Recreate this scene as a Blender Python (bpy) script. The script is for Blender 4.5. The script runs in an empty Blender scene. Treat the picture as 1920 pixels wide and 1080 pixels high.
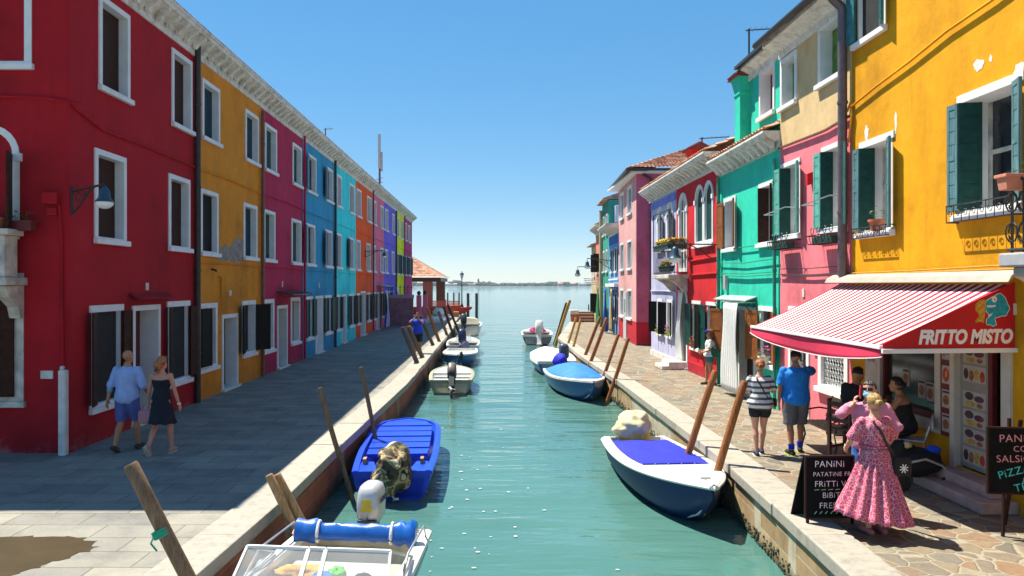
import bpy, bmesh, math, random
from math import sin, cos, pi, radians, sqrt, atan2
from mathutils import Vector as V, Matrix as M, noise
from mathutils.geometry import tessellate_polygon
random.seed(7)
SC = bpy.context.scene
COL = SC.collection
# ---------------------------------------------------------------- camera
cam = bpy.data.cameras.new('camera')
cam.sensor_width = 36; cam.lens = 36*1380/1920
cam.shift_x = 38/1920; cam.shift_y = -7/1920
cam.clip_start = .05; cam.clip_end = 12000
co = bpy.data.objects.new('camera', cam); COL.objects.link(co)
co.location = (0, 0, 3); co.rotation_euler = (pi/2, 0, 0)
SC.camera = co
# ---------------------------------------------------------------- light
SUN = V((-3.75, 2.95, 9.45)).normalized()
EL = math.asin(SUN.z); AZ = atan2(SUN.x, SUN.y)
w = bpy.data.worlds.new('World'); SC.world = w; w.use_nodes = True
nt = w.node_tree; bg = nt.nodes['Background']
sky = nt.nodes.new('ShaderNodeTexSky'); sky.sky_type = 'NISHITA'; sky.sun_disc = False
sky.sun_elevation = EL; sky.sun_rotation = AZ; sky.air_density = 1.0; sky.dust_density = .25; sky.ozone_density = 1.6
sky.altitude = 1500; sky.dust_density = .1; sky.ozone_density = 6
hs = nt.nodes.new('ShaderNodeHueSaturation'); hs.inputs['Saturation'].default_value = 1.85; hs.inputs['Hue'].default_value = .498
gm = nt.nodes.new('ShaderNodeGamma'); gm.inputs[1].default_value = .45
nt.links.new(sky.outputs[0], gm.inputs[0]); nt.links.new(gm.outputs[0], hs.inputs['Color']); nt.links.new(hs.outputs[0], bg.inputs[0]); bg.inputs[1].default_value = .147
sl = bpy.data.lights.new('sun', 'SUN'); sl.energy = 3.9; sl.angle = radians(.5); sl.color = (1, .93, .79)
so = bpy.data.objects.new('sun', sl); COL.objects.link(so)
so.rotation_euler = SUN.to_track_quat('Z', 'Y').to_euler()
vs = SC.view_settings
vs.view_transform = 'Standard'; vs.look = 'None'; vs.gamma = 1; vs.use_curve_mapping = False; vs.exposure = 1.45
SC.cycles.max_bounces = 6; SC.cycles.use_denoising = True
# ---------------------------------------------------------------- helpers
def lin(c):
    return tuple((x/12.92 if x <= .04045 else ((x+.055)/1.055)**2.4) for x in c)
def hx(s):
    return lin(tuple(int(s[i:i+2], 16)/255 for i in (0, 2, 4)))
class NT:
    def __init__(s, name):
        s.m = bpy.data.materials.new(name); s.m.use_nodes = True
        s.t = s.m.node_tree; s.b = s.t.nodes['Principled BSDF']
        s.co = s.n('ShaderNodeTexCoord').outputs['Object']
    def n(s, ty, **kw):
        x = s.t.nodes.new(ty)
        for k, v in kw.items():
            if k in x.inputs: x.inputs[k].default_value = v
            else: setattr(x, k, v)
        return x
    def l(s, a, b): s.t.links.new(a, b)
    def map(s, sc=(1, 1, 1), rot=(0, 0, 0), vec=None):
        x = s.n('ShaderNodeMapping'); x.inputs['Scale'].default_value = sc; x.inputs['Rotation'].default_value = rot
        s.l(vec or s.co, x.inputs[0]); return x.outputs[0]
    def noise(s, scale, detail=4, rough=.55, vec=None):
        x = s.n('ShaderNodeTexNoise', Scale=scale, Detail=detail, Roughness=rough); s.l(vec or s.co, x.inputs['Vector'])
        return x.outputs[0]
    def ramp(s, f, stops, interp='LINEAR'):
        x = s.n('ShaderNodeValToRGB'); x.color_ramp.interpolation = interp
        e = x.color_ramp.elements
        while len(e) < len(stops): e.new(.5)
        for i, (p, c) in enumerate(stops):
            e[i].position = p; e[i].color = (c[0], c[1], c[2], 1) if hasattr(c, '__len__') else (c, c, c, 1)
        s.l(f, x.inputs[0]); return x.outputs[0]
    def mix(s, f, a, b, mode='MIX'):
        x = s.n('ShaderNodeMix', data_type='RGBA', blend_type=mode)
        for i, v in ((0, f), (6, a), (7, b)):
            if hasattr(v, 'is_output'): s.l(v, x.inputs[i])
            elif i == 0: x.inputs[0].default_value = v
            else: x.inputs[i].default_value = (v[0], v[1], v[2], 1)
        return x.outputs[2]
    def math(s, op, a, b=0.0):
        x = s.n('ShaderNodeMath', operation=op)
        for i, v in ((0, a), (1, b)):
            if hasattr(v, 'is_output'): s.l(v, x.inputs[i])
            else: x.inputs[i].default_value = v
        return x.outputs[0]
    def z(s):
        x = s.n('ShaderNodeSeparateXYZ'); s.l(s.n('ShaderNodeNewGeometry').outputs['Position'], x.inputs[0]); return x.outputs[2]
    def col(s, c):
        if hasattr(c, 'is_output'): s.l(c, s.b.inputs['Base Color'])
        else: s.b.inputs['Base Color'].default_value = (*c[:3], 1)
    def set(s, rough=None, metal=None, spec=None):
        if rough is not None: s.b.inputs['Roughness'].default_value = rough
        if metal is not None: s.b.inputs['Metallic'].default_value = metal
        if spec is not None: s.b.inputs['Specular IOR Level'].default_value = spec
    def bump(s, h, strength=.3, dist=.02):
        x = s.n('ShaderNodeBump', Strength=strength, Distance=dist); s.l(h, x.inputs['Height']); s.l(x.outputs[0], s.b.inputs['Normal'])
def sh(c, k): return tuple(min(1, x*k) for x in c)
MATS = {}
def mat(name, c, rough=.6, var=.18, scale=6, metal=0, bump=0, bscale=40, spec=.4):
    if name in MATS: return MATS[name]
    n = NT(name)
    f = n.noise(scale, 5)
    n.col(n.ramp(f, [(.3, sh(c, 1-var)), (.7, sh(c, 1+var))]))
    n.set(rough, metal, spec)
    if bump: n.bump(n.noise(bscale, 4), bump, .01)
    MATS[name] = n.m; return n.m
def stucco(name, c, worn=None, wornamt=0.0, damp=.5, rough=.85):
    """painted lime plaster: blotchy sun-bleached paint, hairline patches, damp foot"""
    n = NT(name)
    big = n.noise(.55, 6, .6); fine = n.noise(7, 6, .65)
    str_ = n.noise(1.1, 7, .68, n.map((1.4, 1.4, .55)))
    a = n.ramp(big, [(.3, sh(c, .62)), (.47, sh(c, .95)), (.58, c), (.72, tuple(min(1, x*1.14+.015) for x in c))])
    a = n.mix(.5, a, n.ramp(str_, [(.3, (.66, .64, .66)), (.5, (.98, .98, .98)), (.68, (1.12, 1.12, 1.1))]), 'MULTIPLY')
    a = n.mix(.4, a, n.ramp(fine, [(.3, (.78, .78, .78)), (.65, (1.1, 1.1, 1.1))]), 'MULTIPLY')
    # damp foot with an uneven upper edge
    zz = n.math('ADD', n.z(), n.math('MULTIPLY', n.math('SUBTRACT', n.noise(1.7, 6, .65), .5), -2.6))
    f = n.ramp(n.math('MULTIPLY', zz, .5), [(.0, damp), (.42, 0)])
    a = n.mix(f, a, sh(c, .52), 'MIX')
    rain = n.ramp(n.noise(1, 5, .6, n.map((7, 7, .28))), [(.56, 0), (.72, 1)])
    a = n.mix(n.math('MULTIPLY', rain, n.ramp(n.noise(.7, 3), [(.4, 0), (.62, .5)])), a, sh(c, .45))
    bloom = n.math('MULTIPLY', n.ramp(n.math('ADD', n.z(), n.math('MULTIPLY', n.noise(2.4, 6, .7), 1.6)), [(.55, 1), (1.0, 0)]), n.ramp(n.noise(4.5, 6, .7), [(.46, 0), (.6, .68)]))
    a = n.mix(bloom, a, tuple(.45*x+.2 for x in c))
    if worn:
        wv = n.ramp(n.noise(.9, 8, .7), [(1-wornamt-.02, 0), (1-wornamt+.02, 1)])
        a = n.mix(wv, a, worn)
    n.col(a); n.set(rough, 0, .25)
    n.bump(n.math('ADD', n.noise(3, 6, .6), n.math('MULTIPLY', n.noise(28, 5, .6), .3)), .3, .035)
    MATS[name] = n.m; return n.m
W = {}
class MB:
    def __init__(s): s.v = []; s.f = []; s.mi = []; s.m = 0
    def quad(s, *p):
        i = len(s.v); s.v += [V(q) for q in p]; s.f.append(tuple(range(i, i+len(p)))); s.mi.append(s.m)
    def grid(s, rows, closed=False, cap0=False, cap1=False):
        b = len(s.v); nr = len(rows); nc = len(rows[0])
        for r in rows: s.v += [V(q) for q in r]
        for i in range(nr-1):
            for j in range(nc if closed else nc-1):
                k = (j+1) % nc
                s.f.append((b+i*nc+j, b+i*nc+k, b+(i+1)*nc+k, b+(i+1)*nc+j)); s.mi.append(s.m)
        if cap0: s.f.append(tuple(b+j for j in reversed(range(nc)))); s.mi.append(s.m)
        if cap1: s.f.append(tuple(b+(nr-1)*nc+j for j in range(nc))); s.mi.append(s.m)
    def hexa(s, p):
        i = len(s.v); s.v += [V(q) for q in p]
        for q in ((0, 3, 2, 1), (4, 5, 6, 7), (0, 1, 5, 4), (1, 2, 6, 5), (2, 3, 7, 6), (3, 0, 4, 7)):
            s.f.append(tuple(i+k for k in q)); s.mi.append(s.m)
    def box(s, x0, x1, y0, y1, z0, z1):
        s.hexa([(x0, y0, z0), (x1, y0, z0), (x1, y1, z0), (x0, y1, z0), (x0, y0, z1), (x1, y0, z1), (x1, y1, z1), (x0, y1, z1)])
    def fbox(s, fr, u0, u1, d0, d1, z0, z1):
        P = fr.P
        s.hexa([P(u0, d0, z0), P(u1, d0, z0), P(u1, d1, z0), P(u0, d1, z0), P(u0, d0, z1), P(u1, d0, z1), P(u1, d1, z1), P(u0, d1, z1)])
    def obox(s, c, ax, ay, az):
        c = V(c); ax, ay, az = V(ax), V(ay), V(az)
        s.hexa([c-ax-ay-az, c+ax-ay-az, c+ax+ay-az, c-ax+ay-az, c-ax-ay+az, c+ax-ay+az, c+ax+ay+az, c-ax+ay+az])
    def bar(s, p0, p1, w, h=None, up=(0, 0, 1)):
        p0, p1 = V(p0), V(p1); d = (p1-p0); L = d.length
        if L < 1e-6: return
        d /= L; u = V(up)
        if abs(d.dot(u)) > .98: u = V((1, 0, 0))
        a = d.cross(u).normalized(); b = a.cross(d)
        s.obox((p0+p1)/2, d*L/2, a*w/2, b*(h or w)/2)
    def tube(s, pts, r, n=8, caps=True):
        pts = [V(p) for p in pts]; rows = []
        rs = r if hasattr(r, '__len__') else [r]*len(pts)
        ref = None
        for i, p in enumerate(pts):
            d = (pts[min(i+1, len(pts)-1)]-pts[max(i-1, 0)]).normalized()
            if ref is None:
                ref = V((0, 0, 1)) if abs(d.z) < .9 else V((1, 0, 0))
            a = d.cross(ref).normalized(); b = d.cross(a).normalized(); ref = -b if False else ref
            rows.append([p+(a*cos(2*pi*k/n)+b*sin(2*pi*k/n))*rs[i] for k in range(n)])
        s.grid(rows, True, caps, caps)
    def ell(s, c, r, rot=None, n=16, m=10, fn=None):
        c = V(c); rows = []
        for i in range(m+1):
            th = pi*i/m; row = []
            for j in range(n):
                ph = 2*pi*j/n
                q = V((sin(th)*cos(ph)*r[0], sin(th)*sin(ph)*r[1], -cos(th)*r[2]))
                if fn: q = fn(q)
                if rot: q = rot @ q
                row.append(c+q)
            rows.append(row)
        s.grid(rows, True)
    def lathe(s, c, prof, n=16, ax=None):
        c = V(c); rows = []
        for r, z in prof:
            rows.append([c+V((r*cos(2*pi*k/n), r*sin(2*pi*k/n), z)) for k in range(n)])
        s.grid(rows, True, True, True)
    def prism(s, outer, d, holes=()):
        """planar polygon (list of Vectors) with holes, extruded by vector d (may be zero)"""
        d = V(d); loops = [list(map(V, outer))]+[list(map(V, h)) for h in holes]
        flat = [p for l in loops for p in l]; b = len(s.v)
        tri = tessellate_polygon(loops)
        s.v += flat
        for t in tri: s.f.append(tuple(b+i for i in t)); s.mi.append(s.m)
        if d.length > 1e-6:
            s.v += [p+d for p in flat]; N = len(flat)
            for t in tri: s.f.append(tuple(b+N+i for i in reversed(t))); s.mi.append(s.m)
            k = 0
            for l in loops:
                for i in range(len(l)):
                    j = (i+1) % len(l)
                    s.f.append((b+k+i, b+k+j, b+N+k+j, b+N+k+i)); s.mi.append(s.m)
                k += len(l)
    def build(s, name, mats, parent=None, smooth=False, bevel=0, local=False, fix=True, loc=None, sub=0):
        me = bpy.data.meshes.new(name)
        vs_ = s.v
        if parent is not None and not local:
            inv = W[parent].inverted(); vs_ = [inv @ p for p in s.v]
        elif parent is None and loc is not None:
            l = V(loc); vs_ = [p-l for p in s.v]
        me.from_pydata([tuple(p) for p in vs_], [], s.f)
        for m_ in (mats if isinstance(mats, (list, tuple)) else [mats]): me.materials.append(m_)
        me.polygons.foreach_set('material_index', s.mi)
        if fix:
            bm = bmesh.new(); bm.from_mesh(me)
            bmesh.ops.remove_doubles(bm, verts=bm.verts, dist=1e-5)
            bmesh.ops.recalc_face_normals(bm, faces=bm.faces)
            bm.to_mesh(me); bm.free()
        if smooth:
            me.polygons.foreach_set('use_smooth', [True]*len(me.polygons))
        o = bpy.data.objects.new(name, me); COL.objects.link(o)
        if parent is not None: o.parent = parent; W[o] = W[parent]
        else:
            o.location = loc or (0, 0, 0); W[o] = M.Translation(o.location)
        if bevel:
            b = o.modifiers.new('bevel', 'BEVEL'); b.width = bevel; b.segments = 2; b.limit_method = 'ANGLE'; b.angle_limit = radians(40)
        if sub:
            b = o.modifiers.new('sub', 'SUBSURF'); b.levels = sub; b.render_levels = sub
        if smooth and not sub:
            try:
                me.set_sharp_from_angle(angle=radians(50))
            except Exception: pass
        return o
class Fr:
    def __init__(s, o, u, n): s.o = V(o); s.u = V(u).normalized(); s.n = V(n).normalized()
    def P(s, u, d, z): return s.o+s.u*u+s.n*d+V((0, 0, z))
def tag(o, label, cat, group=None, kind=None):
    if label: o['label'] = label
    if cat: o['category'] = cat
    if group: o['group'] = group
    if kind: o['kind'] = kind
    return o
def empty(name, loc, label, cat, group=None, rz=0):
    o = bpy.data.objects.new(name, None); COL.objects.link(o)
    o.location = loc; o.rotation_euler = (0, 0, rz); o.empty_display_size = .2
    W[o] = M.Translation(V(loc)) @ M.Rotation(rz, 4, 'Z')
    return tag(o, label, cat, group)
def textmesh(name, body, size, m, mtx, parent, extrude=.002, shear=0, offset=0, align='LEFT', space=1.0, xs=1.0):
    cu = bpy.data.curves.new(name, 'FONT'); cu.body = body; cu.size = size; cu.extrude = extrude; cu.shear = shear
    cu.offset = offset; cu.align_x = align; cu.space_character = space
    t = bpy.data.objects.new(name+'_tmp', cu); COL.objects.link(t)
    dg = bpy.context.evaluated_depsgraph_get()
    me = bpy.data.meshes.new_from_object(t.evaluated_get(dg)); bpy.data.objects.remove(t); bpy.data.curves.remove(cu)
    inv = W[parent].inverted() if parent else M.Identity(4)
    me.transform(inv @ mtx @ M.Diagonal((xs, 1, 1, 1)))
    me.materials.clear(); me.materials.append(m)
    o = bpy.data.objects.new(name, me); COL.objects.link(o)
    if parent: o.parent = parent; W[o] = W[parent]
    return o
def face_mtx(org, right, up):
    r = V(right).normalized(); u = V(up).normalized(); n = r.cross(u)
    return M(((r.x, u.x, n.x, org[0]), (r.y, u.y, n.y, org[1]), (r.z, u.z, n.z, org[2]), (0, 0, 0, 1)))
F_ = 1380.0
def at(px, py, Y): return V(((px-922)*Y/F_, Y, 3-(py-533)*Y/F_))
def onz(px, py, z=0): return at(px, py, (3-z)*F_/(py-533))
# ---------------------------------------------------------------- materials
WHITE = mat('white_paint', (.72, .72, .72), .55, .08, 3, bump=.15)
REVEAL = mat('whitewashed_reveal', (.7, .7, .72), .8, .1, 2, bump=.2)
STONE = mat('istrian_stone', (.62, .6, .54), .75, .22, 5, bump=.4, bscale=25)
OLDSTONE = mat('weathered_stone', (.5, .46, .4), .8, .4, 4, bump=.4)
BLACK = mat('black_iron', (.02, .02, .022), .5, .3, 20)
DARKPIPE = mat('dark_pipe', (.035, .028, .026), .45, .3, 8)
BROWNPIPE = mat('copper_pipe', (.16, .07, .04), .5, .3, 8)
GREYPIPE = mat('grey_brown_pipe', (.13, .1, .11), .4, .2, 8, metal=.3)
BROWNSH = mat('brown_shutter', (.04, .014, .008), .6, .4, 12, spec=.12)
WARMSH = mat('orange_brown_shutter', (.26, .085, .02), .5, .3, 12)
DBLUESH = mat('dark_blue_shutter', (.008, .035, .055), .6, .3, 10, spec=.15)
BLUESH = mat('blue_shutter', (.02, .12, .2), .45, .3, 10)
GREENSH = mat('green_shutter', (.008, .055, .045), .55, .3, 10, spec=.2)
TEALSH = mat('teal_shutter', (.02, .15, .16), .45, .35, 10)
LGREENSH = mat('light_green_shutter', (.1, .2, .03), .6, .5, 5)
GREYSH = mat('grey_shutter', (.2, .22, .24), .5, .2, 10)
BLACKSH = mat('black_shutter', (.009, .01, .01), .65, .3, 10, spec=.12)
def glass():
    n = NT('window_glass'); n.col(n.ramp(n.noise(1.5), [(.35, (.012, .014, .018)), (.7, (.035, .04, .05))])); n.set(.08, 0, .6); return n.m
GLASS = glass()
DARKROOM = mat('dark_interior', (.015, .014, .016), .8, .5, 3)
TERRA = mat('terracotta', (.42, .13, .06), .75, .25, 8)
LEAF = mat('leaf_green', (.05, .13, .02), .6, .4, 30)
YFLOWER = mat('yellow_petal', (.75, .48, .02), .6, .2, 30)
RFLOWER = mat('red_petal', (.6, .02, .04), .6, .2, 30)
PFLOWER = mat('magenta_petal', (.6, .02, .25), .6, .2, 30)
ALU = mat('aluminium', (.55, .56, .58), .35, .1, 10, metal=.8)
RUBBER = mat('black_rubber', (.02, .02, .02), .7, .2, 10)
GEL = mat('white_gelcoat', (.72, .71, .67), .22, .06, 3, spec=.5)
ROPE = mat('rope', (.45, .36, .22), .9, .3, 60)
def tile_mat():
    n = NT('roof_tile')
    v = n.n('ShaderNodeTexVoronoi', Scale=4.2); n.l(n.map((1, 1, 1)), v.inputs['Vector'])
    h = n.n('ShaderNodeSeparateColor'); n.l(v.outputs['Color'], h.inputs[0])
    c = n.ramp(h.outputs[0], [(0, (.26, .12, .075)), (.35, (.45, .2, .12)), (.7, (.55, .3, .19)), (1, (.6, .45, .33))])
    c = n.mix(.5, c, n.ramp(n.noise(9, 6), [(.3, (.55, .5, .45)), (.6, (1.1, 1.1, 1.1))]), 'MULTIPLY')
    n.col(c); n.set(.85); n.bump(n.noise(30), .3); return n.m
TILE = tile_mat()
def brick_mat(name, c1, c2, mort, algae=True, vec_rot=(0, 0, 0), sc=1.0):
    n = NT(name)
    vec = n.map((sc, sc, sc), vec_rot)
    b = n.n('ShaderNodeTexBrick', Scale=1.0); b.inputs['Brick Width'].default_value = .26; b.inputs['Row Height'].default_value = .075
    b.inputs['Mortar Size'].default_value = .008; b.inputs['Color1'].default_value = (*c1, 1); b.inputs['Color2'].default_value = (*c2, 1); b.inputs['Mortar'].default_value = (*mort, 1)
    n.l(vec, b.inputs['Vector'])
    c = n.mix(.7, b.outputs[0], n.ramp(n.noise(2.5, 7, .7), [(.3, (.35, .33, .3)), (.65, (1.15, 1.12, 1.1))]), 'MULTIPLY')
    if algae:
        zz = n.math('ADD', n.z(), n.math('MULTIPLY', n.noise(2.6, 6, .7), .35))
        f = n.ramp(n.math('ADD', zz, .85), [(.22, 1), (.42, 0)])
        c = n.mix(f, c, n.ramp(n.noise(18, 5), [(.35, (.012, .014, .008)), (.6, (.06, .055, .015))]))
    n.col(c); n.set(.85); n.bump(n.math('ADD', b.outputs[1], n.math('MULTIPLY', n.noise(22, 6), -.6)), -.5, .03)
    return n.m
YZ = (0, radians(-90), radians(-90))
BRICKR = brick_mat('canal_brick_yellow', (.42, .3, .16), (.3, .2, .1), (.45, .4, .3), True, (radians(90), 0, radians(90)))
BRICKL = brick_mat('canal_brick_red', (.36, .1, .05), (.24, .07, .04), (.3, .18, .12), True, (radians(90), 0, radians(90)))
BRICKW = brick_mat('garden_wall_brick', (.3, .12, .17), (.24, .09, .14), (.32, .18, .22), False, (radians(90), 0, 0))
def paving():
    n = NT('crazy_paving')
    wob = n.n('ShaderNodeMix', data_type='VECTOR'); 
    nz = n.n('ShaderNodeTexNoise', Scale=2.5, Detail=3.0); n.l(n.co, nz.inputs['Vector'])
    ad = n.n('ShaderNodeVectorMath', operation='SCALE'); ad.inputs['Scale'].default_value = .22; n.l(nz.outputs['Color'], ad.inputs[0])
    a2 = n.n('ShaderNodeVectorMath', operation='ADD'); n.l(n.co, a2.inputs[0]); n.l(ad.outputs[0], a2.inputs[1])
    mp = n.map((1, .92, 0), vec=a2.outputs[0])
    vo = n.n('ShaderNodeTexVoronoi', Scale=3.5, feature='DISTANCE_TO_EDGE'); n.l(mp, vo.inputs['Vector'])
    vc = n.n('ShaderNodeTexVoronoi', Scale=3.5); n.l(mp, vc.inputs['Vector'])
    h = n.n('ShaderNodeSeparateColor'); n.l(vc.outputs['Color'], h.inputs[0])
    c = n.ramp(h.outputs[0], [(0, (.13, .115, .095)), (.3, (.22, .175, .12)), (.5, (.22, .14, .085)), (.7, (.165, .15, .12)), (1, (.26, .225, .165))])
    c = n.mix(.6, c, n.ramp(n.noise(9, 6, .7), [(.3, (.62, .6, .58)), (.65, (1.12, 1.12, 1.1))]), 'MULTIPLY')
    e = n.ramp(vo.outputs[0], [(.02, 1), (.042, 0)])
    c = n.mix(e, c, n.ramp(n.noise(14), [(.3, (.24, .21, .155)), (.7, (.3, .275, .21))]))
    n.col(c); n.set(.8, 0, .3)
    n.bump(n.math('ADD', n.ramp(vo.outputs[0], [(.02, 0), (.07, 1)]), n.math('MULTIPLY', n.noise(30, 5), .3)), .45, .02)
    return n.m
PAVER = paving()
def slabs():
    n = NT('stone_slabs')
    nz = n.n('ShaderNodeTexNoise', Scale=1.1, Detail=2.0); n.l(n.co, nz.inputs['Vector'])
    ad = n.n('ShaderNodeVectorMath', operation='SCALE'); ad.inputs['Scale'].default_value = .04; n.l(nz.outputs['Color'], ad.inputs[0])
    a2 = n.n('ShaderNodeVectorMath', operation='ADD'); n.l(n.co, a2.inputs[0]); n.l(ad.outputs[0], a2.inputs[1])
    b = n.n('ShaderNodeTexBrick', Scale=1.0, offset=.42); b.inputs['Brick Width'].default_value = .95; b.inputs['Row Height'].default_value = .46
    b.inputs['Mortar Size'].default_value = .011; b.inputs['Mortar Smooth'].default_value = .3
    b.inputs['Color1'].default_value = (.275, .262, .22, 1); b.inputs['Color2'].default_value = (.185, .183, .168, 1); b.inputs['Mortar'].default_value = (.13, .12, .1, 1)
    n.l(a2.outputs[0], b.inputs['Vector'])
    c = n.mix(.75, b.outputs[0], n.ramp(n.noise(1.4, 7, .68), [(.3, (.52, .53, .55)), (.5, (.95, .94, .93)), (.64, (1.15, 1.13, 1.08))]), 'MULTIPLY')
    c = n.mix(.35, c, n.ramp(n.noise(25, 5, .7), [(.3, (.6, .6, .6)), (.65, (1.15, 1.15, 1.15))]), 'MULTIPLY')
    n.col(c); n.set(.72, 0, .3); n.bump(n.math('ADD', n.math('MULTIPLY', b.outputs[1], -1.0), n.math('MULTIPLY', n.noise(18, 6), .5)), .3, .015)
    return n.m
SLABS = slabs()
def kerbmat():
    n = NT('kerb_stone')
    b = n.n('ShaderNodeTexBrick', Scale=1.0, offset=.0); b.inputs['Brick Width'].default_value = 30.; b.inputs['Row Height'].default_value = 1.75
    b.inputs['Mortar Size'].default_value = .008
    for k, c in (('Color1', (.34, .315, .26)), ('Color2', (.3, .28, .24)), ('Mortar', (.2, .18, .15))): b.inputs[k].default_value = (*c, 1)
    n.l(n.map(), b.inputs['Vector'])
    c = n.mix(.7, b.outputs[0], n.ramp(n.noise(6, 8, .75), [(.28, (.5, .47, .42)), (.5, (1, 1, 1)), (.7, (1.12, 1.1, 1.06))]), 'MULTIPLY')
    n.col(c); n.set(.75); n.bump(n.noise(30, 7, .7), .4, .012); return n.m
KERB = kerbmat()
def water():
    n = NT('canal_water')
    n.col(n.ramp(n.noise(.12, 4), [(.3, (.045, .125, .11)), (.7, (.075, .18, .16))]))
    n.set(.04, 0, .5); n.b.inputs['IOR'].default_value = 1.33
    a = n.noise(1.2, 3, .5, n.map((.4, 1.5, 1), (0, 0, .1)))
    b = n.noise(4.5, 3, .55, n.map((.45, 1.4, 1), (0, 0, -.15)))
    c = n.noise(.4, 2, .5, n.map((.45, 1.5, 1), (0, 0, .2)))
    h = n.math('ADD', n.math('ADD', n.math('MULTIPLY', a, .55), n.math('MULTIPLY', b, .12)), n.math('MULTIPLY', c, .9))
    n.bump(h, .75, .15); return n.m
WATER = water()
def wood(name, c, rough=.7):
    n = NT(name)
    f = n.noise(9, 6, .65, n.map((5, 5, .35)))
    n.col(n.mix(.5, n.ramp(f, [(.3, sh(c, .45)), (.55, c), (.75, sh(c, 1.35))]), n.ramp(n.noise(2.5), [(.3, (.6, .6, .6)), (.7, (1.15, 1.15, 1.15))]), 'MULTIPLY'))
    n.set(rough, 0, .3); n.bump(f, .4, .01); MATS[name] = n.m; return n.m
OLDWOOD = wood('weathered_wood', (.21, .13, .075))
TANWOOD = wood('tan_wood', (.42, .26, .12))
REDWOOD = wood('red_brown_wood', (.3, .105, .03), .5)
GREYWOOD = wood('grey_wood', (.13, .1, .085))
DARKWOOD = wood('dark_wood', (.06, .025, .018), .45)
YELLWOOD = wood('yellow_wood', (.45, .26, .06))
BENCHWOOD = wood('bench_wood', (.5, .34, .17))
# ---------------------------------------------------------------- setting: ground, water, quays
def struct(o): o['kind'] = 'structure'; return o
WL = -.8
m = MB(); m.quad((-4000, -30, WL), (4000, -30, WL), (4000, 6000, WL), (-4000, 6000, WL)); struct(m.build('water', WATER, fix=False))
m = MB(); m.box(-3000, 3000, -60, 1500, -6, -4)
SEABED = mat('canal_bed', (.05, .06, .04), .9); struct(m.build('canal_bed', SEABED))
LK = [(-12, -3.4), (7.5, -3.03), (10.5, -2.87), (13.7, -2.8), (22, -2.52), (50, -2.6), (56, -2.85), (98, -3.4)]      # left quay edge (Y, X)
RK = [(-12, 3.2), (7.5, 3.66), (10, 3.8), (12, 3.9), (14, 3.93), (23, 3.9), (30, 3.72), (41, 3.66), (60, 6.4)]
def strip(m, line, dx0, dx1, z0, z1, dx0b=None):
    """slab following a quay line, between two offsets"""
    rows = []
    for Y, X in line:
        rows.append([(X+dx0, Y, z0), (X+dx1, Y, z0), (X+dx1, Y, z1), (X+dx0, Y, z1)])
    m.grid(rows, True, True, True)
# pavements
m = MB()
for (Y0, X0), (Y1, X1) in zip(LK[:-1], LK[1:]):
    m.hexa([(-40, Y0, -.5), (X0-.3, Y0, -.5), (X1-.3, Y1, -.5), (-40, Y1, -.5), (-40, Y0, 0), (X0-.3, Y0, 0), (X1-.3, Y1, 0), (-40, Y1, 0)])
struct(m.build('left_pavement', SLABS))
m = MB()
for (Y0, X0), (Y1, X1) in zip(RK[:-1], RK[1:]):
    m.hexa([(X0+.3, Y0, -.5), (40, Y0, -.5), (40, Y1, -.5), (X1+.3, Y1, -.5), (X0+.3, Y0, 0), (40, Y0, 0), (40, Y1, 0), (X1+.3, Y1, 0)])
struct(m.build('right_pavement', PAVER))
def quay(line, s, brick, label):
    m = MB(); strip(m, line, -s*.06, -s*1.2, -3, -.14)
    o = m.build('quay_wall', brick); tag(o, label, 'quay wall')
    m = MB()
    # coping cut in blocks so its edge is not ruler straight
    pts = []
    for (Y0, X0), (Y1, X1) in zip(line[:-1], line[1:]):
        n = max(1, int((Y1-Y0)/1.72))
        pts += [(Y0+(Y1-Y0)*i/n, X0+(X1-X0)*i/n) for i in range(n)]
    pts.append(line[-1]); rr = random.Random(3)
    wd = .55
    for (Y0, X0), (Y1, X1) in zip(pts[:-1], pts[1:]):
        j = rr.uniform(-.015, .015); dz = rr.uniform(-.006, .008)
        a0, a1 = X0+j, X1+j; b0, b1 = X0-s*wd, X1-s*wd
        if s < 0: a0, b0, a1, b1 = b0, a0, b1, a1
        g = .006
        m.hexa([(b0, Y0+g, -.15), (a0, Y0+g, -.15), (a1, Y1-g, -.15), (b1, Y1-g, -.15), (b0, Y0+g, .022+dz), (a0, Y0+g, .022+dz), (a1, Y1-g, .022+dz), (b1, Y1-g, .022+dz)])
    m.build('coping', KERB, o, bevel=.018)
    return o
ql = quay(LK, 1, BRICKL, 'red brick quay wall with white stone coping below the shaded pavement')
qr = quay(RK, -1, BRICKR, 'yellowish brick quay wall with white coping and algae below the sunny pavement')
# mussels and weed along the waterline of the sunlit wall
m = MB(); rr = random.Random(5)
for i in range(1100):
    Y = rr.uniform(7, 30); X = [a for a in zip(RK[:-1], RK[1:]) if a[0][0] <= Y <= a[1][0]][0]
    x = X[0][1]+(X[1][1]-X[0][1])*(Y-X[0][0])/(X[1][0]-X[0][0])+.055
    r = rr.uniform(.012, .035); m.ell((x, Y, WL+rr.triangular(-.02, .24, .04)), (r*.7, r*1.2, r), n=5, m=3)
tag(m.build('mussel_crust', mat('mussel_shell', (.05, .05, .022), .7, .6, 30)), None, None, None, 'stuff')
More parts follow.
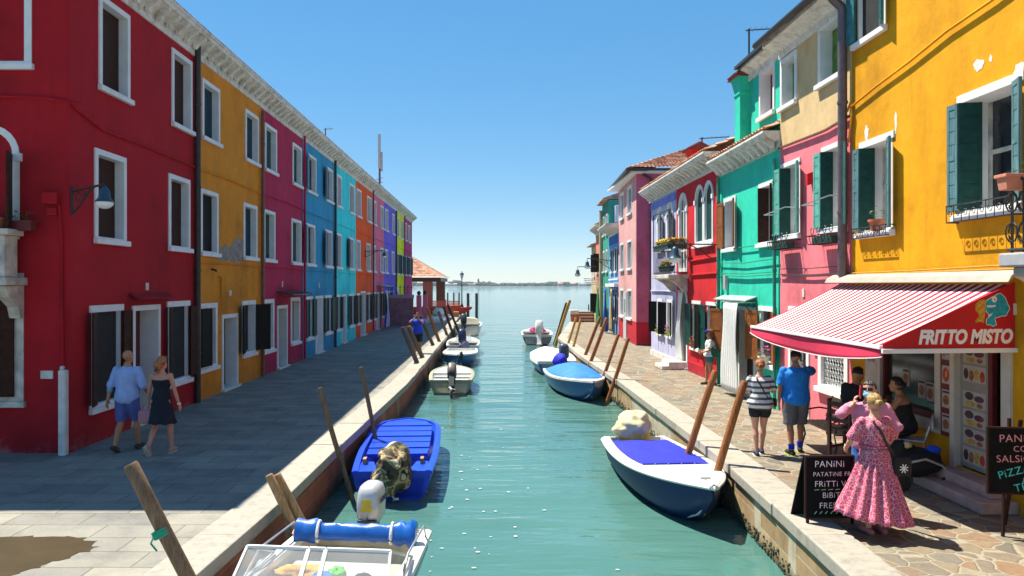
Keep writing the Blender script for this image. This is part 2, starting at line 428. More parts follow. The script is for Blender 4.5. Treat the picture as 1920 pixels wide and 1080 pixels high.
# dark olive-brown patch on the square
rr = random.Random(11); pts = []
for x, y in ((-8.5, 8.0), (-7.4, 8.25), (-6.5, 8.55), (-5.9, 8.75), (-5.0, 8.75), (-4.6, 8.6), (-4.5, 8.3), (-4.75, 7.9), (-5.0, 7.5), (-5.25, 7.2), (-5.5, 6.6), (-8.5, 6)):
    pts.append((x, y))
poly = []
for (x0, y0), (x1, y1) in zip(pts, pts[1:]+pts[:1]):
    for k in range(7):
        t = k/7; poly.append(V((x0+(x1-x0)*t+rr.uniform(-.05, .05), y0+(y1-y0)*t+rr.uniform(-.045, .045), .004)))
m = MB(); m.prism(poly, (0, 0, 0))
n = NT('olive_brown_stone'); n.col(n.ramp(n.noise(3, 6), [(.3, (.035, .023, .007)), (.7, (.055, .036, .012))])); n.set(.42, 0, .3); n.bump(n.noise(20), .2, .01)
struct(m.build('dark_pavement_patch', n.m, fix=False))
m = MB(); rr = random.Random(31)  # sun glints put in as small white flecks lying on the water
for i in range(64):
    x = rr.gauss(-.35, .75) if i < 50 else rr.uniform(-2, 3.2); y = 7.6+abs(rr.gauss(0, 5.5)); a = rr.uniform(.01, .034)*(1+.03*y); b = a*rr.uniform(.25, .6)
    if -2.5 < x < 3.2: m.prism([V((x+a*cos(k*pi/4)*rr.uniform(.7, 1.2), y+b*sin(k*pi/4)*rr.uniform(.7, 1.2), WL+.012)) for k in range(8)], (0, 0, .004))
tag(m.build('glint_flecks', mat('pale_glint', (.75, .76, .74), .6), fix=False), None, None, None, 'stuff')
# ---------------------------------------------------------------- far shore
m = MB(); rows = []
for i in range(161):
    x = -1200+i*15
    rows.append([(x, 1308, -1.5), (x, 1310, -.2+.25*noise.noise(V((x*.02, 3, 0)))), (x, 1500, 1.0)])
m.grid(rows); tag(m.build('far_shore', mat('far_shore_earth', (.16, .17, .14), .9)), None, None, None, 'structure')
m = MB(); rr = random.Random(21)
for i in range(1500):
    x = rr.uniform(-900, 900); d = rr.uniform(1315, 1400)
    h = 4.2+4.4*max(0, noise.noise(V((x*.008, 0, 1)))+.35)+2.2*noise.noise(V((x*.05, 9, 1)))
    h = max(3.2, h)*rr.uniform(.6, 1.15)
    if rr.random() < .03: h *= 1.35
    wd = h*rr.uniform(.6, 1.5)
    s_ = rr.uniform(0, 50)
    m.ell((x, d, h*.45), (wd, wd*.7, h*.62), n=9, m=6, fn=lambda q: q*(1+.35*noise.noise(V((q.x*.5+s_, q.y*.5, q.z*.6)))))
tag(m.build('far_wood', mat('far_trees', (.032, .075, .055), .9, .45, .06)), None, None, None, 'stuff')
def far_house(px, w_, h_, wallm, roofm, label, d=1312, name='far_house'):
    x = (px-922)*d/F_
    t = empty(name, (x, d, 0), label, 'house', 'low houses on the far shore')
    m = MB(); m.box(x-w_/2, x+w_/2, d, d+8, -.5, h_); m.build('wall', wallm, t)
    m = MB(); m.prism([V((x-w_/2-.4, d-.5, h_+.01)), V((x-w_/2-.4, d+8.5, h_+.01)), V((x-w_/2-.4, d+4, h_+1.8))], (w_+.8, 0, 0)); m.build('roof', roofm, t)
PALE = mat('far_pale_wall', (.5, .47, .42), .9); PINKW = mat('far_pink_wall', (.5, .3, .25), .9)
far_house(885, 12, 3.4, PALE, TILE, 'tiny pale house at the foot of the far bell tower')
far_house(843, 26, 3.2, PALE, ALU, 'long low pale shed on the far shore left of the bell tower')
far_house(1062, 30, 4.2, PINKW, TILE, 'long pink farm building on the far shore to the right')
far_house(1092, 14, 3.2, PALE, ALU, 'small pale shed at the right end of the far shore')
d = 1330; x = (897-922)*d/F_
t = empty('bell_tower', (x, d, 0), 'slim dark bell tower rising above trees on the far shore', 'tower')
m = MB(); m.box(x-1.7, x+1.7, d-1.7, d+1.7, 0, 11); m.build('shaft', mat('far_brick', (.16, .1, .09), .9), t)
m = MB(); m.grid([[(x-1.9, d-1.9, 11), (x+1.9, d-1.9, 11), (x+1.9, d+1.9, 11), (x-1.9, d+1.9, 11)], [(x-.1, d-.1, 14), (x+.1, d-.1, 14), (x+.1, d+.1, 14), (x-.1, d+.1, 14)]], True, True, True); m.build('spire', mat('far_roof', (.12, .08, .07), .9), t)
# ---------------------------------------------------------------- house builders
def arch(u0, u1, z0, zs, n=12, pointed=0):
    """outline of an opening: rectangle with a half round head springing at zs, as (u,z) list"""
    r = (u1-u0)/2; c = (u0+u1)/2
    pts = [(u0, z0), (u1, z0)]
    for k in range(n+1):
        a = pi*k/n; pts.append((c+r*cos(a), zs+r*sin(a)*(1+pointed)))
    return pts
class House:
    def __init__(s, name, label, fr, u0, u1, H, m_wall, depth=7.0, cat='house', group=None, z0=0, m2=None, zsplit=None, ends=(1, 1)):
        s.fr, s.u0, s.u1, s.H, s.z0, s.depth, s.ends = fr, u0, u1, H, z0, depth, ends
        s.mw, s.m2, s.zs = m_wall, m2, zsplit
        s.root = empty(name, fr.P((u0+u1)/2, 0, 0), label, cat, group)
        s.holes = []
    def hole(s, pts): s.holes.append(pts)
    def finish(s):
        fr = s.fr; m = MB(); D = -s.depth
        P = lambda q, d=0: fr.P(q[0], d, q[1])
        bands = [(s.z0, s.zs, 0), (s.zs, s.H, 1)] if s.zs else [(s.z0, s.H, 0)]
        for za, zb, mi in bands:
            m.m = mi
            hs = [h for h in s.holes if za <= min(q[1] for q in h) and max(q[1] for q in h) <= zb+1e-6]
            # subdivide the outline a little so that the plaster is not dead flat
            m.prism([P(q) for q in ((s.u0, za), (s.u1, za), (s.u1, zb), (s.u0, zb))], (0, 0, 0), [[P(q) for q in h] for h in hs])
            for e, u in ((0, s.u0), (1, s.u1)):
                if s.ends[e]: m.quad(fr.P(u, 0, za), fr.P(u, D, za), fr.P(u, D, zb), fr.P(u, 0, zb))
            m.quad(fr.P(s.u0, D, za), fr.P(s.u1, D, za), fr.P(s.u1, D, zb), fr.P(s.u0, D, zb))
        m.quad(fr.P(s.u0, 0, s.H), fr.P(s.u1, 0, s.H), fr.P(s.u1, D, s.H), fr.P(s.u0, D, s.H))
        s.wall = m.build('wall', [s.mw]+([s.m2] if s.m2 else []), s.root, fix=False)
        return s
    # ---- openings
    def window(s, u0, u1, z0, z1, cas=.11, dep=.2, proud=.03, pane=None, sill=True, shut=(), shm=None, fm=None, mull=None, archz=None, head_only=False, slat=8, blind=None):
        """u0..z1 outer size of the casing; archz: spring height of a round head"""
        fr = s.fr; fm = fm or WHITE
        if head_only and dep == .2: dep = .09
        i0, i1, j0, j1 = u0+cas, u1-cas, z0+cas, z1-cas
        m = MB()
        if archz is None:
            h = .02
            s.hole([(i0-h, j0-h), (i1+h, j0-h), (i1+h, j1+h), (i0-h, j1+h)])
            sides = .05 if head_only else cas
            for a, b, c, d in ((i0-sides, i0, j0, j1), (i1, i1+sides, j0, j1), (u0, u1, j1, z1), (u0, u1, z0, j0)):
                m.fbox(fr, a, b, -dep, proud if not head_only or c in (j1, z0) else .004, c, d)
            pz = (i0-.03, i1+.03, j0-.03, j1+.03)
        else:
            inner = arch(i0, i1, j0, archz); outer = arch(u0, u1, z0, archz)
            s.hole(arch(i0-.02, i1+.02, j0-.02, archz))
            m.prism([fr.P(q[0], proud, q[1]) for q in outer], fr.n*(-dep-proud), [[fr.P(q[0], proud, q[1]) for q in inner]])
            # impost blocks where the arch springs
            for a, b in ((u0-.05, i0+.0), (i1, u1+.05)):
                m.fbox(fr, a, b, 0, proud+.03, archz-.12, archz+.02)
            pz = (i0-.03, i1+.03, j0-.03, archz+(i1-i0)/2+.03)
        wo = m.build('window', [fm], s.root)
        p = MB(); p.fbox(fr, pz[0], pz[1], -dep-.03, -dep+.02, pz[2], pz[3]); p.build('pane', pane or GLASS, wo)
        if mull:
            p = MB(); um = (i0+i1)/2
            p.fbox(fr, um-.04, um+.04, -dep+.02, -dep+.06, j0, pz[3]-.03)
            for z in mull: p.fbox(fr, i0, i1, -dep+.02, -dep+.055, z-.03, z+.03)
            for a in (i0, i1-.06): p.fbox(fr, a, a+.06, -dep+.02, -dep+.05, j0, pz[3]-.03)
            p.build('glazing_bar', fm if blind is None else blind, wo)
        if sill:
            p = MB(); p.fbox(fr, u0-.05, u1+.05, proud*.5, proud+.07, z0-.03, z0+.075); p.build('sill', fm, wo, bevel=.008)
        for e, ang, *wf in shut:
            s.leaf(wo, e, i0, i1, j0, j1 if archz is None else archz, ang, wf[1] if len(wf) > 1 else shm, slat, proud, wf[0] if wf else .5)
        return wo
    def leaf(s, wo, e, i0, i1, j0, j1, ang, shm, slat, proud, wf):
        fr = s.fr; w = (i1-i0)*wf; a = radians(ang)
        hu = i0-.01 if e in 'Ll' else i1+.01
        du = cos(a)*(1 if e in 'Ll' else -1); dn = sin(a)
        o = fr.P(hu, proud+.045, 0); x = fr.u*du+fr.n*dn; t = x.cross(V((0, 0, 1))).normalized()
        m = MB(); U = V((0, 0, 1))
        def pc(a0, a1, z0, z1, th): m.obox(o+x*((a0+a1)/2)+U*((z0+z1)/2), x*((a1-a0)/2), t*(th/2), U*((z1-z0)/2))
        b = .05
        pc(0, b, j0, j1, .04); pc(w-b, w, j0, j1, .04)
        n = slat; h = (j1-j0)/n
        for k in range(n):
            pc(b, w-b, j0+k*h+.006, j0+(k+1)*h-.006, .028)
        for z in (j0+.04, (j0+j1)/2, j1-.04): pc(b, w-b, z-.035, z+.035, .044)
        pc(b, w-b, j0, j1, .012)
        m.build('shutter', shm, wo)
    def door(s, u0, u1, z1, cas=.11, dep=.22, leafm=None, step=True, archz=None, curtain=None, z0=0, fm=None, proud=.03):
        fr = s.fr; fm = fm or WHITE; m = MB(); i0, i1 = u0+cas, u1-cas
        if archz is None:
            s.hole([(i0-.02, z0+.002), (i1+.02, z0+.002), (i1+.02, z1-cas+.02), (i0-.02, z1-cas+.02)])
            for a, b, c, d in ((u0, i0, z0, z1-cas), (i1, u1, z0, z1-cas), (u0, u1, z1-cas, z1)): m.fbox(fr, a, b, -dep, proud, c, d)
            top = z1-cas
        else:
            s.hole(arch(i0-.02, i1+.02, z0+.002, archz))
            m.prism([fr.P(q[0], proud, q[1]) for q in arch(u0, u1, z0, archz)], fr.n*(-dep-proud), [[fr.P(q[0], proud, q[1]) for q in arch(i0, i1, z0+.001, archz)]])
            top = archz+(i1-i0)/2
        do = m.build('door', fm, s.root)
        p = MB(); p.fbox(fr, i0-.03, i1+.03, -dep-.04, -dep+.03, z0+.01, top+.03)
        p.fbox(fr, i0+.12, i1-.12, -dep+.03, -dep+.045, z0+.2, z0+.95); p.fbox(fr, i0+.12, i1-.12, -dep+.03, -dep+.045, z0+1.1, min(top, 2.4)-.12)
        p.build('leaf', leafm or BROWNSH, do)
        if step:
            p = MB(); p.fbox(fr, u0-.04, u1+.04, -dep, .12, z0+.004, z0+.075); p.build('threshold', STONE, do, bevel=.01)
        return do
    def hood(s, u0, u1, z, proj=.5, m_=None, br=True):
        fr = s.fr; m = MB()
        m.hexa([fr.P(u0, 0, z+.1), fr.P(u1, 0, z+.1), fr.P(u1, proj, z), fr.P(u0, proj, z), fr.P(u0, 0, z+.14), fr.P(u1, 0, z+.14), fr.P(u1, proj, z+.03), fr.P(u0, proj, z+.03)])
        o = m.build('door_canopy', m_ or DARKPIPE, s.root)
        if br:
            m = MB()
            for u in (u0+.08, u1-.08):
                m.tube([fr.P(u, .01, z-.35), fr.P(u, .1, z-.3), fr.P(u, .28, z-.1), fr.P(u, proj-.05, z)], .012, 6)
                m.tube([fr.P(u, .12+.07*cos(t*.6), z-.1+.07*sin(t*.6)) for t in range(10)], .008, 5)
            m.build('bracket', BLACK, o)
        return o
    def cornice(s, z0, zc, proj=.45, rib=.42, ext=(0, 0), band=None, bm=None, teeth=True, fm=None):
        """white band, carved brackets and a moulded eave"""
        fr = s.fr; a, b = s.u0-ext[0], s.u1+ext[1]
        m = MB()
        prof = [(.0, z0), (.035, z0), (.04, z0+.2), (.09, z0+.24), (.09, zc-.2), (proj-.12, zc-.1), (proj-.06, zc-.09), (proj-.03, zc-.02), (proj, zc), (proj, zc+.05), (0, zc+.05)]
        if not teeth: prof = [(.0, z0), (.04, z0), (.05, zc-.14), (.12, zc-.1), (proj, zc-.03), (proj, zc+.05), (0, zc+.05)]
        m.grid([[fr.P(u, d, z) for d, z in prof] for u in (a, b)], True, True, True)
        if teeth:
            n = int((b-a)/rib)
            for k in range(n):
                u = a+(k+.5)*(b-a)/n
                pr = [(.085, zc-.36), (.14, zc-.35), (.2, zc-.27), (proj-.1, zc-.15), (proj-.09, zc-.095), (.085, zc-.1)]
                m.prism([fr.P(u-.07, d, z) for d, z in pr], fr.u*.14)
        return m.build('cornice', fm or s.cm if hasattr(s, 'cm') else (fm or CORN), s.root)
    def gable(s, z, eave=.5, rise=1.5, m_=None, ridge=None, tiles=False, ext=(.0, .0)):
        fr = s.fr; r = ridge or s.depth/2; a, b = s.u0-ext[0], s.u1+ext[1]
        m = MB()
        if tiles:
            tile_sheet(m, fr.P(a, eave, z), fr.P(b, eave, z), fr.P(b, -r, z+rise), fr.P(a, -r, z+rise))
            tile_sheet(m, fr.P(b, -s.depth-.3, z), fr.P(a, -s.depth-.3, z), fr.P(a, -r, z+rise), fr.P(b, -r, z+rise))
        prof = [(eave, z), (eave, z+.06), (-r, z+rise+.06), (-s.depth-.3, z+.06), (-s.depth-.3, z), ]
        if tiles: prof = [(eave-.03, z-.06), (eave-.03, z-.015), (-r, z+rise-.03), (-s.depth-.3, z-.015), (-s.depth-.3, z-.06)]
        m.prism([fr.P(a, d, q) for d, q in prof], fr.u*(b-a))
        return m.build('roof', m_ or TILE, s.root, fix=not tiles)
    def pipe(s, u, z0, z1, m_=None, r=.05, d=.09, hook=None):
        fr = s.fr; m = MB(); pts = [fr.P(u, d, z0), fr.P(u, d, z1)]
        if hook: pts += [fr.P(u, d+.02, z1+.1), fr.P(u, hook-.1, z1+.25), fr.P(u, hook, z1+.4)]
        m.tube(pts, r, 10)
        z = z0+1.2
        while z < z1: m.tube([fr.P(u, d, z), fr.P(u, d, z+.05)], r+.015, 10); z += 2.1
        return m.build('downpipe', m_ or DARKPIPE, s.root, smooth=True)
    def cable(s, pts, r=.012, m_=None, d=.035, name='cable'):
        m = MB(); m.tube([s.fr.P(u, d, z) for u, z in pts], r, 5); return m.build(name, m_ or s.mw, s.root)
def tile_sheet(m, a, b, c, d, pitch=.2, course=.36):
    """barrel tiles: a,b along the eave, d,c along the ridge"""
    a, b, c, d = V(a), V(b), V(c), V(d)
    L = (b-a).length; Hh = (d-a).length; nrm = (b-a).cross(d-a).normalized()
    if nrm.z < 0: nrm = -nrm
    nu = max(2, int(L/pitch)); nv = max(2, int(Hh/course)); k = 6
    rows = []
    for j in range(nv):
        for e in (0, 1):
            t = (j+e*.999)/nv; lift = .045*(1-e)
            row = []
            for i in range(nu*k+1):
                sx = i/(nu*k); ph = (i % k)/k
                h = .05*abs(sin(pi*ph)) if True else 0
                jit = .012*noise.noise(V((int(i/k)*3.1, j*2.7, a.x)))
                row.append(a.lerp(b, sx).lerp(d.lerp(c, sx), t)+nrm*(h+lift+jit))
            rows.append(row)
    m.grid(rows)
CORN = None
def cornmat():
    n = NT('cornice_stone')
    f = n.noise(3, 7, .7)
    n.col(n.mix(.6, n.ramp(f, [(.3, (.4, .37, .3)), (.5, (.7, .68, .63)), (.7, (.76, .75, .72))]), n.ramp(n.noise(9, 5), [(.3, (.75, .74, .7)), (.6, (1.05, 1.05, 1.05))]), 'MULTIPLY'))
    n.set(.8); n.bump(n.noise(18, 5), .3, .02); return n.m
CORN = cornmat()
# ---------------------------------------------------------------- left terrace
FL = Fr((-7.5, 0, 0), (0, 1, 0), (1, 0, 0))
def ly(x): return F_*7.5/(922-x)
RED = stucco('crimson_red_plaster', (.4, .005, .014)); ORANGE = stucco('ochre_plaster', (.7, .25, .012), (.4, .2, .06), .26)
CRIM = stucco('crimson_pink_plaster', (.46, .015, .075)); BLUE = stucco('steel_blue_plaster', (.03, .3, .52))
CYAN = stucco('turquoise_plaster', (.04, .72, .78)); ORNG = stucco('orange_plaster', (.9, .1, .005)); ROSE = stucco('rose_plaster', (.8, .16, .28))
VIOL = stucco('violet_plaster', (.19, .12, .7)); LIME = stucco('lime_yellow_plaster', (.8, .8, .0)); MAGE = stucco('magenta_plaster', (.55, .03, .19))
LH = []
lrow = [  # x0, x1, material, colour word, upper windows, first floor windows, window style
 (130, 365, RED, 'red', [(184, 242), (321, 359)], [(176, 235), (315, 355)], 'brown'),
 (365, 490, ORANGE, 'ochre', [(378, 411), (459, 484)], [(375, 408), (456, 481)], 'navy'),
 (490, 568, CRIM, 'raspberry', [(496, 518), (548, 565)], [(494, 515), (546, 564)], 'grey'),
 (568, 626.5, BLUE, 'steel blue', [(575, 592), (610, 623.5)], [(573, 590), (609, 622)], 'blueleaf'),
 (626.5, 667, CYAN, 'turquoise', [(631, 640), (655, 664)], [(629, 640), (653, 663)], 'cyanleaf'),
 (667, 698, ORNG, 'bright orange', [(668.5, 677), (688, 696)], [(668, 675.5), (687, 694.5)], 'glass'),
 (698, 720, ROSE, 'rose pink', [(700.5, 705), (713.5, 719)], [(699.5, 704), (713, 718.5)], 'glass'),
 (720, 742, VIOL, 'violet', [(722, 727.5), (735, 739.5)], [(721.5, 727), (734.5, 739)], 'glass'),
 (742, 757.5, LIME, 'lime yellow', [(744.5, 748), (751.5, 755.5)], [(744, 747.5), (751, 755)], 'leafy'),
 (757.5, 772.5, MAGE, 'magenta', [(759, 762.5), (765.5, 769)], [(758.5, 762), (765.5, 769)], 'leafy')]
lab = {'red': 'deep red three storey corner house, nearest on the shaded quay', 'ochre': 'ochre house with grey bare plaster patch between first floor windows',
 'raspberry': 'raspberry house between the ochre and steel blue houses', 'steel blue': 'steel blue house with open blue shutters and black downpipe',
 'turquoise': 'turquoise house between steel blue and bright orange houses', 'bright orange': 'bright orange house with bracket lamp on its front',
 'rose pink': 'rose pink house between bright orange and violet houses on shaded side', 'violet': 'violet house behind the striped door curtain',
 'lime yellow': 'narrow lime yellow house between violet and magenta houses', 'magenta': 'narrow magenta house closing the far end of the shaded row'}
for i, (x0, x1, mw, cw, w2, w1, st) in enumerate(lrow):
    u0, u1 = ly(x0), ly(x1)
    h = House(cw.split()[-1].replace('pink', 'rose').replace('blue', 'blue')+'_house' if False else 'row_house', lab[cw], FL, u0, u1, 8.98, mw, 7.5, 'house', None, ends=(i == 0, i == len(lrow)-1))
    LH.append(h); h.cm = CORN
    kw = {'brown': dict(pane=BROWNSH), 'navy': dict(pane=DBLUESH), 'grey': dict(pane=GREENSH), 'blueleaf': dict(pane=DARKROOM, shut=(('L', 172),), shm=BLUESH), 'cyanleaf': dict(pane=DARKROOM, shut=(('L', 174),), shm=DBLUESH), 'glass': dict(pane=GLASS, mull=()), 'leafy': dict(pane=DARKROOM, shut=(('L', 170), ('R', 170)), shm=DBLUESH)}[st]
    kw = dict(kw, dep=.18); kw2 = dict(kw)
    if st == 'cyanleaf': kw2 = dict(pane=BROWNSH, dep=.18)
    if st == 'leafy': kw2 = dict(pane=GLASS, dep=.18)
    hi = (6.73, 8.55) if i == 0 else (6.77, 8.35)
    lo = (3.8, 5.58) if i == 0 else (3.76, 5.48)
    for a, b in w2: h.window(ly(a), ly(b), hi[0], hi[1], **kw2)
    for k, (a, b) in enumerate(w1):
        q = dict(kw)
        if st == 'navy' and k == 0: q = dict(pane=BLACKSH, dep=.14)
        h.window(ly(a), ly(b), lo[0], lo[1], **q)
    h.cornice(8.74, 9.22, .47, .46 if i < 4 else .6)
    if i in (2, 5, 8): h.pipe(u1-.06, .05, 8.9, DARKPIPE if i != 2 else mw, .045)
    h.gable(9.285, .42, 1.55, TILE)
    zz = 5.95 if i < 3 else 5.9
    h.cable([(u0+.02, zz+.25 if i == 0 else zz), (u0+1, zz+.02), ((u0+u1)/2, zz+.03), (u1-.02, zz)], .03)
    if i > 0: h.cable([(u0+.02, 3.55), ((u0+u1)/2, 3.57), (u1-.02, 3.54)], .02)
R, O, K, B, T, N, P_, Vi, L, G = LH
def zl(x, y): return 3-(y-533)*ly(x)/F_
# ground floor openings
R.window(ly(167), ly(230), .6, 2.6, cas=.13, pane=DARKROOM, shut=(('L', 163, .3), ('R', 174, .3)), shm=BROWNSH, head_only=True, slat=5)
R.door(ly(247), ly(299), 2.55, leafm=mat('dark_red_door', (.09, .004, .01), .5), dep=.42)
R.window(ly(312), ly(355), .62, 2.6, cas=.13, pane=DARKROOM, shut=(('L', 163, .3), ('R', 174, .3)), shm=BROWNSH, head_only=True, slat=5)
R.hood(ly(246)-.1, ly(302)+.3, 2.68, .2, RED, br=False)
O.window(ly(369), ly(406), .73, 2.5, cas=.13, pane=DARKROOM, shut=(('L', 6, .5),), shm=BLACKSH)
O.door(ly(415.4), ly(445), 2.15, leafm=BLACKSH, dep=.35)
O.window(ly(453), ly(478), .8, 2.5, cas=.13, pane=DARKROOM, shut=(('L', 168), ('R', 135)), shm=BLACKSH)
K.window(ly(492), ly(513), .72, 2.5, cas=.13, pane=GREYSH)
K.door(ly(519), ly(538), 2.25, leafm=BLACKSH, dep=.35)
K.window(ly(544.5), ly(561.5), .72, 2.5, cas=.13, pane=GREYSH)
K.hood(ly(518), ly(560), 2.62, .6, DARKPIPE)
def dark_leaves(h, a, b, z0=.72, z1=2.5, shm=GREENSH): h.window(ly(a), ly(b), z0, z1, cas=.12, pane=DARKROOM, shut=(('L', 175, .42), ('R', 174, .42)), shm=shm, head_only=True)
dark_leaves(B, 573, 586); B.door(ly(591), ly(605), 2.5, leafm=WHITE); dark_leaves(B, 608.5, 621)
dark_leaves(T, 629, 637.5, shm=BLACKSH); T.door(ly(641), ly(648.5), 2.5, leafm=GREYSH); dark_leaves(T, 654, 663.5, shm=BLACKSH)
dark_leaves(N, 668.5, 674); N.door(ly(676), ly(685), 2.6, leafm=GREYSH); dark_leaves(N, 687.5, 694, shm=BLACKSH)
dark_leaves(P_, 700, 704); P_.door(ly(706), ly(711), 2.5); dark_leaves(P_, 713.5, 718)
dark_leaves(Vi, 722, 726); dark_leaves(Vi, 727.5, 731); Vi.door(ly(733), ly(738), 2.5)
for h in LH[:-2]: pass
# storey pipes and little things on the fronts
R.pipe(ly(366)-.06, .02, 9.05, DARKPIPE, .075); B.pipe(ly(626)-.05, .02, 9.2, BLACK, .06); O.pipe(ly(488.5)-.04, .02, 8.6, BROWNPIPE, .055)
Vi.pipe(ly(741.5)-.08, .02, 8.7, BLACK, .06); L.pipe(ly(757)-.1, 2, 8.7, MAGE, .05)
def plate(h, u, z, w=.14, hh=.18, m_=None, nm='house_number', txt=None):
    m = MB(); m.fbox(h.fr, u-w/2, u+w/2, .001, .02, z-hh/2, z+hh/2); o = m.build(nm, m_ or STONE, h.root)
    if txt: textmesh('digits', txt, hh*.55, BLACK, face_mtx(h.fr.P(u, .022, z-hh*.2), h.fr.u if h.fr.n.x > 0 else -h.fr.u, (0, 0, 1)), o, .001, align='CENTER')
plate(R, ly(275), 2.95, .12, .16); plate(O, ly(431), 2.75, .16, .16); plate(K, ly(529), 3.0, .1, .2); plate(B, ly(598), 2.95, .14, .2)
O.cable([(ly(409), 3.2), (ly(413), 3.2), (ly(413), 2.2), (ly(413), .1)], .03); 
m = MB(); m.tube([FL.P(ly(396), 0, 3.4), FL.P(ly(396), .12, 3.38), FL.P(ly(396), .14, 3.34)], .03, 8); m.build('vent_pipe', BLACK, O.root)
# grey bare plaster patch on the ochre front (its own ragged sheet)
rr = random.Random(4); pts = []
a, b = ly(409.5), ly(455.5)
for k in range(19): pts.append((a+(b-a)*k/18, 3.66+rr.uniform(-.04, .04)))
for k in range(19):
    t = 1-k/18; pts.append((a+(b-a)*t, 3.98+.42*(t**.8)*(1 if t > .5 else .6)+rr.uniform(-.09, .09)))
m = MB(); m.prism([O.fr.P(u, .004, z) for u, z in pts], (0, 0, 0)); n = NT('bare_plaster'); n.col(n.ramp(n.noise(5, 7, .7), [(.35, (.16, .13, .11)), (.6, (.3, .27, .24)), (.72, (.5, .22, .05))])); n.set(.9); n.bump(n.noise(20, 6), .5, .02)
m.build('plaster_patch', n.m, O.root, fix=False)
for h in LH: h.finish()
# camera facing gable of the red corner house
FC = Fr((0, ly(130)+.012, 0), (1, 0, 0), (0, -1, 0))
yc = ly(130)
def cx(x): return (x-922)*yc/F_
def cz(y): return 3+(533-y)*yc/F_
C = House('corner_wing', 'deep red corner front facing the square, with balcony and tall windows', FC, -13.5, -7.5+.001, 8.99, RED, .008, 'house'); C.cm = CORN
C.window(cx(-70), cx(60), 6.83, 8.7, cas=.13, pane=BROWNSH, dep=.12, sill=True)
C.window(cx(-75), cx(37), 3.8, 6.35, cas=.12, archz=5.3, dep=.16, pane=GLASS, shut=(('R', 115),), shm=BROWNSH, sill=False, mull=(5.25,))
C.window(cx(-95), cx(45), .85, 3.2, cas=.16, pane=DARKROOM, shut=(('R', 12, .28),), shm=BROWNSH, dep=.16, fm=OLDSTONE)
C.cornice(8.74, 9.22, .44, .46, ext=(0, .46))
C.cable([(cx(-100), 6.36), (cx(0), 6.34), (cx(90), 6.3), (cx(150)+.05, 6.2)], .03)
C.finish()
m = MB(); m.fbox(FC, cx(77), cx(100), 0, .03, cz(710), cz(695)); m.build('stone_plaque', STONE, C.root)
m = MB(); m.fbox(FC, cx(86), cx(114), 0, .14, cz(384), cz(362)); m.fbox(FC, cx(92), cx(110), 0, .1, cz(405), cz(390)); m.build('junction_box', RED, C.root, bevel=.01)
C.cable([(cx(112), cz(384)), (cx(116), 3.9), (cx(118), 2.0), (cx(119), .05)], .03)
# balcony on the corner front: slab, brackets, stone balusters, planters
m = MB(); m.fbox(FC, cx(-90), cx(52), 0, .6, 2.98, 3.12); bo = m.build('balcony', OLDSTONE, C.root, bevel=.02)
m = MB()
for x in (cx(34), cx(-40)):
    m = MB(); m.prism([FC.P(x-.1, d, z) for d, z in ((0, 2.4), (.1, 2.4), (.16, 2.6), (.4, 2.78), (.52, 2.97), (0, 2.97))], (.2, 0, 0)); m.build('corbel', OLDSTONE, bo)
m = MB()
for x in (cx(26), cx(-30), cx(-64)): m.fbox(FC, x-.19, x+.19, .2, .55, 3.12, 3.84)
m.fbox(FC, cx(-90), cx(54), .14, .6, 3.842, 3.95)
for k in range(5): m.lathe(FC.P(cx(-12)-.01-k*.0, .38, 3.12), [(.05, 0), (.08, .1), (.09, .25), (.05, .45), (.045, .6), (.07, .72)], 12)
m.build('balustrade', OLDSTONE, bo, bevel=.015)
def foliage(m, c, r, n, rr, size=.05):
    for _ in range(n):
        while 1:
            p = V((rr.uniform(-1, 1), rr.uniform(-1, 1), rr.uniform(-1, 1)))
            if p.length < 1: break
        q = V(c)+V((p.x*r[0], p.y*r[1], p.z*r[2])); a = rr.uniform(0, 6.3); t = rr.uniform(-1, 1)
        x = V((cos(a), sin(a), t*.5))*size*rr.uniform(.6, 1.3); y = V((-sin(a), cos(a), rr.uniform(-.6, .6)))*size*.45
        m.quad(q-x, q-y, q+x, q+y)
rr = random.Random(8)
def planter(fr, u0, u1, d, z, h, label, fl=None, pm=None, dens=60, parent=None, group=None):
    t = empty('flower_box', fr.P((u0+u1)/2, d, z), label, 'flower box', group)
    m = MB(); a, b = .09, .07
    pr = [fr.P(u0, d-b, z), fr.P(u1, d-b, z), fr.P(u1, d+b, z), fr.P(u0, d+b, z)]
    q = [fr.P(u0-.02, d-a, z+h), fr.P(u1+.02, d-a, z+h), fr.P(u1+.02, d+a, z+h), fr.P(u0-.02, d+a, z+h)]
    m.hexa(pr+q); m.fbox(fr, u0-.035, u1+.035, d-a-.015, d+a+.015, z+h-.03, z+h+.01); m.build('trough', pm or TERRA, t, bevel=.006)
    m = MB(); c = fr.P((u0+u1)/2, d, z+h+.07); foliage(m, c, (abs(fr.u.x)*(u1-u0)/2+.08, abs(fr.u.y)*(u1-u0)/2+.08, .12), dens, rr); m.build('foliage', LEAF, t, fix=False)
    if fl:
        m = MB(); foliage(m, c+V((0, 0, .06)), (abs(fr.u.x)*(u1-u0)/2+.1, abs(fr.u.y)*(u1-u0)/2+.1, .1), dens, rr, .048); m.build('blossom', fl, t, fix=False)
    return t
planter(FC, cx(-70), cx(32), .42, 3.955, .18, 'orange terracotta flower box on the stone balcony at the left edge', dens=80)
planter(FC, cx(36), cx(78), .25, 3.93, .17, 'dark red flower box beside the stone balcony on the red wall', pm=mat('dark_red_pot', (.12, .012, .015), .6), dens=40)
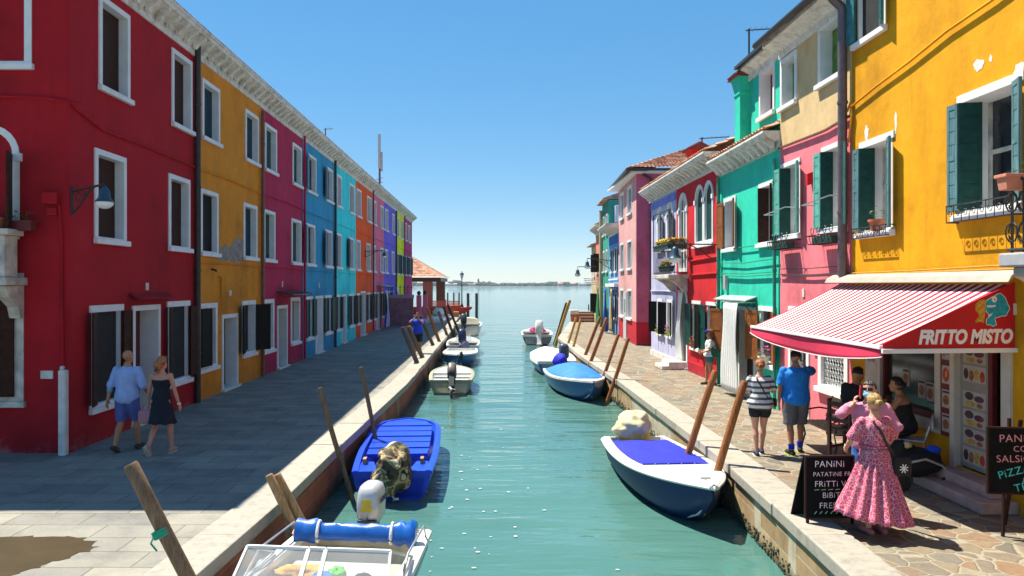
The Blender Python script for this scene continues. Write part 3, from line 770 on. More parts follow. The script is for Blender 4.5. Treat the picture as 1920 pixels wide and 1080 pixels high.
# stone post against the corner
P0 = onz(123, 852)
t = MB(); t.box(P0.x-.055, P0.x+.075, P0.y-.15, P0.y-.02, 0, 1.5); t.box(P0.x-.04, P0.x+.02, P0.y-.13, P0.y-.04, 1.5, 1.57)
o = t.build('corner_post', mat('whitewashed_stone', (.6, .57, .54), .85, .25, 4, bump=.5), loc=(P0.x, P0.y-.1, 0), bevel=.025); tag(o, 'whitewashed stone guard post at the corner of the red house', 'stone post')
# bracket lamp on the red house
yl = 13.2
LB = at(140, 400, yl)
def wall_lamp(name, label, root, tip, drop, m_=None, scroll=True, arm_r=.02, sz=1.0):
    root, tip = V(root), V(tip); t = empty(name, root, label, 'wall lamp')
    m = MB(); m.tube([root, tip], arm_r, 8); m.tube([root+V((0, 0, -.42*sz)), root+V((0, 0, .1))], arm_r*1.2, 8)
    d = (tip-root)
    if scroll:
        m.tube([root+V((0, 0, -.4*sz)), root+d*.2+V((0, 0, -.3*sz)), root+d*.45+V((0, 0, -.12*sz)), root+d*.7], arm_r*.9, 6)
        for k, f in ((.2, .1), (.42, .06)):
            c = root+d*k+V((0, 0, -.13*sz)); m.tube([c+d.normalized()*(f*cos(q*.55))*(1-q*.05)*sz+V((0, 0, f*sin(q*.55)*(1-q*.05)*sz)) for q in range(13)], arm_r*.6, 5)
    m.tube([tip, tip-V((0, 0, drop))], arm_r*.7, 6); m.build('bracket', BLACK, t)
    c = tip-V((0, 0, drop))
    m = MB(); m.lathe(c-V((0, 0, .26*sz)), [(.1*sz, 0), (.16*sz, .01), (.1*sz, .08*sz), (.085*sz, .2*sz), (.05*sz, .26*sz), (.02, .28*sz)], 18); m.build('lamp_cap', mat('lamp_blue_metal', (.02, .055, .09), .4, .2, 6), t, smooth=True)
    m = MB(); m.ell(c-V((0, 0, .27*sz)), (.145*sz, .145*sz, .1*sz), n=18, m=10); m.build('lamp_shade', mat('white_glass', (.75, .77, .8), .25, .05, 3), t, smooth=True)
    return t
rt = V((-7.5+.02, at(140, 372, 13.4).y-.0, 3+.0))
wall_lamp('wall_lamp', 'blue and white bell lamp on scrolled iron bracket at the red corner', at(137, 360, 13.1)+V((0, -.02, 0)), at(196, 345, 12.5), .06, sz=.98)
wall_lamp('wall_lamp', 'bracket lamp jutting from the bright orange house', FL.P(ly(684), .02, 4.95), FL.P(ly(684), 1.15, 5.0), .1, sz=.9)
# aerials and mobile mast on the roof
t = empty('phone_mast', (-8.2, 53.8, 9.6), 'tall grey mobile phone mast on the shaded row roof', 'mast')
x, y = -8.15, 53.5
m = MB(); m.tube([(x, y, 9.2), (x, y, 13.4)], [.09, .06], 8)
for k in range(5): m.bar((x-.25, y, 9.4+k*.3), (x+.25, y, 9.55+k*.3), .03)
m.build('pole', mat('mast_metal', (.1, .09, .12), .5), t)
m = MB(); m.box(x-.1, x+.1, y-.2, y-.06, 11.4, 13.9); m.box(x+.08, x+.22, y-.1, y+.1, 11.2, 12.6); m.build('antenna_panel', mat('grey_panel', (.45, .45, .47), .5), t, bevel=.03)
def aerial(x, y, z, h, label, bl=1.0):
    t = empty('tv_aerial', (x, y, z), label, 'aerial')
    m = MB(); m.tube([(x, y, z), (x, y, z+h)], .028, 6); m.build('mast', mat('aerial_dark', (.05, .05, .06), .5), t)
    m = MB(); m.tube([(x-.1, y, z+h-.05), (x+bl, y, z+h+.02*bl)], .02, 5)
    for k in range(7): m.tube([(x+k*.16*bl, y-.22, z+h-.03+k*.01*bl), (x+k*.16*bl, y+.22, z+h-.03+k*.01*bl)], .006, 4)
    m.build('antenna', mat('aerial_dark', (.05, .05, .06), .5), t)
aerial(-8.0, 35.4, 9.4, 1.1, 'small television aerial on the roof above the steel blue house', .35)
aerial(7.55, 21.6, 8.3, 2.2, 'thin television aerial above the turquoise chimney')
aerial(7.8, 27.3, 7.1, 1.35, 'thin television aerial behind the chimney of the arched red house')
# garden wall, railing and curtains at the far end of the row
GW = Fr((0, 52.6, 0), (1, 0, 0), (0, -1, 0))
t = empty('garden_wall', (-6.5, 52.6, 0), 'rose brick garden wall with iron spikes closing the shaded row', 'wall')
m = MB(); m.box(-7.49, -5.62, 52.6, 52.85, 0, 2.0); m.build('brickwork', BRICKW, t)
m = MB(); m.box(-7.49, -5.58, 52.56, 52.89, 2.0, 2.26); m.build('coping', mat('mauve_plaster', (.35, .24, .34), .8), t)
m = MB()
for k in range(7): m.tube([(-7.4+k*.28, 52.7, 2.26), (-7.4+k*.28, 52.7, 2.75)], .02, 5); m.ell((-7.4+k*.28, 52.7, 2.8), (.05, .05, .07), n=6, m=4)
m.build('spikes', BLACK, t)
for j, (yy, lb) in enumerate(((53.2, 'nearer pink garden gate post beside the rose brick wall'), (57, 'farther pink garden gate post beside the rose brick wall'))):
    t = empty('gate_post', (-5.3+.12*j, yy, 0), lb, 'gate post'); m = MB(); m.box(-5.45+.1*j, -5.1+.1*j, yy, yy+.35, 0, 2.2); m.build('shaft', ROSE, t)
    m = MB(); m.ell((-5.28+.1*j, yy+.17, 2.36), (.15, .15, .17), n=10, m=8); m.build('ball_finial', BLACK, t, smooth=True)
def curtain(fr, u0, u1, d, z0, z1, mats, label, waves=7, stripes=None, twist=0, amp=.06, nm='door_curtain', cat='curtain'):
    """hanging pleated cloth on a rod"""
    t = empty(nm, fr.P((u0+u1)/2, d, z0), label, cat)
    m = MB(); N = waves*8; R_ = 14
    b = len(m.v)
    def pt(i, j):
        a = i/N; q = j/R_; sw = sin(q*pi*.9)*twist
        uu = u0+(u1-u0)*(a*(1-.28*abs(twist)*sin(q*pi)**2)+.14*abs(twist)*sin(q*pi)**2)+sw*.25*(u1-u0)
        return fr.P(uu, d+amp*(.35+.65*q)*sin(a*waves*2*pi+q*.8)+.03*sin(q*5+a*4), z1+(z0-z1)*q)
    for i in range(N):
        m.m = (int(i*stripes/N) % 2) if stripes else 0
        for j in range(R_): m.quad(pt(i, j), pt(i+1, j), pt(i+1, j+1), pt(i, j+1))
    o = m.build('cloth', mats, t, smooth=True)
    so_ = o.modifiers.new('thick', 'SOLIDIFY'); so_.thickness = .008
    m = MB(); m.tube([fr.P(u0-.1, d, z1+.02), fr.P(u1+.1, d, z1+.02)], .014, 6)
    for u in (u0-.08, u1+.08): m.tube([fr.P(u, 0, z1+.02), fr.P(u, d, z1+.02)], .012, 5)
    m.build('rod', ALU, t); return t
BLUECL = mat('blue_cloth', (.03, .09, .45), .9, .15, 10); WHITECL = mat('white_cloth', (.72, .72, .7), .9, .06, 8); GREENCL = mat('green_cloth', (.02, .2, .06), .9, .2, 8); STRIPG = mat('grey_cloth', (.1, .12, .15), .9)
curtain(FL, ly(709), ly(714.5), .5, .15, 2.55, [BLUECL, WHITECL], 'blue and white striped door curtain on the rose pink house', 6, 9, .8)
curtain(FL, ly(731.5), ly(737), .45, .15, 2.75, [STRIPG, WHITECL], 'twisted white and grey striped curtain on the violet house', 6, 11, 1.1)
h_ = N.hood(ly(706), ly(718), 2.85, .7, mat('pale_canopy', (.4, .42, .45), .5))
# ---------------------------------------------------------------- right terrace
XR = 6.85
LITSH = mat('sunlit_teal_shutter', (.1, .36, .3), .6, .25, 8)  # sunlit leaves get this lighter teal, reveal leaves the dark green
FADEDLITSH = wood('faded_sunlit_shutter', (.1, .22, .24), .7)  # faded slats, with sunlight on the outer leaves put into the colour
FR = Fr((XR, 0, 0), (0, 1, 0), (-1, 0, 0))
def ry(x, X=XR): return F_*X/(x-922)
def rz(x, y, X=XR): return 3-(y-533)*ry(x, X)/F_
YEL = stucco('golden_yellow_plaster', (.74, .33, .002), (.72, .66, .55), .03, damp=.35)
PINK = stucco('salmon_pink_plaster', (.85, .2, .24), damp=.3); BEIGE = stucco('pale_ochre_plaster', (.66, .47, .24), (.5, .3, .2), .1)
TEAL = stucco('teal_green_plaster', (.025, .6, .42), damp=.6); REDR = stucco('bright_red_plaster', (.6, .012, .02), damp=.4)
LILA = stucco('lilac_plaster', (.5, .5, .72), damp=.1); ROSL = stucco('pale_rose_plaster', (.68, .36, .35)); SKYB = stucco('light_blue_plaster', (.16, .38, .68)); DEEPB = stucco('deep_blue_plaster', (.02, .16, .55))
SHROSE = stucco('shaded_rose_plaster', (.52, .10, .17), (.2, .05, .1), .3); SEAG = stucco('sea_green_plaster', (.04, .3, .22)); CORAL = stucco('coral_plaster', (.7, .22, .15)); CREAM = stucco('cream_plaster', (.62, .5, .3))  # alley wall rose darkened, its shade put into the colour
REDB = stucco('red_base_plaster', (.5, .012, .03))
# --- yellow house with the snack shop
Y = House('corner_house', 'tall golden yellow house above the snack shop awning, nearest on the right', FR, 4.5, 14.0, 9.9, YEL, 8, 'house', ends=(1, 1)); Y.cm = CORN
Y.window(12.75, 13.83, 7.42, 9.1, cas=.1, pane=DARKROOM, shut=(('R', 174, .28), ('L', 158, .3)), shm=TEALSH, head_only=True, mull=())
yw = Y.window(12.5, 13.68, 3.86, 5.62, cas=.12, pane=GLASS, shut=(('R', 177, .21), ('R', -80, .28, GREENSH), ('L', 160, .27)), shm=FADEDLITSH, head_only=True, mull=(4.8,), blind=OLDSTONE, dep=.4)
yw2 = Y.window(9.45, 10.8, 3.94, 5.75, cas=.12, pane=GLASS, shut=(('R', 177, .2), ('R', -80, .28, GREENSH), ('L', 160, .25)), shm=FADEDLITSH, head_only=True, mull=(4.9,), blind=OLDSTONE, dep=.4)
Y.window(6.2, 7.2, 3.95, 5.7, cas=.12, pane=GLASS, shut=(('R', 165),), shm=GREENSH, head_only=True)
Y.pipe(14.08, 3.15, 8.2, GREYPIPE, .085, .14, hook=.42)
Y.cornice(9.6, 10.1, .5, .5); Y.gable(10.165, .55, 1.6)
Y.cable([(13.95, 6.35), (13.0, 6.5), (12, 6.62), (11, 6.78), (10, 6.86), (9, 7.0), (7, 7.2)], .022, d=.05, m_=YEL)
Y.cable([(14.05, 6.3), (13.93, 6.45), (13.88, 6.2), (14.0, 5.7)], .02, d=.06, m_=YEL)
for k in range(2): Y.cable([(13.95, 3.16+k*.05), (12, 3.19+k*.03), (10, 3.2+k*.05), (8.8, 3.2+k*.04)], .012, d=.04, m_=mat('yellow_cable', (.5, .24, .02), .6))
FLAKE = mat('bare_render', (.72, .68, .62), .9, .15, 10, bump=.3)
rr = random.Random(14)
m = MB()
for px, py, a, b in ((1835, 122, .13, .09), (1858, 110, .035, .06), (1912, 132, .1, .11), (1625, 250, .09, .16), (1680, 228, .045, .2), (1783, 203, .035, .03)):
    u, z = ry(px), rz(px, py); pts = []
    for k in range(14):
        t = 2*pi*k/14; q = rr.uniform(.65, 1.15); pts.append(Y.fr.P(u+a*q*cos(t), .004, z+b*q*sin(t)))
    m = MB(); m.prism(pts, (0, 0, 0)); m.build('bare_patch', FLAKE, Y.root, fix=False)
def win_rail(wo, fr, u0, u1, z0, z1, d=.2, n=7, pot=None):
    m = MB()
    for z in (z0, z1): m.tube([fr.P(u0, 0, z), fr.P(u0, d, z), fr.P(u1, d, z), fr.P(u1, 0, z)], .011, 5)
    for k in range(n+1):
        u = u0+(u1-u0)*k/n; c = (u1-u0)/n
        m.tube([fr.P(u, d, z0), fr.P(u, d, z1)], .007, 4)
        if k < n: m.tube([fr.P(u+c/2+c*.32*cos(q*.7)*(1-q*.06), d, (z0+z1)/2+c*.32*sin(q*.7)*(1-q*.06)) for q in range(12)], .007, 4)
    m.build('window_rail', BLACK, wo)
win_rail(yw, Y.fr, 12.5, 13.68, 3.84, 4.02, .16, 6)
win_rail(yw2, Y.fr, 9.42, 10.8, 3.9, 4.14, .18, 8)
def pot(c, r, h, label, cat='flower pot', plant=True, pm=None, fl=None, nm='flower_pot', group=None, n=40, ph=.16):
    t = empty(nm, c, label, cat, group)
    m = MB(); m.lathe(c, [(r*.68, 0), (r*.95, h*.8), (r*1.08, h*.8), (r*1.08, h), (r*.95, h), (r*.9, h*.9)], 14); m.build('pot', pm or TERRA, t, smooth=True)
    if plant:
        m = MB(); foliage(m, V(c)+V((0, 0, h+ph*.6)), (r*1.1, r*1.1, ph), n, rr, .045); m.build('foliage', LEAF, t, fix=False)
        if fl: m = MB(); foliage(m, V(c)+V((0, 0, h+ph*.9)), (r*1.2, r*1.2, ph*.8), n, rr, .035); m.build('blossom', fl, t, fix=False)
    return t
m_ = FR.P(12.95, .08, 3.94)
pot(m_, .13, .2, 'red clay pot on the sill of the smaller yellow house window', n=16)
# side balcony (partly out of frame)
t = empty('balcony', (6.4, 7.6, 3.3), 'stone balcony with black iron railing at the right edge of the yellow house', 'balcony')
m = MB(); m.box(5.95, 6.845, 6.2, 8.65, 3.2, 3.36); m.box(6.05, 6.84, 6.3, 8.55, 3.1, 3.2); m.build('slab', mat('grey_stone', (.34, .34, .37), .8, .2, 5), t, bevel=.02)
for y in (8.4,):
    m = MB(); m.prism([V((6.84, y, 2.6)), V((6.7, y, 2.65)), V((6.45, y, 2.9)), V((6.1, y, 3.09)), V((6.84, y, 3.09))], (0, .2, 0)); m.build('corbel', OLDSTONE, t)
m = MB()
for z in (3.4, 4.2): m.tube([(6.83, 8.58, z), (6.02, 8.58, z), (6.02, 6.2, z)], .018, 6)
def balus(m, x, y, dx, dy):
    m.tube([(x, y, 3.36), (x, y, 4.2)], .009, 5)
    for zc, r in ((3.6, .07), (3.95, .07)):
        m.tube([(x+dx*r*cos(q*.6), y+dy*r*cos(q*.6), zc+r*1.6*sin(q*.6)) for q in range(11)], .009, 5)
for k in range(6): balus(m, 6.06+k*.14, 8.58, 1, 0)
for k in range(14): balus(m, 6.02, 8.5-k*.165, 0, 1)
m.build('railing', BLACK, t)
FBAL = Fr((6.02, 0, 0), (0, 1, 0), (-1, 0, 0))
planter(Fr((0, 8.58, 0), (1, 0, 0), (0, -1, 0)), 5.86, 6.6, .14, 4.08, .17, 'pink terracotta trough hung on the black balcony railing', pm=mat('pink_terracotta', (.55, .2, .13), .7), dens=10)
# --- shop front on the ground floor
SHOPW = mat('cream_surround', (.62, .56, .46), .7, .1, 4)
DKRED = mat('dark_red_frame', (.15, .012, .01), .5, .2, 6)
Y.hole([(11.32, .85), (12.95, .85), (12.95, 2.55), (11.32, 2.55)])
m = MB()
for a, b, c, d in ((11.2, 11.34, .72, 2.7), (12.93, 13.05, .72, 2.7), (11.34, 12.93, .72, .9), (11.34, 12.93, 2.5, 2.7)): m.fbox(FR, a, b, -.2, .03, c, d)
wo = m.build('shop_window', SHOPW, Y.root)
m = MB()
for a, b, c, d in ((11.345, 11.4, .905, 2.495), (12.87, 12.925, .905, 2.495), (11.4, 12.87, .905, 1.0), (11.4, 12.87, 2.4, 2.495)): m.fbox(FR, a, b, -.12, -.02, c, d)
m.build('frame', DKRED, wo)
m = MB(); m.fbox(FR, 11.4, 12.87, -.09, -.08, 1.0, 2.4); m.build('pane', GLASS, wo)
PAPER = mat('paper', (.45, .43, .38), .8, .06, 5); FOODB = mat('food_brown', (.3, .12, .04), .7, .5, 14); FOODD = mat('food_dark', (.07, .04, .05), .7, .5, 14); FOODY = mat('food_yellow', (.5, .32, .06), .7, .4, 14); FOODR = mat('food_red', (.5, .06, .03), .6, .5, 14)  # paper toned down, awning shade put into its colour
PURP = mat('purple_sticker', (.12, .05, .5), .5)
m = MB(); m.fbox(FR, 12.4, 12.6, -.079, -.076, 2.2, 2.27); m.fbox(FR, 12.35, 12.62, -.079, -.076, 2.02, 2.09)
m.build('sticker', PURP, wo)
def card(fr, u0, u1, z0, z1, d, kind, parent):
    """printed picture card: paper with food shapes"""
    m = MB(); m.fbox(fr, u0, u1, d, d+.006, z0, z1); o = m.build('picture_card', PAPER, parent)
    w_, h_ = u1-u0, z1-z0; cu, cz_ = (u0+u1)/2, (z0+z1)/2
    def disc(a, b, ra, rb, mm, nm='print', e=.001):
        q = MB(); q.prism([fr.P(cu+a*w_+ra*w_*cos(k*pi/8), d+.006+e, cz_+b*h_+rb*h_*sin(k*pi/8)) for k in range(16)], (0, 0, 0)); q.build(nm, mm, o, fix=False)
    if kind == 'sand':
        disc(.22, .2, .2, .25, FOODD); disc(-.22, .1, .22, .2, mat('food_plum', (.13, .04, .07), .7, .4, 12), e=.0014); disc(.15, -.28, .22, .18, FOODY, e=.0018); disc(-.25, -.3, .14, .15, FOODB, e=.002)
    elif kind == 'red': disc(0, 0, .42, .4, FOODR); disc(-.05, .05, .16, .2, mat('food_orange', (.7, .25, .05), .6), e=.002)
    elif kind == 'icecream':
        for k, mm in enumerate((FOODR, FOODY, FOODB, FOODD)): disc(-.36+k*.24, -.1+.08*(k % 2), .11, .35, mm, e=.001+k*.0003)
    elif kind == 'text':
        for k in range(4): q = MB(); q.fbox(fr, cu-w_*.4, cu+w_*.02, d+.0062, d+.007, cz_+h_*(.3-k*.17), cz_+h_*(.34-k*.17)); q.build('print', FOODD, o)
        q = MB(); q.fbox(fr, cu+w_*.1, cu+w_*.38, d+.0062, d+.007, cz_-h_*.35, cz_+h_*.35); q.build('print', mat('print_violet', (.2, .15, .35), .7), o)
    else: disc(0, -.08, .4, .28, FOODB); q = MB(); q.fbox(fr, cu-w_*.42, cu+w_*.42, d+.0062, d+.0068, cz_+h_*.3, cz_+h_*.42); q.build('print', FOODD, o)
    return o
for u, z in ((11.62, 1.3), (11.85, 1.32), (12.3, 1.45)): card(FR, u-.1, u+.1, z-.15, z+.15, -.078, 'plain', wo)
# red board of four pictures
t = empty('menu_board', FR.P(11.1, .02, 1.6), 'dark red wall board of four food pictures beside the shop door', 'menu board')
m = MB(); m.fbox(FR, 10.9, 11.17, .002, .035, .72, 2.2); m.build('board', DKRED, t, bevel=.006)
for k, kd in enumerate(('text', 'red', 'plain', 'plain')): card(FR, 10.94, 11.13, 1.87-k*.36, 2.14-k*.36, .035, kd, t)
# tall menu strip left of the window and picture strip inside the door
t = empty('menu_poster', FR.P(13.25, .02, 1.6), 'cream menu poster beside the window, under the awning valance', 'menu board')
m = MB(); m.fbox(FR, 13.06, 13.44, .002, .03, .7, 2.55); m.build('board', SHOPW, t)
card(FR, 13.1, 13.38, 1.95, 2.3, .03, 'red', t); card(FR, 13.1, 13.38, 1.6, 1.85, .03, 'icecream', t)
du0, du1 = 9.72, 10.87
Y.hole([(du0, .34), (du1, .34), (du1, 2.6), (du0, 2.6)])
m = MB()
for a, b, c, d in ((du0-.05, du0+.13, .3, 2.6), (du1-.02, du1+.08, .0, 2.6), (du0-.12, du1+.12, 2.6, 2.75)): m.fbox(FR, a, b, -.1, .04, c, d)
do = m.build('shop_door', SHOPW, Y.root)
m = MB(); m.fbox(FR, du0, du1, -1.6, -1.55, .3, 2.6); m.fbox(FR, du0, du1, -1.55, -.3, .27, .34); m.fbox(FR, du1, du1+.05, -1.6, -.35, .3, 2.6); m.fbox(FR, du0-.05, du0, -1.6, -.35, .3, 2.6); m.fbox(FR, du0, du1, -1.6, -.3, 2.6, 2.65); m.build('dark_hallway', DARKROOM, do)
m = MB(); m.fbox(FR, 10.22, 10.85, -.1, -.06, .345, 2.59); m.build('picture_strip', mat('shaded_cream_panel', (.3, .28, .25), .7, .1, 4), do)  # cream darkened, the awning's shade put into the panel colour
m = MB(); m.fbox(FR, 10.13, 10.22, -.11, -.04, .345, 2.59); m.build('jamb', DKRED, do)
for k, kd in enumerate(('sand', 'sand', 'icecream', 'sand', 'sand', 'sand', 'icecream')):
    zc = 2.25-k*.27-(.1 if k > 2 else 0); card(FR, 10.29, 10.78, zc-.115, zc+.115, -.06, kd, do)
m = MB(); m.fbox(FR, 10.1, 10.3, -.8, -.75, .35, 1.6); m.fbox(FR, 9.95, 10.25, -1.1, -1.05, .5, 1.3); m.build('notice', mat('grey_paper', (.13, .13, .13), .8), do)
m = MB(); m.fbox(FR, 9.55, 11.1, .002, .5, .004, .16); m.fbox(FR, 9.7, 10.95, -.35, .28, .16, .31)
so_ = m.build('shop_steps', mat('pink_step_stone', (.42, .3, .28), .75, .2, 5, bump=.3), loc=FR.P(10.3, .2, 0), bevel=.015); tag(so_, 'two pinkish stone steps in front of the shop door', 'steps')
Y.finish()
# --- awning
WSTR = mat('awning_white', (.74, .7, .68), .85, .05, 5); RSTR = mat('awning_red', (.32, .007, .03), .85, .1, 5); REDF = mat('valance_red', (.58, .025, .075), .85, .1, 4); REDP = mat('awning_panel_red', (.5, .004, .012), .6, .08, 3); WBAR = mat('white_bar', (.72, .72, .72), .4, .05, 6)
t = empty('shop_awning', (6, 12, 2.6), 'red and white striped shop awning lettered FRITTO MISTO', 'awning')
y0, y1, xo, zt, zb = 9.63, 14.45, 5.11, 3.0, 2.17
m = MB(); NS = 52; R_ = 6
def aw(yy, q): return V((XR-.02+(xo-XR+.02)*q, yy, zt+(zb-zt)*q-.035*sin(pi*q)*(1+.3*sin(yy*3))))
for i in range(NS):
    m.m = i % 2; a, b = y0+(y1-y0)*(i+(0 if i % 2 else .14))/NS, y0+(y1-y0)*(i+1+(.14 if i % 2 else 0))/NS
    for j in range(R_): m.quad(aw(a, j/R_), aw(b, j/R_), aw(b, (j+1)/R_), aw(a, (j+1)/R_))
c_ = m.build('canopy', [WSTR, RSTR], t, fix=False); c_.modifiers.new('thick', 'SOLIDIFY').thickness = .006
m = MB(); NV = 40
def vl(i, q):
    f = i/NV; yy = y0-.01+(y1-y0+.06)*f; drop = (.1+.17*sin(pi*f)**.8)
    return V((xo-.01-.03*q*sin(f*9), yy, zb-.02-drop*q))
for i in range(NV):
    for j in range(4): m.quad(vl(i, j/4), vl(i+1, j/4), vl(i+1, (j+1)/4), vl(i, (j+1)/4))
v_ = m.build('valance', REDF, t, smooth=True); v_.modifiers.new('thick', 'SOLIDIFY').thickness = .006
m = MB(); m.tube([vl(i, 1) for i in range(NV+1)], .008, 5); m.build('piping', WBAR, v_)
m = MB(); m.prism([V((XR-.02, y0-.02, zt+.03)), V((XR-.02, y0-.02, zb)), V((xo, y0-.02, zb-.02)), V((xo, y0-.02, zb+.05))], (0, .015, 0)); sp = m.build('side_panel', REDP, t)
m = MB(); m.bar((XR+.0, y0-.03, zb-.03), (xo-.02, y0-.03, zb-.045), .05, .06); m.bar((xo-.012, y0, zb), (xo-.012, y1, zb), .05, .05)
for yy in (y0+.1, y1-.2): m.bar((XR, yy, 2.3), (xo+.03, yy, zb-.02), .03, .03)
m.build('frame_bar', WBAR, t, bevel=.006)
m = MB(); pr = [(0, 3.19), (.1, 3.18), (.22, 3.12), (.27, 3.03), (.25, 3.03), (.2, 3.09), (0, 3.1)]
m.prism([FR.P(y0-.25, d, z) for d, z in pr], FR.u*(y1-y0+.35)); m.build('hood', mat('taupe_hood', (.36, .33, .28), .6, .15, 4), t)
textmesh('lettering', 'FRITTO MISTO', .245, mat('lettering_white', (.8, .8, .78), .6, .03, 5), face_mtx((5.57, y0-.0225, zb+.055), (1, 0, .012), (0, 0, 1)), sp, .001, shear=.22, offset=.012, xs=.76)
# fish emblem
def emb(pts, mm, e, nm):
    q = MB(); q.prism([V(((898+a/8.31)*(y0-.02)/F_, y0-.0205-e, 3+(3-b/8.31)*(y0-.02)/F_)) for a, b in pts], (0, 0, 0)); q.build(nm, mm, sp, fix=False)
def grow(pts, k):
    out = []
    for i_ in range(len(pts)):
        (a0, b0), (a, b), (a1, b1) = pts[i_-1], pts[i_], pts[(i_+1) % len(pts)]
        n_ = V((b1-b0, a0-a1)).normalized(); out.append((a+n_.x*k, b+n_.y*k))
    return out
FB = mat('fish_blue', (.01, .32, .42), .6, .3, 22); FT = mat('fish_edge', (.6, .8, .82), .6); FG = mat('chips_gold', (.55, .28, .03), .6, .5, 45)
body = [(222, 318), (240, 292), (275, 268), (330, 232), (385, 208), (410, 185), (465, 172), (500, 205), (535, 235), (552, 285), (575, 340), (598, 385), (598, 420), (570, 460), (552, 508), (520, 516), (485, 512), (430, 535), (378, 545), (374, 585), (388, 625), (396, 655), (345, 676), (305, 650), (258, 656), (246, 610), (252, 570), (290, 535), (330, 500), (290, 500), (262, 465), (238, 425), (232, 370)]
chips = [(242, 285), (205, 262), (160, 268), (118, 285), (72, 345), (70, 430), (105, 470), (135, 505), (105, 550), (66, 600), (85, 628), (150, 606), (200, 630), (215, 570), (222, 500), (236, 430), (228, 350)]
emb(grow(body, 11), FT, 0, 'fish_outline'); emb(body, FB, .001, 'fish'); emb(grow(chips, 10), FT, .0004, 'chips_outline'); emb(chips, FG, .0014, 'chips')
emb([(250, 352), (330, 355), (392, 345), (385, 372), (320, 386), (255, 380)], WBAR, .002, 'mouth'); emb([(272, 505), (350, 470), (318, 508), (275, 548)], WBAR, .002, 'belly')
emb([(368+42*cos(k*.5), 258+50*sin(k*.5)) for k in range(13)], WBAR, .002, 'eye'); emb([(374+12*cos(k), 262+12*sin(k)) for k in range(6)], BLACK, .003, 'pupil')
# --- pink house with pale ochre top
P = House('two_tone_house', 'salmon pink house with pale ochre top floor and green shutters', FR, 14.0, 17.47, 8.6, PINK, 7, 'house', z0=0, m2=BEIGE, zsplit=6.2, ends=(0, 1)); P.cm = CORN
P.window(14.4, 15.4, 7.08, 8.36, cas=.1, pane=LGREENSH, dep=.25); P.window(16.5, 17.42, 7.08, 8.28, cas=.1, pane=LGREENSH, dep=.25)
for a, b in ((14.15, 15.25), (16.3, 17.4)):
    P.window(a, b, 4.05, 5.82, cas=.1, pane=GLASS, shut=(('R', 176, .3), ('R', -80, .26, GREENSH), ('L', 163, .3)), shm=LITSH, head_only=True, mull=(5.0,), blind=OLDSTONE, dep=.32, slat=6)
    m = MB(); z0 = 3.82
    for z, d in ((z0, .3), (z0+.17, .34)): m.tube([FR.P(a, .0, z), FR.P(a, d, z), FR.P(b, d, z), FR.P(b, .0, z)], .011, 5)
    for k in range(9):
        u = a+(b-a)*k/8; m.tube([FR.P(u, .02, z0+.1), FR.P(u, .05, z0), FR.P(u, .3, z0), FR.P(u, .34, z0+.17)], .008, 5)
    for k in range(4): u = a+(b-a)*k/4; m.tube([FR.P(u+.07*cos(q*.6), .33, z0+.26+.07*sin(q*.6)) for q in range(11)], .008, 5)
    m.build('flower_rack', BLACK, P.root)
    m = MB(); m.fbox(FR, a+.12, b-.12, .1, .27, z0+.012, z0+.14); m.build('empty_trough', mat('dark_green_trough', (.02, .06, .05), .6), P.root)
    m = MB(); m.tube([FR.P(a+.1, .02, 4.72), FR.P(a+.1, .32, 4.72), FR.P(b+.25, .32, 4.66), FR.P(b+.25, .02, 4.66)], .014, 5); m.build('shutter_bar', ALU, P.root)
P.window(14.12, 15.4, .8, 1.9, cas=.14, pane=DARKROOM, dep=.2)
m = MB()
for k in range(9):
    u = 14.3+k*.115
    m.tube([FR.P(u, -.05, .95), FR.P(u, -.05, 1.76)], .01, 5)
    for j in range(5): m.tube([FR.P(u+.045*cos(q*.7+k), -.05, 1.02+j*.16+.06*sin(q*.7+k)) for q in range(9)], .009, 4)
m.build('window_grille', mat('pale_iron', (.5, .52, .52), .5), P.root)
P.door(15.85, 16.95, 2.5, leafm=mat('dark_door', (.02, .025, .03), .4), dep=.3, cas=.13)
m = MB(); m.fbox(FR, 15.55, 15.68, 0, .12, 1.72, 2.0); m.build('intercom', mat('grey_plastic', (.4, .4, .4), .5), P.root, bevel=.01)
m = MB(); m.fbox(FR, 16.1, 16.2, 0, .02, 2.72, 2.9); m.build('house_number', STONE, P.root)
m = MB(); m.prism([FR.P(15.62, .0, 5.15), FR.P(15.78, 0, 5.15), FR.P(15.74, .14, 5.1), FR.P(15.64, .14, 5.1)], (0, 0, .25)); m.build('vent_cowl', REDR, P.root)
P.cable([(14.0, 6.2), (15, 6.14), (16, 6.17), (17.45, 6.22)], .03, BROWNPIPE, .05); P.cable([(14.0, 3.22), (15.7, 3.2), (17.4, 3.23)], .018, GREYPIPE, .06); P.cable([(14, 3.36), (15.7, 3.34), (17.4, 3.36)], .012, GREYPIPE, .06)
P.cornice(8.32, 8.62, .42, .5, teeth=False, bm=None)
P.gable(8.68, .5, 1.3)
m = MB(); m.tube([FR.P(13.9, .55, 8.66), FR.P(17.6, .55, 8.7)], .075, 10); m.build('gutter', BLACK, P.root)
P.finish()
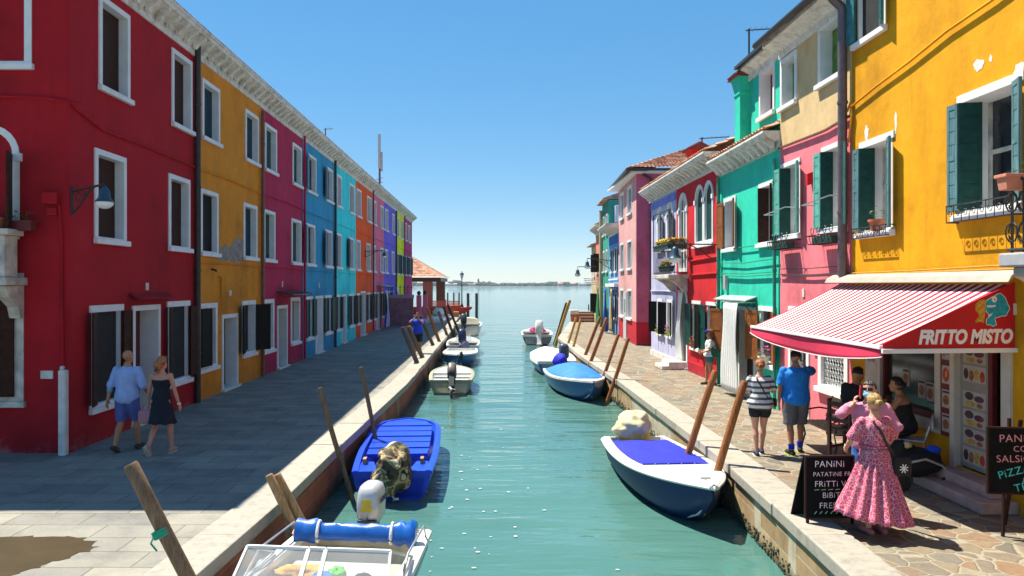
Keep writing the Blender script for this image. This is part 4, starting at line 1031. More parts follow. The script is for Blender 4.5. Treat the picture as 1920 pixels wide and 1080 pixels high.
# --- teal house
T2 = House('dormer_house', 'teal green house with dormer, flared chimney and white door curtain', FR, 17.47, 22.1, 6.5, TEAL, 7, 'house', ends=(0, 1)); T2.cm = CORN
T2.window(20.6, 21.65, 3.95, 5.5, cas=.11, pane=DARKROOM, shut=(('R', 172), ('L', 165)), shm=WARMSH, sill=True, slat=2)
T2.window(17.75, 18.85, 3.95, 5.55, cas=.11, pane=BROWNSH, shut=(('R', -75, .3), ('L', 155, .2)), shm=BROWNSH, slat=2, dep=.3)
T2.window(20.5, 21.7, .95, 2.4, cas=.12, pane=DARKROOM, shut=(('R', 150), ('L', 170)), shm=WARMSH, head_only=True, slat=2)
T2.window(17.7, 18.85, .95, 2.45, cas=.12, pane=GLASS, shut=(('R', 158), ('L', 165)), shm=WARMSH, head_only=True, slat=2)
T2.door(19.1, 20.4, 2.4, leafm=BROWNSH)
T2.cornice(6.22, 6.6, .42, .4)
T2.pipe(21.95, .02, 6.2, mat('green_pipe', (.02, .25, .17), .5), .05); T2.pipe(17.6, .02, 6.0, mat('green_pipe', (.02, .25, .17), .5), .04)
for z, dz in ((4.0, .0), (3.62, .05), (3.3, .02), (3.24, .03)): T2.cable([(17.5, z), (19.8, z-dz), (22.0, z+.03)], .014, mat('green_pipe', (.02, .25, .17), .5), .07)
m = MB(); m.fbox(FR, 21.3, 21.5, 0, .1, 2.85, 3.25); m.build('meter_box', mat('grey_plastic', (.4, .4, .4), .5), T2.root, bevel=.01)
c_ = T2.hood(19.0, 21.75, 2.55, .3, mat('pale_green_canopy', (.3, .42, .38), .5))
T2.finish()
m = MB(); fr2 = Fr((7.25, 0, 0), (0, 1, 0), (-1, 0, 0)); u0, u1 = 17.48, 20.6
wi = (18.83, 19.9, 7.42, 8.72)
m.prism([fr2.P(u, 0, z) for u, z in ((u0, 6.56), (u1, 6.56), (u1, 8.9), (u0, 8.9))], (0, 0, 0), [[fr2.P(u, 0, z) for u, z in ((wi[0]+.08, wi[2]+.08), (wi[1]-.08, wi[2]+.08), (wi[1]-.08, wi[3]-.08), (wi[0]+.08, wi[3]-.08))]])
m.quad(fr2.P(u1, 0, 6.56), fr2.P(u1, -5, 6.56), fr2.P(u1, -5, 8.9), fr2.P(u1, 0, 8.9)); m.quad(fr2.P(u0, 0, 6.56), fr2.P(u0, -5, 6.56), fr2.P(u0, -5, 8.9), fr2.P(u0, 0, 8.9))
dw = m.build('dormer', TEAL, T2.root, fix=False)
m = MB()
for a, b, c, d in ((wi[0], wi[0]+.1, wi[2], wi[3]), (wi[1]-.1, wi[1], wi[2], wi[3]), (wi[0]+.1, wi[1]-.1, wi[3]-.1, wi[3]), (wi[0]+.1, wi[1]-.1, wi[2], wi[2]+.1)): m.fbox(fr2, a, b, -.28, .03, c, d)
m.fbox(fr2, wi[0]-.05, wi[1]+.05, .02, .1, wi[2]-.05, wi[2]+.06); m.build('dormer_window', WHITE, dw)
m = MB(); m.fbox(fr2, wi[0]+.05, wi[1]-.05, -.3, -.25, wi[2]+.05, wi[3]-.05); m.build('dormer_pane', mat('wine_shutter', (.13, .02, .03), .6), dw)
m = MB(); m.grid([[fr2.P(u, d, z) for d, z in ((0, 8.7), (.04, 8.7), (.06, 8.86), (.3, 8.98), (.3, 9.04), (0, 9.04))] for u in (u0, u1+.1)], True, True, True); m.build('dormer_cornice', CORN, dw)
m = MB(); m.prism([fr2.P(u0, .42, 9.04), fr2.P(u0, .42, 9.12), fr2.P(u0, -2.5, 10.1), fr2.P(u0, -5, 9.1), fr2.P(u0, -5, 9.04)], fr2.u*(u1-u0+.15)); m.build('dormer_roof', DARKPIPE, dw)
def chimney(parent, x0, x1, y0, y1, z0, z1, wm, flare=.16, tm=None):
    m = MB(); m.box(x0, x1, y0, y1, z0, z1-.5)
    f = flare; rows = []
    for e, z in ((0, z1-.5), (.03, z1-.47), (.03, z1-.42), (0, z1-.4), (f*.7, z1-.06), (f, z1)): rows.append([(x0-e, y0-e, z), (x1+e, y0-e, z), (x1+e, y1+e, z), (x0-e, y1+e, z)])
    m.grid(rows, True, True, True); o = m.build('chimney', wm, parent)
    m = MB(); e = f+.08; xm = (x0+x1)/2
    m.prism([V((x0-e, y0-e, z1+.003)), V((x1+e, y0-e, z1+.003)), V((xm, y0-e, z1+.22))], (0, y1-y0+2*e, 0))
    k = y0-e
    while k < y1+e-.1:
        m.tube([(x0-e, k+.06, z1+.04), (xm, k+.06, z1+.25)], .05, 6); m.tube([(x1+e, k+.06, z1+.04), (xm, k+.06, z1+.25)], .05, 6); k += .12
    m.build('chimney_cap', tm or mat('dark_red_tile', (.2, .04, .035), .8, .3, 8), o)
    return o
chimney(T2.root, 7.0, 7.32, 20.75, 21.2, 6.6, 8.85, TEAL, .1)
m = MB(); tile_sheet(m, V((6.52, 17.5, 6.69)), V((6.52, 22.2, 6.69)), V((9, 22.2, 7.7)), V((9, 17.5, 7.7))); m.build('roof', TILE, T2.root, fix=False)
curtain(FR, 19.15, 20.42, .45, .12, 2.5, [WHITECL], 'long white gathered door curtain under the canopy of the teal house', 9, None, .12, .028)
# --- red house with arched windows, lilac house
RR = House('arched_house', 'bright red house with paired arched windows and arched doorways', FR, 22.1, 27.3, 6.75, REDR, 7, 'house', ends=(0, 0)); RR.cm = CORN
ARK = dict(pane=GREENSH, dep=.07, sill=False)
RR.window(22.72, 23.72, 4.3, 6.4, cas=.11, archz=5.78, **ARK); RR.window(23.74, 24.74, 4.3, 6.4, cas=.11, archz=5.78, **ARK)
m = MB(); m.fbox(FR, 22.6, 24.86, .031, .1, 4.2, 4.3); m.build('sill', WHITE, RR.root)
RR.window(25.75, 26.95, 3.42, 6.4, cas=.15, archz=5.68, pane=GLASS, dep=.08, sill=False, mull=(5.65, 4.2))
RR.window(22.35, 23.45, .8, 2.45, cas=.11, pane=DARKROOM, shut=(('R', 170), ('L', 150)), shm=GREENSH, head_only=True)
RR.window(24.05, 25.15, .8, 2.45, cas=.11, pane=DARKROOM, shut=(('R', 170), ('L', 150)), shm=GREENSH, head_only=True)
RR.door(25.7, 26.95, 2.4, archz=2.3, leafm=DBLUESH, dep=.3, cas=.13)
RR.cable([(22.1, 3.85), (25.4, 3.8)], .03); RR.cable([(22.1, 3.35), (25.4, 3.32)], .03)
m = MB(); m.fbox(FR, 22.12, 25.5, .001, .05, .0, .35); m.build('plinth', REDB, RR.root)
RR.cornice(6.5, 6.95, .5, .42); RR.finish()
LI = House('balcony_house', 'lilac house with two arched windows beside the shaded rose alley wall', FR, 27.3, 31.6, 6.75, LILA, 7, 'house', ends=(0, 1)); LI.cm = CORN
for a, b in ((27.75, 28.75), (29.4, 30.4)):
    LI.window(a, b, 4.3, 6.3, cas=.13, archz=5.7, pane=GLASS, dep=.1, mull=(5.6,), shut=(('L', 170),), shm=DBLUESH, sill=True)
    LI.window(a+.05, b-.05, .95, 2.4, cas=.1, pane=DARKROOM, shut=(('L', 165), ('R', 130)), shm=BLACKSH)
m = MB(); m.fbox(FR, 27.35, 31.58, .001, .04, 6.15, 6.42); m.build('blue_band', stucco('periwinkle_plaster', (.2, .24, .65)), LI.root)
m = MB(); m.fbox(FR, 27.32, 31.6, .001, .045, 0, .22); m.build('plinth', STONE, LI.root)
LI.cable([(27.3, 2.72), (29, 2.74), (31.5, 2.72)], .03, LILA)
LI.cornice(6.5, 6.95, .5, .42, ext=(0, .3)); LI.finish()
m = MB(); tile_sheet(m, V((6.44, 22.2, 7.04)), V((6.44, 31.9, 7.04)), V((9.6, 31.9, 8.3)), V((9.6, 22.2, 8.3))); m.build('roof', TILE, RR.root, fix=False)
chimney(RR.root, 7.3, 7.65, 26.6, 27.1, 7.1, 7.85, REDR, .15)
t = empty('balcony', FR.P(26.6, 0, 3.4), 'small stone balcony with yellow flowers between red and lilac houses', 'balcony')
m = MB(); m.fbox(FR, 25.55, 28.1, .001, .72, 3.2, 3.34); m.build('slab', OLDSTONE, t, bevel=.02)
for u in (25.75, 27.6):
    m = MB(); m.prism([FR.P(u, d, z) for d, z in ((.001, 2.7), (.12, 2.75), (.35, 3.0), (.65, 3.19), (.001, 3.19))], FR.u*.22); m.build('corbel', OLDSTONE, t)
m = MB()
for z in (3.42, 4.25): m.tube([FR.P(25.6, 0, z), FR.P(25.6, .68, z), FR.P(28.05, .68, z), FR.P(28.05, 0, z)], .018, 6)
for k in range(19): u = 25.6+k*.136; m.tube([FR.P(u, .68, 3.34), FR.P(u, .68, 4.25)], .009, 5)
for k in range(5): m.tube([FR.P(25.6, .1+k*.13, 3.34), FR.P(25.6, .1+k*.13, 4.25)], .009, 5)
m.tube([FR.P(25.6, .68, 4.25), FR.P(25.6, .68, 5.6), FR.P(28.05, .68, 5.6), FR.P(28.05, .68, 4.25)], .02, 6); m.build('railing', BLACK, t)
rr = random.Random(12)
planter(FR, 25.7, 28.0, .62, 4.26, .16, 'upper trough of yellow flowers along the small balcony railing', YFLOWER, mat('dark_green_trough', (.02, .06, .05), .6), 420)
planter(Fr((0, 25.6, 0), (1, 0, 0), (0, -1, 0)), 6.2, 6.75, .06, 4.26, .16, 'short trough of yellow flowers on the near end rail of the small balcony', YFLOWER, mat('dark_green_trough', (.02, .06, .05), .6), 240)
planter(FR, 25.75, 27.4, .55, 3.45, .2, 'lower green trough of yellow flowers standing on the small balcony', YFLOWER, mat('dark_green_trough', (.02, .06, .05), .6), 280)
curtain(FR, 25.95, 26.75, .1, .2, 2.75, [WHITECL], 'white gathered curtain in the arched red doorway', 6, None, .9, .05)
m = MB(); m.box(6.2, 6.84, 25.75, 26.85, .005, .28); m.box(5.95, 6.2, 25.75, 26.85, .005, .14)
tag(m.build('doorsteps', STONE, loc=(6.5, 26.3, 0), bevel=.02), 'white doorsteps under the arched red doorway', 'steps')
pot(FR.P(24.6, .12, .88), .11, .16, 'potted red flowers on the farther red house window sill', fl=RFLOWER)
pot(FR.P(28.2, .12, 1.03), .1, .15, 'potted magenta flowers on the nearer lilac window sill', fl=PFLOWER, pm=mat('lime_pot', (.35, .5, .05), .5))
pot(FR.P(29.9, .12, 1.03), .1, .15, 'small green plant pot on the farther lilac window sill', pm=mat('lime_pot', (.35, .5, .05), .5))
pot(FR.P(18.15, .14, 1.03), .14, .2, 'round white pot of magenta flowers on the teal house sill', fl=PFLOWER, pm=mat('white_pot', (.7, .66, .55), .4))
pot(FR.P(20.75, .14, 1.03), .11, .16, 'yellow pot with green plant on sill beside white curtain', pm=mat('yellow_pot', (.6, .4, .05), .5))
wall_lamp('wall_lamp', 'white bell lamp on long scrolled arm over the red house corner', FR.P(22.2, .02, 4.2), FR.P(22.2, 1.32, 4.22), .1, sz=1.3)
# --- tall rose house across the alley
fq = V((7.07, 36, 0)); gq = V((7.36, 42.7, 0)); u = (gq-fq).normalized(); n_ = V((-u.y, u.x, 0))
FP = Fr(fq, u, n_); Lq = (gq-fq).length
def py_(x):  # distance along the front for a picture column
    k = (x-922)/F_; return (k*fq.y-fq.x)/(u.x-k*u.y)
RS = House('narrow_house', 'tall rose house with red base and shaded rose side wall in the alley', FP, 0, Lq, 8.5, REDB, 8, 'house', m2=ROSL, zsplit=1.15, ends=(0, 1)); RS.cm = CORN
for a, b in ((1163.5, 1170), (1176.5, 1185)):
    for z0, z1 in ((6.6, 8.1), (3.75, 5.3), (1.17, 2.75)):
        RS.window(py_(b), py_(a), z0, z1, cas=.1, pane=GREYSH, dep=.1)
RS.finish()
m = MB(); m.fbox(FP, py_(1176), py_(1170.5), .002, .06, .05, 2.6); do = m.build('door', mat('grey_door', (.45, .47, .48), .5), RS.root)
m = MB(); m.fbox(FP, py_(1174.5), py_(1172), .06, .07, 1.5, 2.2); m.build('door_pane', GLASS, do)
FPs = Fr((7.07, 35.995, 0), (1, 0, 0), (0, -1, 0))
m = MB(); m.m = 0; m.quad(*[FPs.P(a, 0, z) for a, z in ((0, 0), (8, 0), (8, 1.15), (0, 1.15))]); m.m = 1; m.quad(*[FPs.P(a, 0, z) for a, z in ((0, 1.15), (8, 1.15), (8, 8.5), (0, 8.5))]); m.build('alley_wall', [REDB, SHROSE], RS.root, fix=False)
m = MB(); m.tube([FPs.P(.75, .1, 0), FPs.P(.75, .1, 8.1), FPs.P(.3, .12, 8.4)], .085, 8)
for z in (3, 6): m.tube([FPs.P(.75, .1, z), FPs.P(.75, .1, z+.05)], .11, 8)
m.build('downpipe', DARKPIPE, RS.root)
m = MB(); m.tube([FPs.P(1.15, .08, .2), FPs.P(1.15, .08, 1.9), FPs.P(1.3, .08, 2.05), FPs.P(1.55, .08, 2.05), FPs.P(1.55, .08, 1.3)], .04, 6); m.build('gas_pipe', SHROSE, RS.root)
m = MB(); e = .45
a, b, c, d = V((6.6, 35.6, 8.62)), V((6.95, 43.1, 8.62)), V((11.2, 42.9, 10.2)), V((10.8, 39.0, 10.2))
tile_sheet(m, a, b, V((11, 40.2, 10.3)), V((10.8, 39.2, 10.3))); tile_sheet(m, V((15, 35.6, 8.62)), a, V((10.8, 39.2, 10.3)), V((11, 39.2, 10.3)))
m.build('roof', TILE, RS.root, fix=False)
m = MB(); m.bar((6.55, 35.55, 8.55), (6.9, 43.1, 8.55), .12, .12); m.bar((6.55, 35.55, 8.55), (15, 35.55, 8.55), .12, .12); m.build('gutter', DARKPIPE, RS.root)
m = MB(); m.box(6.75, 15, 35.75, 43, 8.4, 8.5); m.build('eave_board', WHITE, RS.root)
sg = empty('street_sign', FPs.P(1.35, .0, 3.0), 'two painted white street name panels on the shaded rose alley wall', 'street sign')
for z, w_, tx in ((3.1, .85, 'CALLE'), (2.72, 1.05, 'MANENTI')):
    m = MB(); m.fbox(FPs, 1.0, 1.0+w_, .002, .012, z, z+.3); pn = m.build('panel', mat('pale_pink_paint', (.7, .55, .55), .8), sg)
    textmesh('lettering', tx, .26, BLACK, face_mtx(FPs.P(1.04, .014, z+.06), (1, 0, 0), (0, 0, 1)), pn, .001, offset=.004)
# --- farther houses: blue, sea green, coral
FP2 = Fr((7.36, 42.7, 0), (.05, 1, 0), (-1, .05, 0))
Bq = House('small_house', 'low light blue house with deep blue band beyond the rose house', FP2, 0, 5.2, 6.2, SKYB, 6, 'house', m2=DEEPB, zsplit=5.45, ends=(0, 1)); Bq.cm = CORN
for a in (.7, 2.9):
    Bq.window(a, a+1.1, 3.7, 5.2, cas=.1, pane=DARKROOM, shut=(('L', 170),), shm=BLACKSH); Bq.window(a, a+1.1, .9, 2.5, cas=.1, pane=DARKROOM, shut=(('L', 168),), shm=BLACKSH)
Bq.cornice(6.0, 6.5, .75, .5); Bq.cable([(0, 3.3), (5, 3.28)], .04, WHITE); Bq.finish()
m = MB(); m.fbox(FP2, .1, 5.1, .002, .25, 2.85, 3.05); m.build('ledge', WHITE, Bq.root)
curtain(FP2, 2.0, 3.1, .5, .1, 2.75, [BLUECL], 'bright blue cloth hanging at the light blue house door', 4, None, .5, .1)
curtain(FP2, .7, 1.6, .3, .2, 2.7, [mat('tan_cloth', (.45, .3, .12), .9)], 'tan cloth hanging beside the bright blue cloth', 3, None, .1, .06)
curtain(FP2, 5.6, 7.2, .6, .4, 2.8, [GREENCL], 'dark green cloth hanging beyond the light blue house', 4, None, .1, .08)
Sq = House('tall_house', 'sea green house with air conditioner on its upper side wall', FP2, 5.2, 9.5, 8.5, SEAG, 6, 'house', ends=(1, 1))
for a in (.6, 2.6): Sq.window(5.2+a, 6.2+a, 3.8, 5.3, cas=.1, pane=DARKROOM); Sq.window(5.2+a, 6.2+a, 6.3, 7.7, cas=.1, pane=DARKROOM)
Sq.door(7, 8.1, 2.4); Sq.finish(); Sq.gable(8.55, .4, 1.2)
Fs = Fr(FP2.P(5.2, 0, 0)+V((0, -.005, 0)), (1, -.05, 0), (0, -1, 0))
ac = empty('air_conditioner', Fs.P(.8, 0, 7.3), 'white air conditioner with round black fan under a roof edge', 'air conditioner')
m = MB(); m.fbox(Fs, .35, 1.75, .02, .4, 7.0, 8.1); m.build('casing', WHITE, ac, bevel=.03)
m = MB(); m.lathe((0, 0, 0), [(.45, 0), (.45, .02), (.1, .03), (.08, .05)], 20); 
for i in range(len(m.v)): q = m.v[i]; m.v[i] = Fs.P(1.0+q.x, .4+q.z, 7.55+q.y)
m.build('fan_grille', BLACK, ac)
Cq = House('far_row_house', 'pale coral house with black shutters near the end of the right quay', FP2, 9.5, 14.5, 7.0, CORAL, 6, 'house', ends=(1, 1)); Cq.cm = CORN
for a in (.6, 2.9): Cq.window(9.5+a, 10.7+a, 3.8, 5.3, cas=.1, pane=DARKROOM, shut=(('L', 100),), shm=BLACKSH); Cq.window(9.5+a, 10.6+a, .8, 2.4, cas=.1, pane=DARKROOM, shut=(('R', 100),), shm=BLACKSH)
Cq.cornice(6.7, 7.2, .5, .6); Cq.finish(); Cq.gable(7.25, .5, 1.2)
Dq = House('far_row_house', 'cream house squeezed between the sea green and coral houses', FP2, 14.5, 18.5, 6.0, CREAM, 6, 'house', ends=(1, 1))
Dq.window(15.2, 16.3, 3.6, 5.1, cas=.1, pane=DARKROOM); Dq.finish(); Dq.gable(6.05, .4, 1.1)
m = MB(); m.tube([FP2.P(9.3, .12, 0), FP2.P(9.3, .12, 8.2)], .12, 8); m.build('downpipe', CREAM, Sq.root)
wall_lamp('wall_lamp', 'nearer black bracket lamp on the light blue house front', FP2.P(3.9, .02, 4.5), FP2.P(3.9, 1.5, 4.65), .2, arm_r=.025, sz=1.3)
wall_lamp('wall_lamp', 'farther bracket lamp overhanging the canal from the coral house', FP2.P(10, .02, 4.3), FP2.P(10, 1.7, 4.25), .2, arm_r=.025, sz=1.4)
m = MB()
for k in range(4): m.tube([FP2.P(9.6+k*.5, 0, 3.0+k*.12), FP2.P(9.6+k*.5, 1.2, 3.0+k*.14)], .03, 5)
for k in range(3): m.tube([FP2.P(9.6, .3+k*.4, 3.02), FP2.P(11.1, .3+k*.4, 3.4)], .012, 4)
tag(m.build('drying_rack', ALU, loc=FP2.P(10, .5, 3)), 'metal drying rack sticking out of the coral house', 'drying rack')
# end of the quay
e = onz(1080, 603)
t = empty('end_wall', (7, 58.5, 0), 'low red brick wall with white end post closing the right quay', 'wall')
m = MB(); m.box(6.9, 10, 58.6, 58.9, 0, .78); 
m.build('brickwork', BRICKR if False else mat('red_brick_face', (.4, .11, .06), .85, .2, 8), t)
m = MB()
for k in range(3): m.box(6.9, 10, 58.5-.02, 58.6, .12+k*.25, .2+k*.25)
m.box(6.9, 10, 58.5, 59, .781, .86); m.build('white_course', STONE, t)
m = MB(); m.box(6.3, 6.88, 58.4, 59, 0, .62); m.build('post', mat('red_brick_face', (.4, .11, .06), .85, .2, 8), t); m = MB(); m.box(6.22, 6.895, 58.3, 59.1, .62, .95); m.build('post_cap', STONE, t, bevel=.02)
# ---------------------------------------------------------------- boats
def section(L, B, fb, t, ws, p, keel, rise):
    if t < .42: w_ = ws+(1-ws)*sin(t/.42*pi/2)
    else: w_ = max(.02, 1-((t-.42)/.58)**p)
    w_ *= B/2; g = fb*(1+rise*t*t); k = keel+(g-keel)*.78*max(0, (t-.72)/.28)**2.2
    return w_, g, k
class Boat:
    def __init__(s, label, loc, rz, L, B, fb, hull, rail, ws=.86, p=2.4, rise=.3, stripe=None, inner=None, foredeck=.55, deckm=None, name='moored_boat', group=None, railw=.07, floor=.06, rub=None):
        s.L, s.B, s.fb, s.ws, s.p, s.rise = L, B, fb, ws, p, rise
        s.t = t = empty(name, (loc[0], loc[1], WL), label, 'boat', group, rz)
        N = 20; m = MB(); s.N = N
        rows = []
        for i in range(N+1):
            f = i/N; w_, g, k = s.sec(f); y = s.y(f)
            r = []
            for sx in (-1, 1):
                q = [(0, k), (w_*.55, k+.03+.1*f), (w_*.86, k+(g-k)*.38), (w_*.97, k+(g-k)*.72), (w_, g)]
                pts = [V((sx*a, y+s.rake(f, z), z)) for a, z in q]
                r.append(pts)
            rows.append(list(reversed(r[0]))[:-1]+r[1])
        if stripe:
            for i in range(N):
                for j in range(8):
                    m.m = 1 if j in (0, 7) else 0
                    m.quad(rows[i][j], rows[i][j+1], rows[i+1][j+1], rows[i+1][j])
        else: m.grid(rows)
        m.m = 0; m.quad(*rows[0])
        hm = m.build('hull', [hull]+([stripe] if stripe else []), t, smooth=True, local=True); s.hull = hm
        # gunwale rail
        m = MB(); rl = []; rr_ = []
        for sx, lst in ((-1, rl), (1, rr_)):
            for i in range(N+1):
                f = i/N; w_, g, k = s.sec(f); y = s.y(f)+s.rake(f, g); wi = max(.0, w_-railw)
                lst.append([V((sx*(w_+.025), y+(.025 if f == 1 else 0), g-.05)), V((sx*(w_+.025), y+(.025 if f == 1 else 0), g+.012)), V((sx*(w_-.01), y, g+.03)), V((sx*wi, y-(.03 if f > .95 else 0), g+.03)), V((sx*wi, y-(.03 if f > .95 else 0), g-.05))])
        m.grid(rl, True, True, True); m.grid(rr_, True, True, True)
        w0, g0, k0 = s.sec(0); y0 = s.y(0)
        m.box(-w0, w0, y0-.01, y0+.05, g0-.1, g0+.02)
        m.build('gunwale', rail, t, local=True, smooth=True)
        # inner floor and sides
        m = MB(); a = []
        for i in range(N+1):
            f = i/N; w_, g, k = s.sec(f); y = s.y(f)+s.rake(f, g)*.5; wi = max(.005, w_-railw*.9)
            fl = max(floor, k+.05)
            a.append([V((-wi, y, g+.0)), V((-wi*(.86-.6*f*f), y, fl)), V((wi*(.86-.6*f*f), y, fl)), V((wi, y, g+.0))])
        m.grid(a); m.quad(a[0][0], a[0][1], a[0][2], a[0][3]); m.build('cockpit', inner or rail, t, local=True)
        if foredeck: s.deck(foredeck, 1, deckm or rail, 'foredeck', .0)
    def y(s, f): return -s.L/2+s.L*f
    def rake(s, f, z): return .5*max(0, f-.6)*(z+.1) if True else 0
    def sec(s, f): return section(s.L, s.B, s.fb, f, s.ws, s.p, -.14, s.rise)
    def gp(s, f, a, dz=0):
        w_, g, k = s.sec(f); return V((a*w_, s.y(f)+s.rake(f, g), g+dz))
    def deck(s, f0, f1, m_, name, crown=.04, inset=.04, dz=.012, parent=None, n=10, th=None):
        m = MB(); rows = []
        for i in range(n+1):
            f = f0+(f1-f0)*i/n; w_, g, k = s.sec(f); wi = max(.004, w_-inset); y = s.y(f)+s.rake(f, g)
            rows.append([V((wi*(j/4-1), y-(inset if i == n and f1 == 1 else 0), g+dz+crown*(1-(j/4-1)**2))) for j in range(9)])
        m.grid(rows)
        r0 = rows[0]; m.quad(*([r0[0]-V((0, 0, .1))]+r0+[r0[-1]-V((0, 0, .1))]))
        return m.build(name, m_, parent or s.t, local=True, smooth=True)
    def cover(s, f0, f1, h, m_, name='tarpaulin', over=.03, drop=.1, peak=.5, ridges=0, wr=.02, parent=None):
        """domed cloth cover laced over the gunwales"""
        m = MB(); rows = []; n = 22; mm_ = 18
        for i in range(n+1):
            q = i/n; f = f0+(f1-f0)*q; w_, g, k = s.sec(f); y = s.y(f)+s.rake(f, g)
            prof = sin(pi*min(1, max(0, q)))**.6 if peak == .5 else (min(1, q/peak) if q < peak else max(0, (1-q)/(1-peak)))**.7
            row = []
            for j in range(mm_+1):
                a = j/mm_*2-1; x = a*(w_+over)
                z = g+.03+(h*prof)*(1-abs(a)**2.2)
                z += wr*noise.noise(V((x*3, y*2.4, h*9)))*(1-a*a*.7)+ridges*.02*abs(sin(q*pi*6))
                row.append(V((x, y, z)))
            row = [row[0]-V((.004, 0, drop))]+row+[row[-1]-V((-.004, 0, drop))]
            rows.append(row)
        m.grid(rows, False)
        for r in (rows[0], rows[-1]): m.quad(*r)
        return m.build(name, m_, parent or s.t, local=True, smooth=True)
    def motor(s, cowl, leg, x=0, tilt=0, sc=1.0, cover=None, name='outboard_motor', dy=0, dz=0):
        w_, g, k = s.sec(0); o = M.Translation(V((x, s.y(0)-.12+dy, g+.0+dz))) @ M.Rotation(radians(-tilt), 4, 'X') @ M.Scale(sc, 4)
        def T(m): m.v = [o @ p for p in m.v]; return m
        m = MB(); m.box(-.09, .09, -.22, .04, -.62, .06); m.box(-.03, .03, -.28, .06, -1.0, -.6); m.box(-.13, .13, .0, .16, -.2, .05); m.box(-.12, .12, -.34, .02, -.66, -.63)
        m.ell((0, -.12, -.86), (.06, .22, .06), n=10, m=8); m.tube([(0, .05, .02), (0, .34, .1)], .022, 7)
        mo = T(m).build(name, leg, s.t, local=True, bevel=.012)
        m = MB(); rows = []
        for z, a, b, yo in ((.0, .15, .2, -.1), (.06, .17, .24, -.1), (.22, .175, .25, -.1), (.38, .165, .235, -.11), (.46, .14, .2, -.115), (.5, .08, .12, -.12)):
            rows.append([V((a*(abs(cos(t))**.55)*(1 if cos(t) > 0 else -1), yo+b*(abs(sin(t))**.55)*(1 if sin(t) > 0 else -1), z)) for t in [2*pi*q/24 for q in range(24)]])
        m.grid(rows, True, True, True); c = T(m).build('cowling', cowl, mo, local=True, smooth=True)
        m = MB(); m.tube([(0, -.12-.2, -.86), (0, -.12-.3, -.86)], .04, 8)
        for q in range(3):
            a = 2*pi*q/3; m.obox((.08*cos(a), -.39, -.86+.08*sin(a)), (.07*cos(a), .02, .07*sin(a)), (-.035*sin(a), .02, .035*cos(a)), (0, .004, 0.001))
        T(m).build('propeller', ALU, mo, local=True)
        s.om = o; return mo
def paint(name, c, rough=.3): return mat(name, c, rough, .12, 2.5, bump=.05)
NAVYH = mat('navy_hull', (.005, .03, .11), .45, .12, 2.5, spec=.25); BLUEH = paint('blue_hull', (.01, .09, .3)); ROYAL = paint('royal_blue_boat', (.012, .06, .6), .35); OLIVE = paint('olive_white_hull', (.3, .3, .22), .6)
CANVASB = mat('blue_canvas', (.012, .02, .42), .8, .15, 6, bump=.25, bscale=18); TARPB = mat('light_blue_tarp', (.02, .17, .5), .7, .15, 4, bump=.3, bscale=8); WTARP = mat('white_tarp', (.74, .74, .72), .7, .05, 4, bump=.2, bscale=6)
YTARP = mat('yellow_tarp', (.62, .45, .08), .75, .2, 4, bump=.3, bscale=9); CREAMT = mat('cream_tarp', (.55, .5, .3), .8, .15, 4, bump=.3)
def camo():
    n = NT('camouflage_cloth'); a = n.noise(5.5, .3, .4); b = n.noise(7.5, .5, .4, n.map((1, 1, 1), (1, 2, .4)))
    c = n.ramp(a, [(0, (.07, .05, .03)), (.44, (.14, .13, .05)), (.5, (.42, .32, .17)), (.57, (.22, .11, .05)), (.64, (.5, .42, .27))], 'CONSTANT')
    n.col(n.mix(n.ramp(b, [(.36, 1), (.38, 0)], 'CONSTANT'), c, (.02, .02, .012))); n.set(.85); n.bump(n.noise(9, 4), .6, .05); return n.m
CAMO = camo()
GREYM = mat('dark_grey_motor', (.04, .042, .05), .3, .15, 5); SILV = mat('silver_cowl', (.5, .5, .5), .3, .06, 3, metal=.25); DNAVY = mat('navy_motor', (.015, .02, .06), .3, .1, 5)
def lump(m, c, r, seed, amp=.2, n=20, mm=14, fn=None):
    def f(q):
        k = 1+amp*noise.noise(V((q.x/r[0]*1.3+seed, q.y/r[1]*1.3, q.z/r[2]*1.3)))+amp*.5*noise.noise(V((q.x/r[0]*3.5+seed, q.y/r[1]*3.5, q.z/r[2]*3)))
        q = q*k
        return fn(q) if fn else q
    m.ell(c, r, n=n, m=mm, fn=f)
def axis(stern, bow): d = V(bow)-V(stern); return ((V(stern)+V(bow))/2, atan2(-d.x, d.y), d.length)
# 1 foreground runabout with windscreen
c, rz_, L = axis((-1.62, 9.5, 0), (-2.1, 4.6, 0))
b1 = Boat('white and blue runabout with windscreen and folded blue sunshade, nearest on the left', c, rz_, 5.0, 1.75, .62, GEL, GEL, .94, 1.9, .25, paint('bright_blue_stripe', (.01, .07, .42)), mat('cream_cockpit', (.5, .46, .36), .6, .15, 4), .6, GEL, railw=.13)
mo = b1.motor(SILV, GREYM, 0, 0, .95, dz=.08)
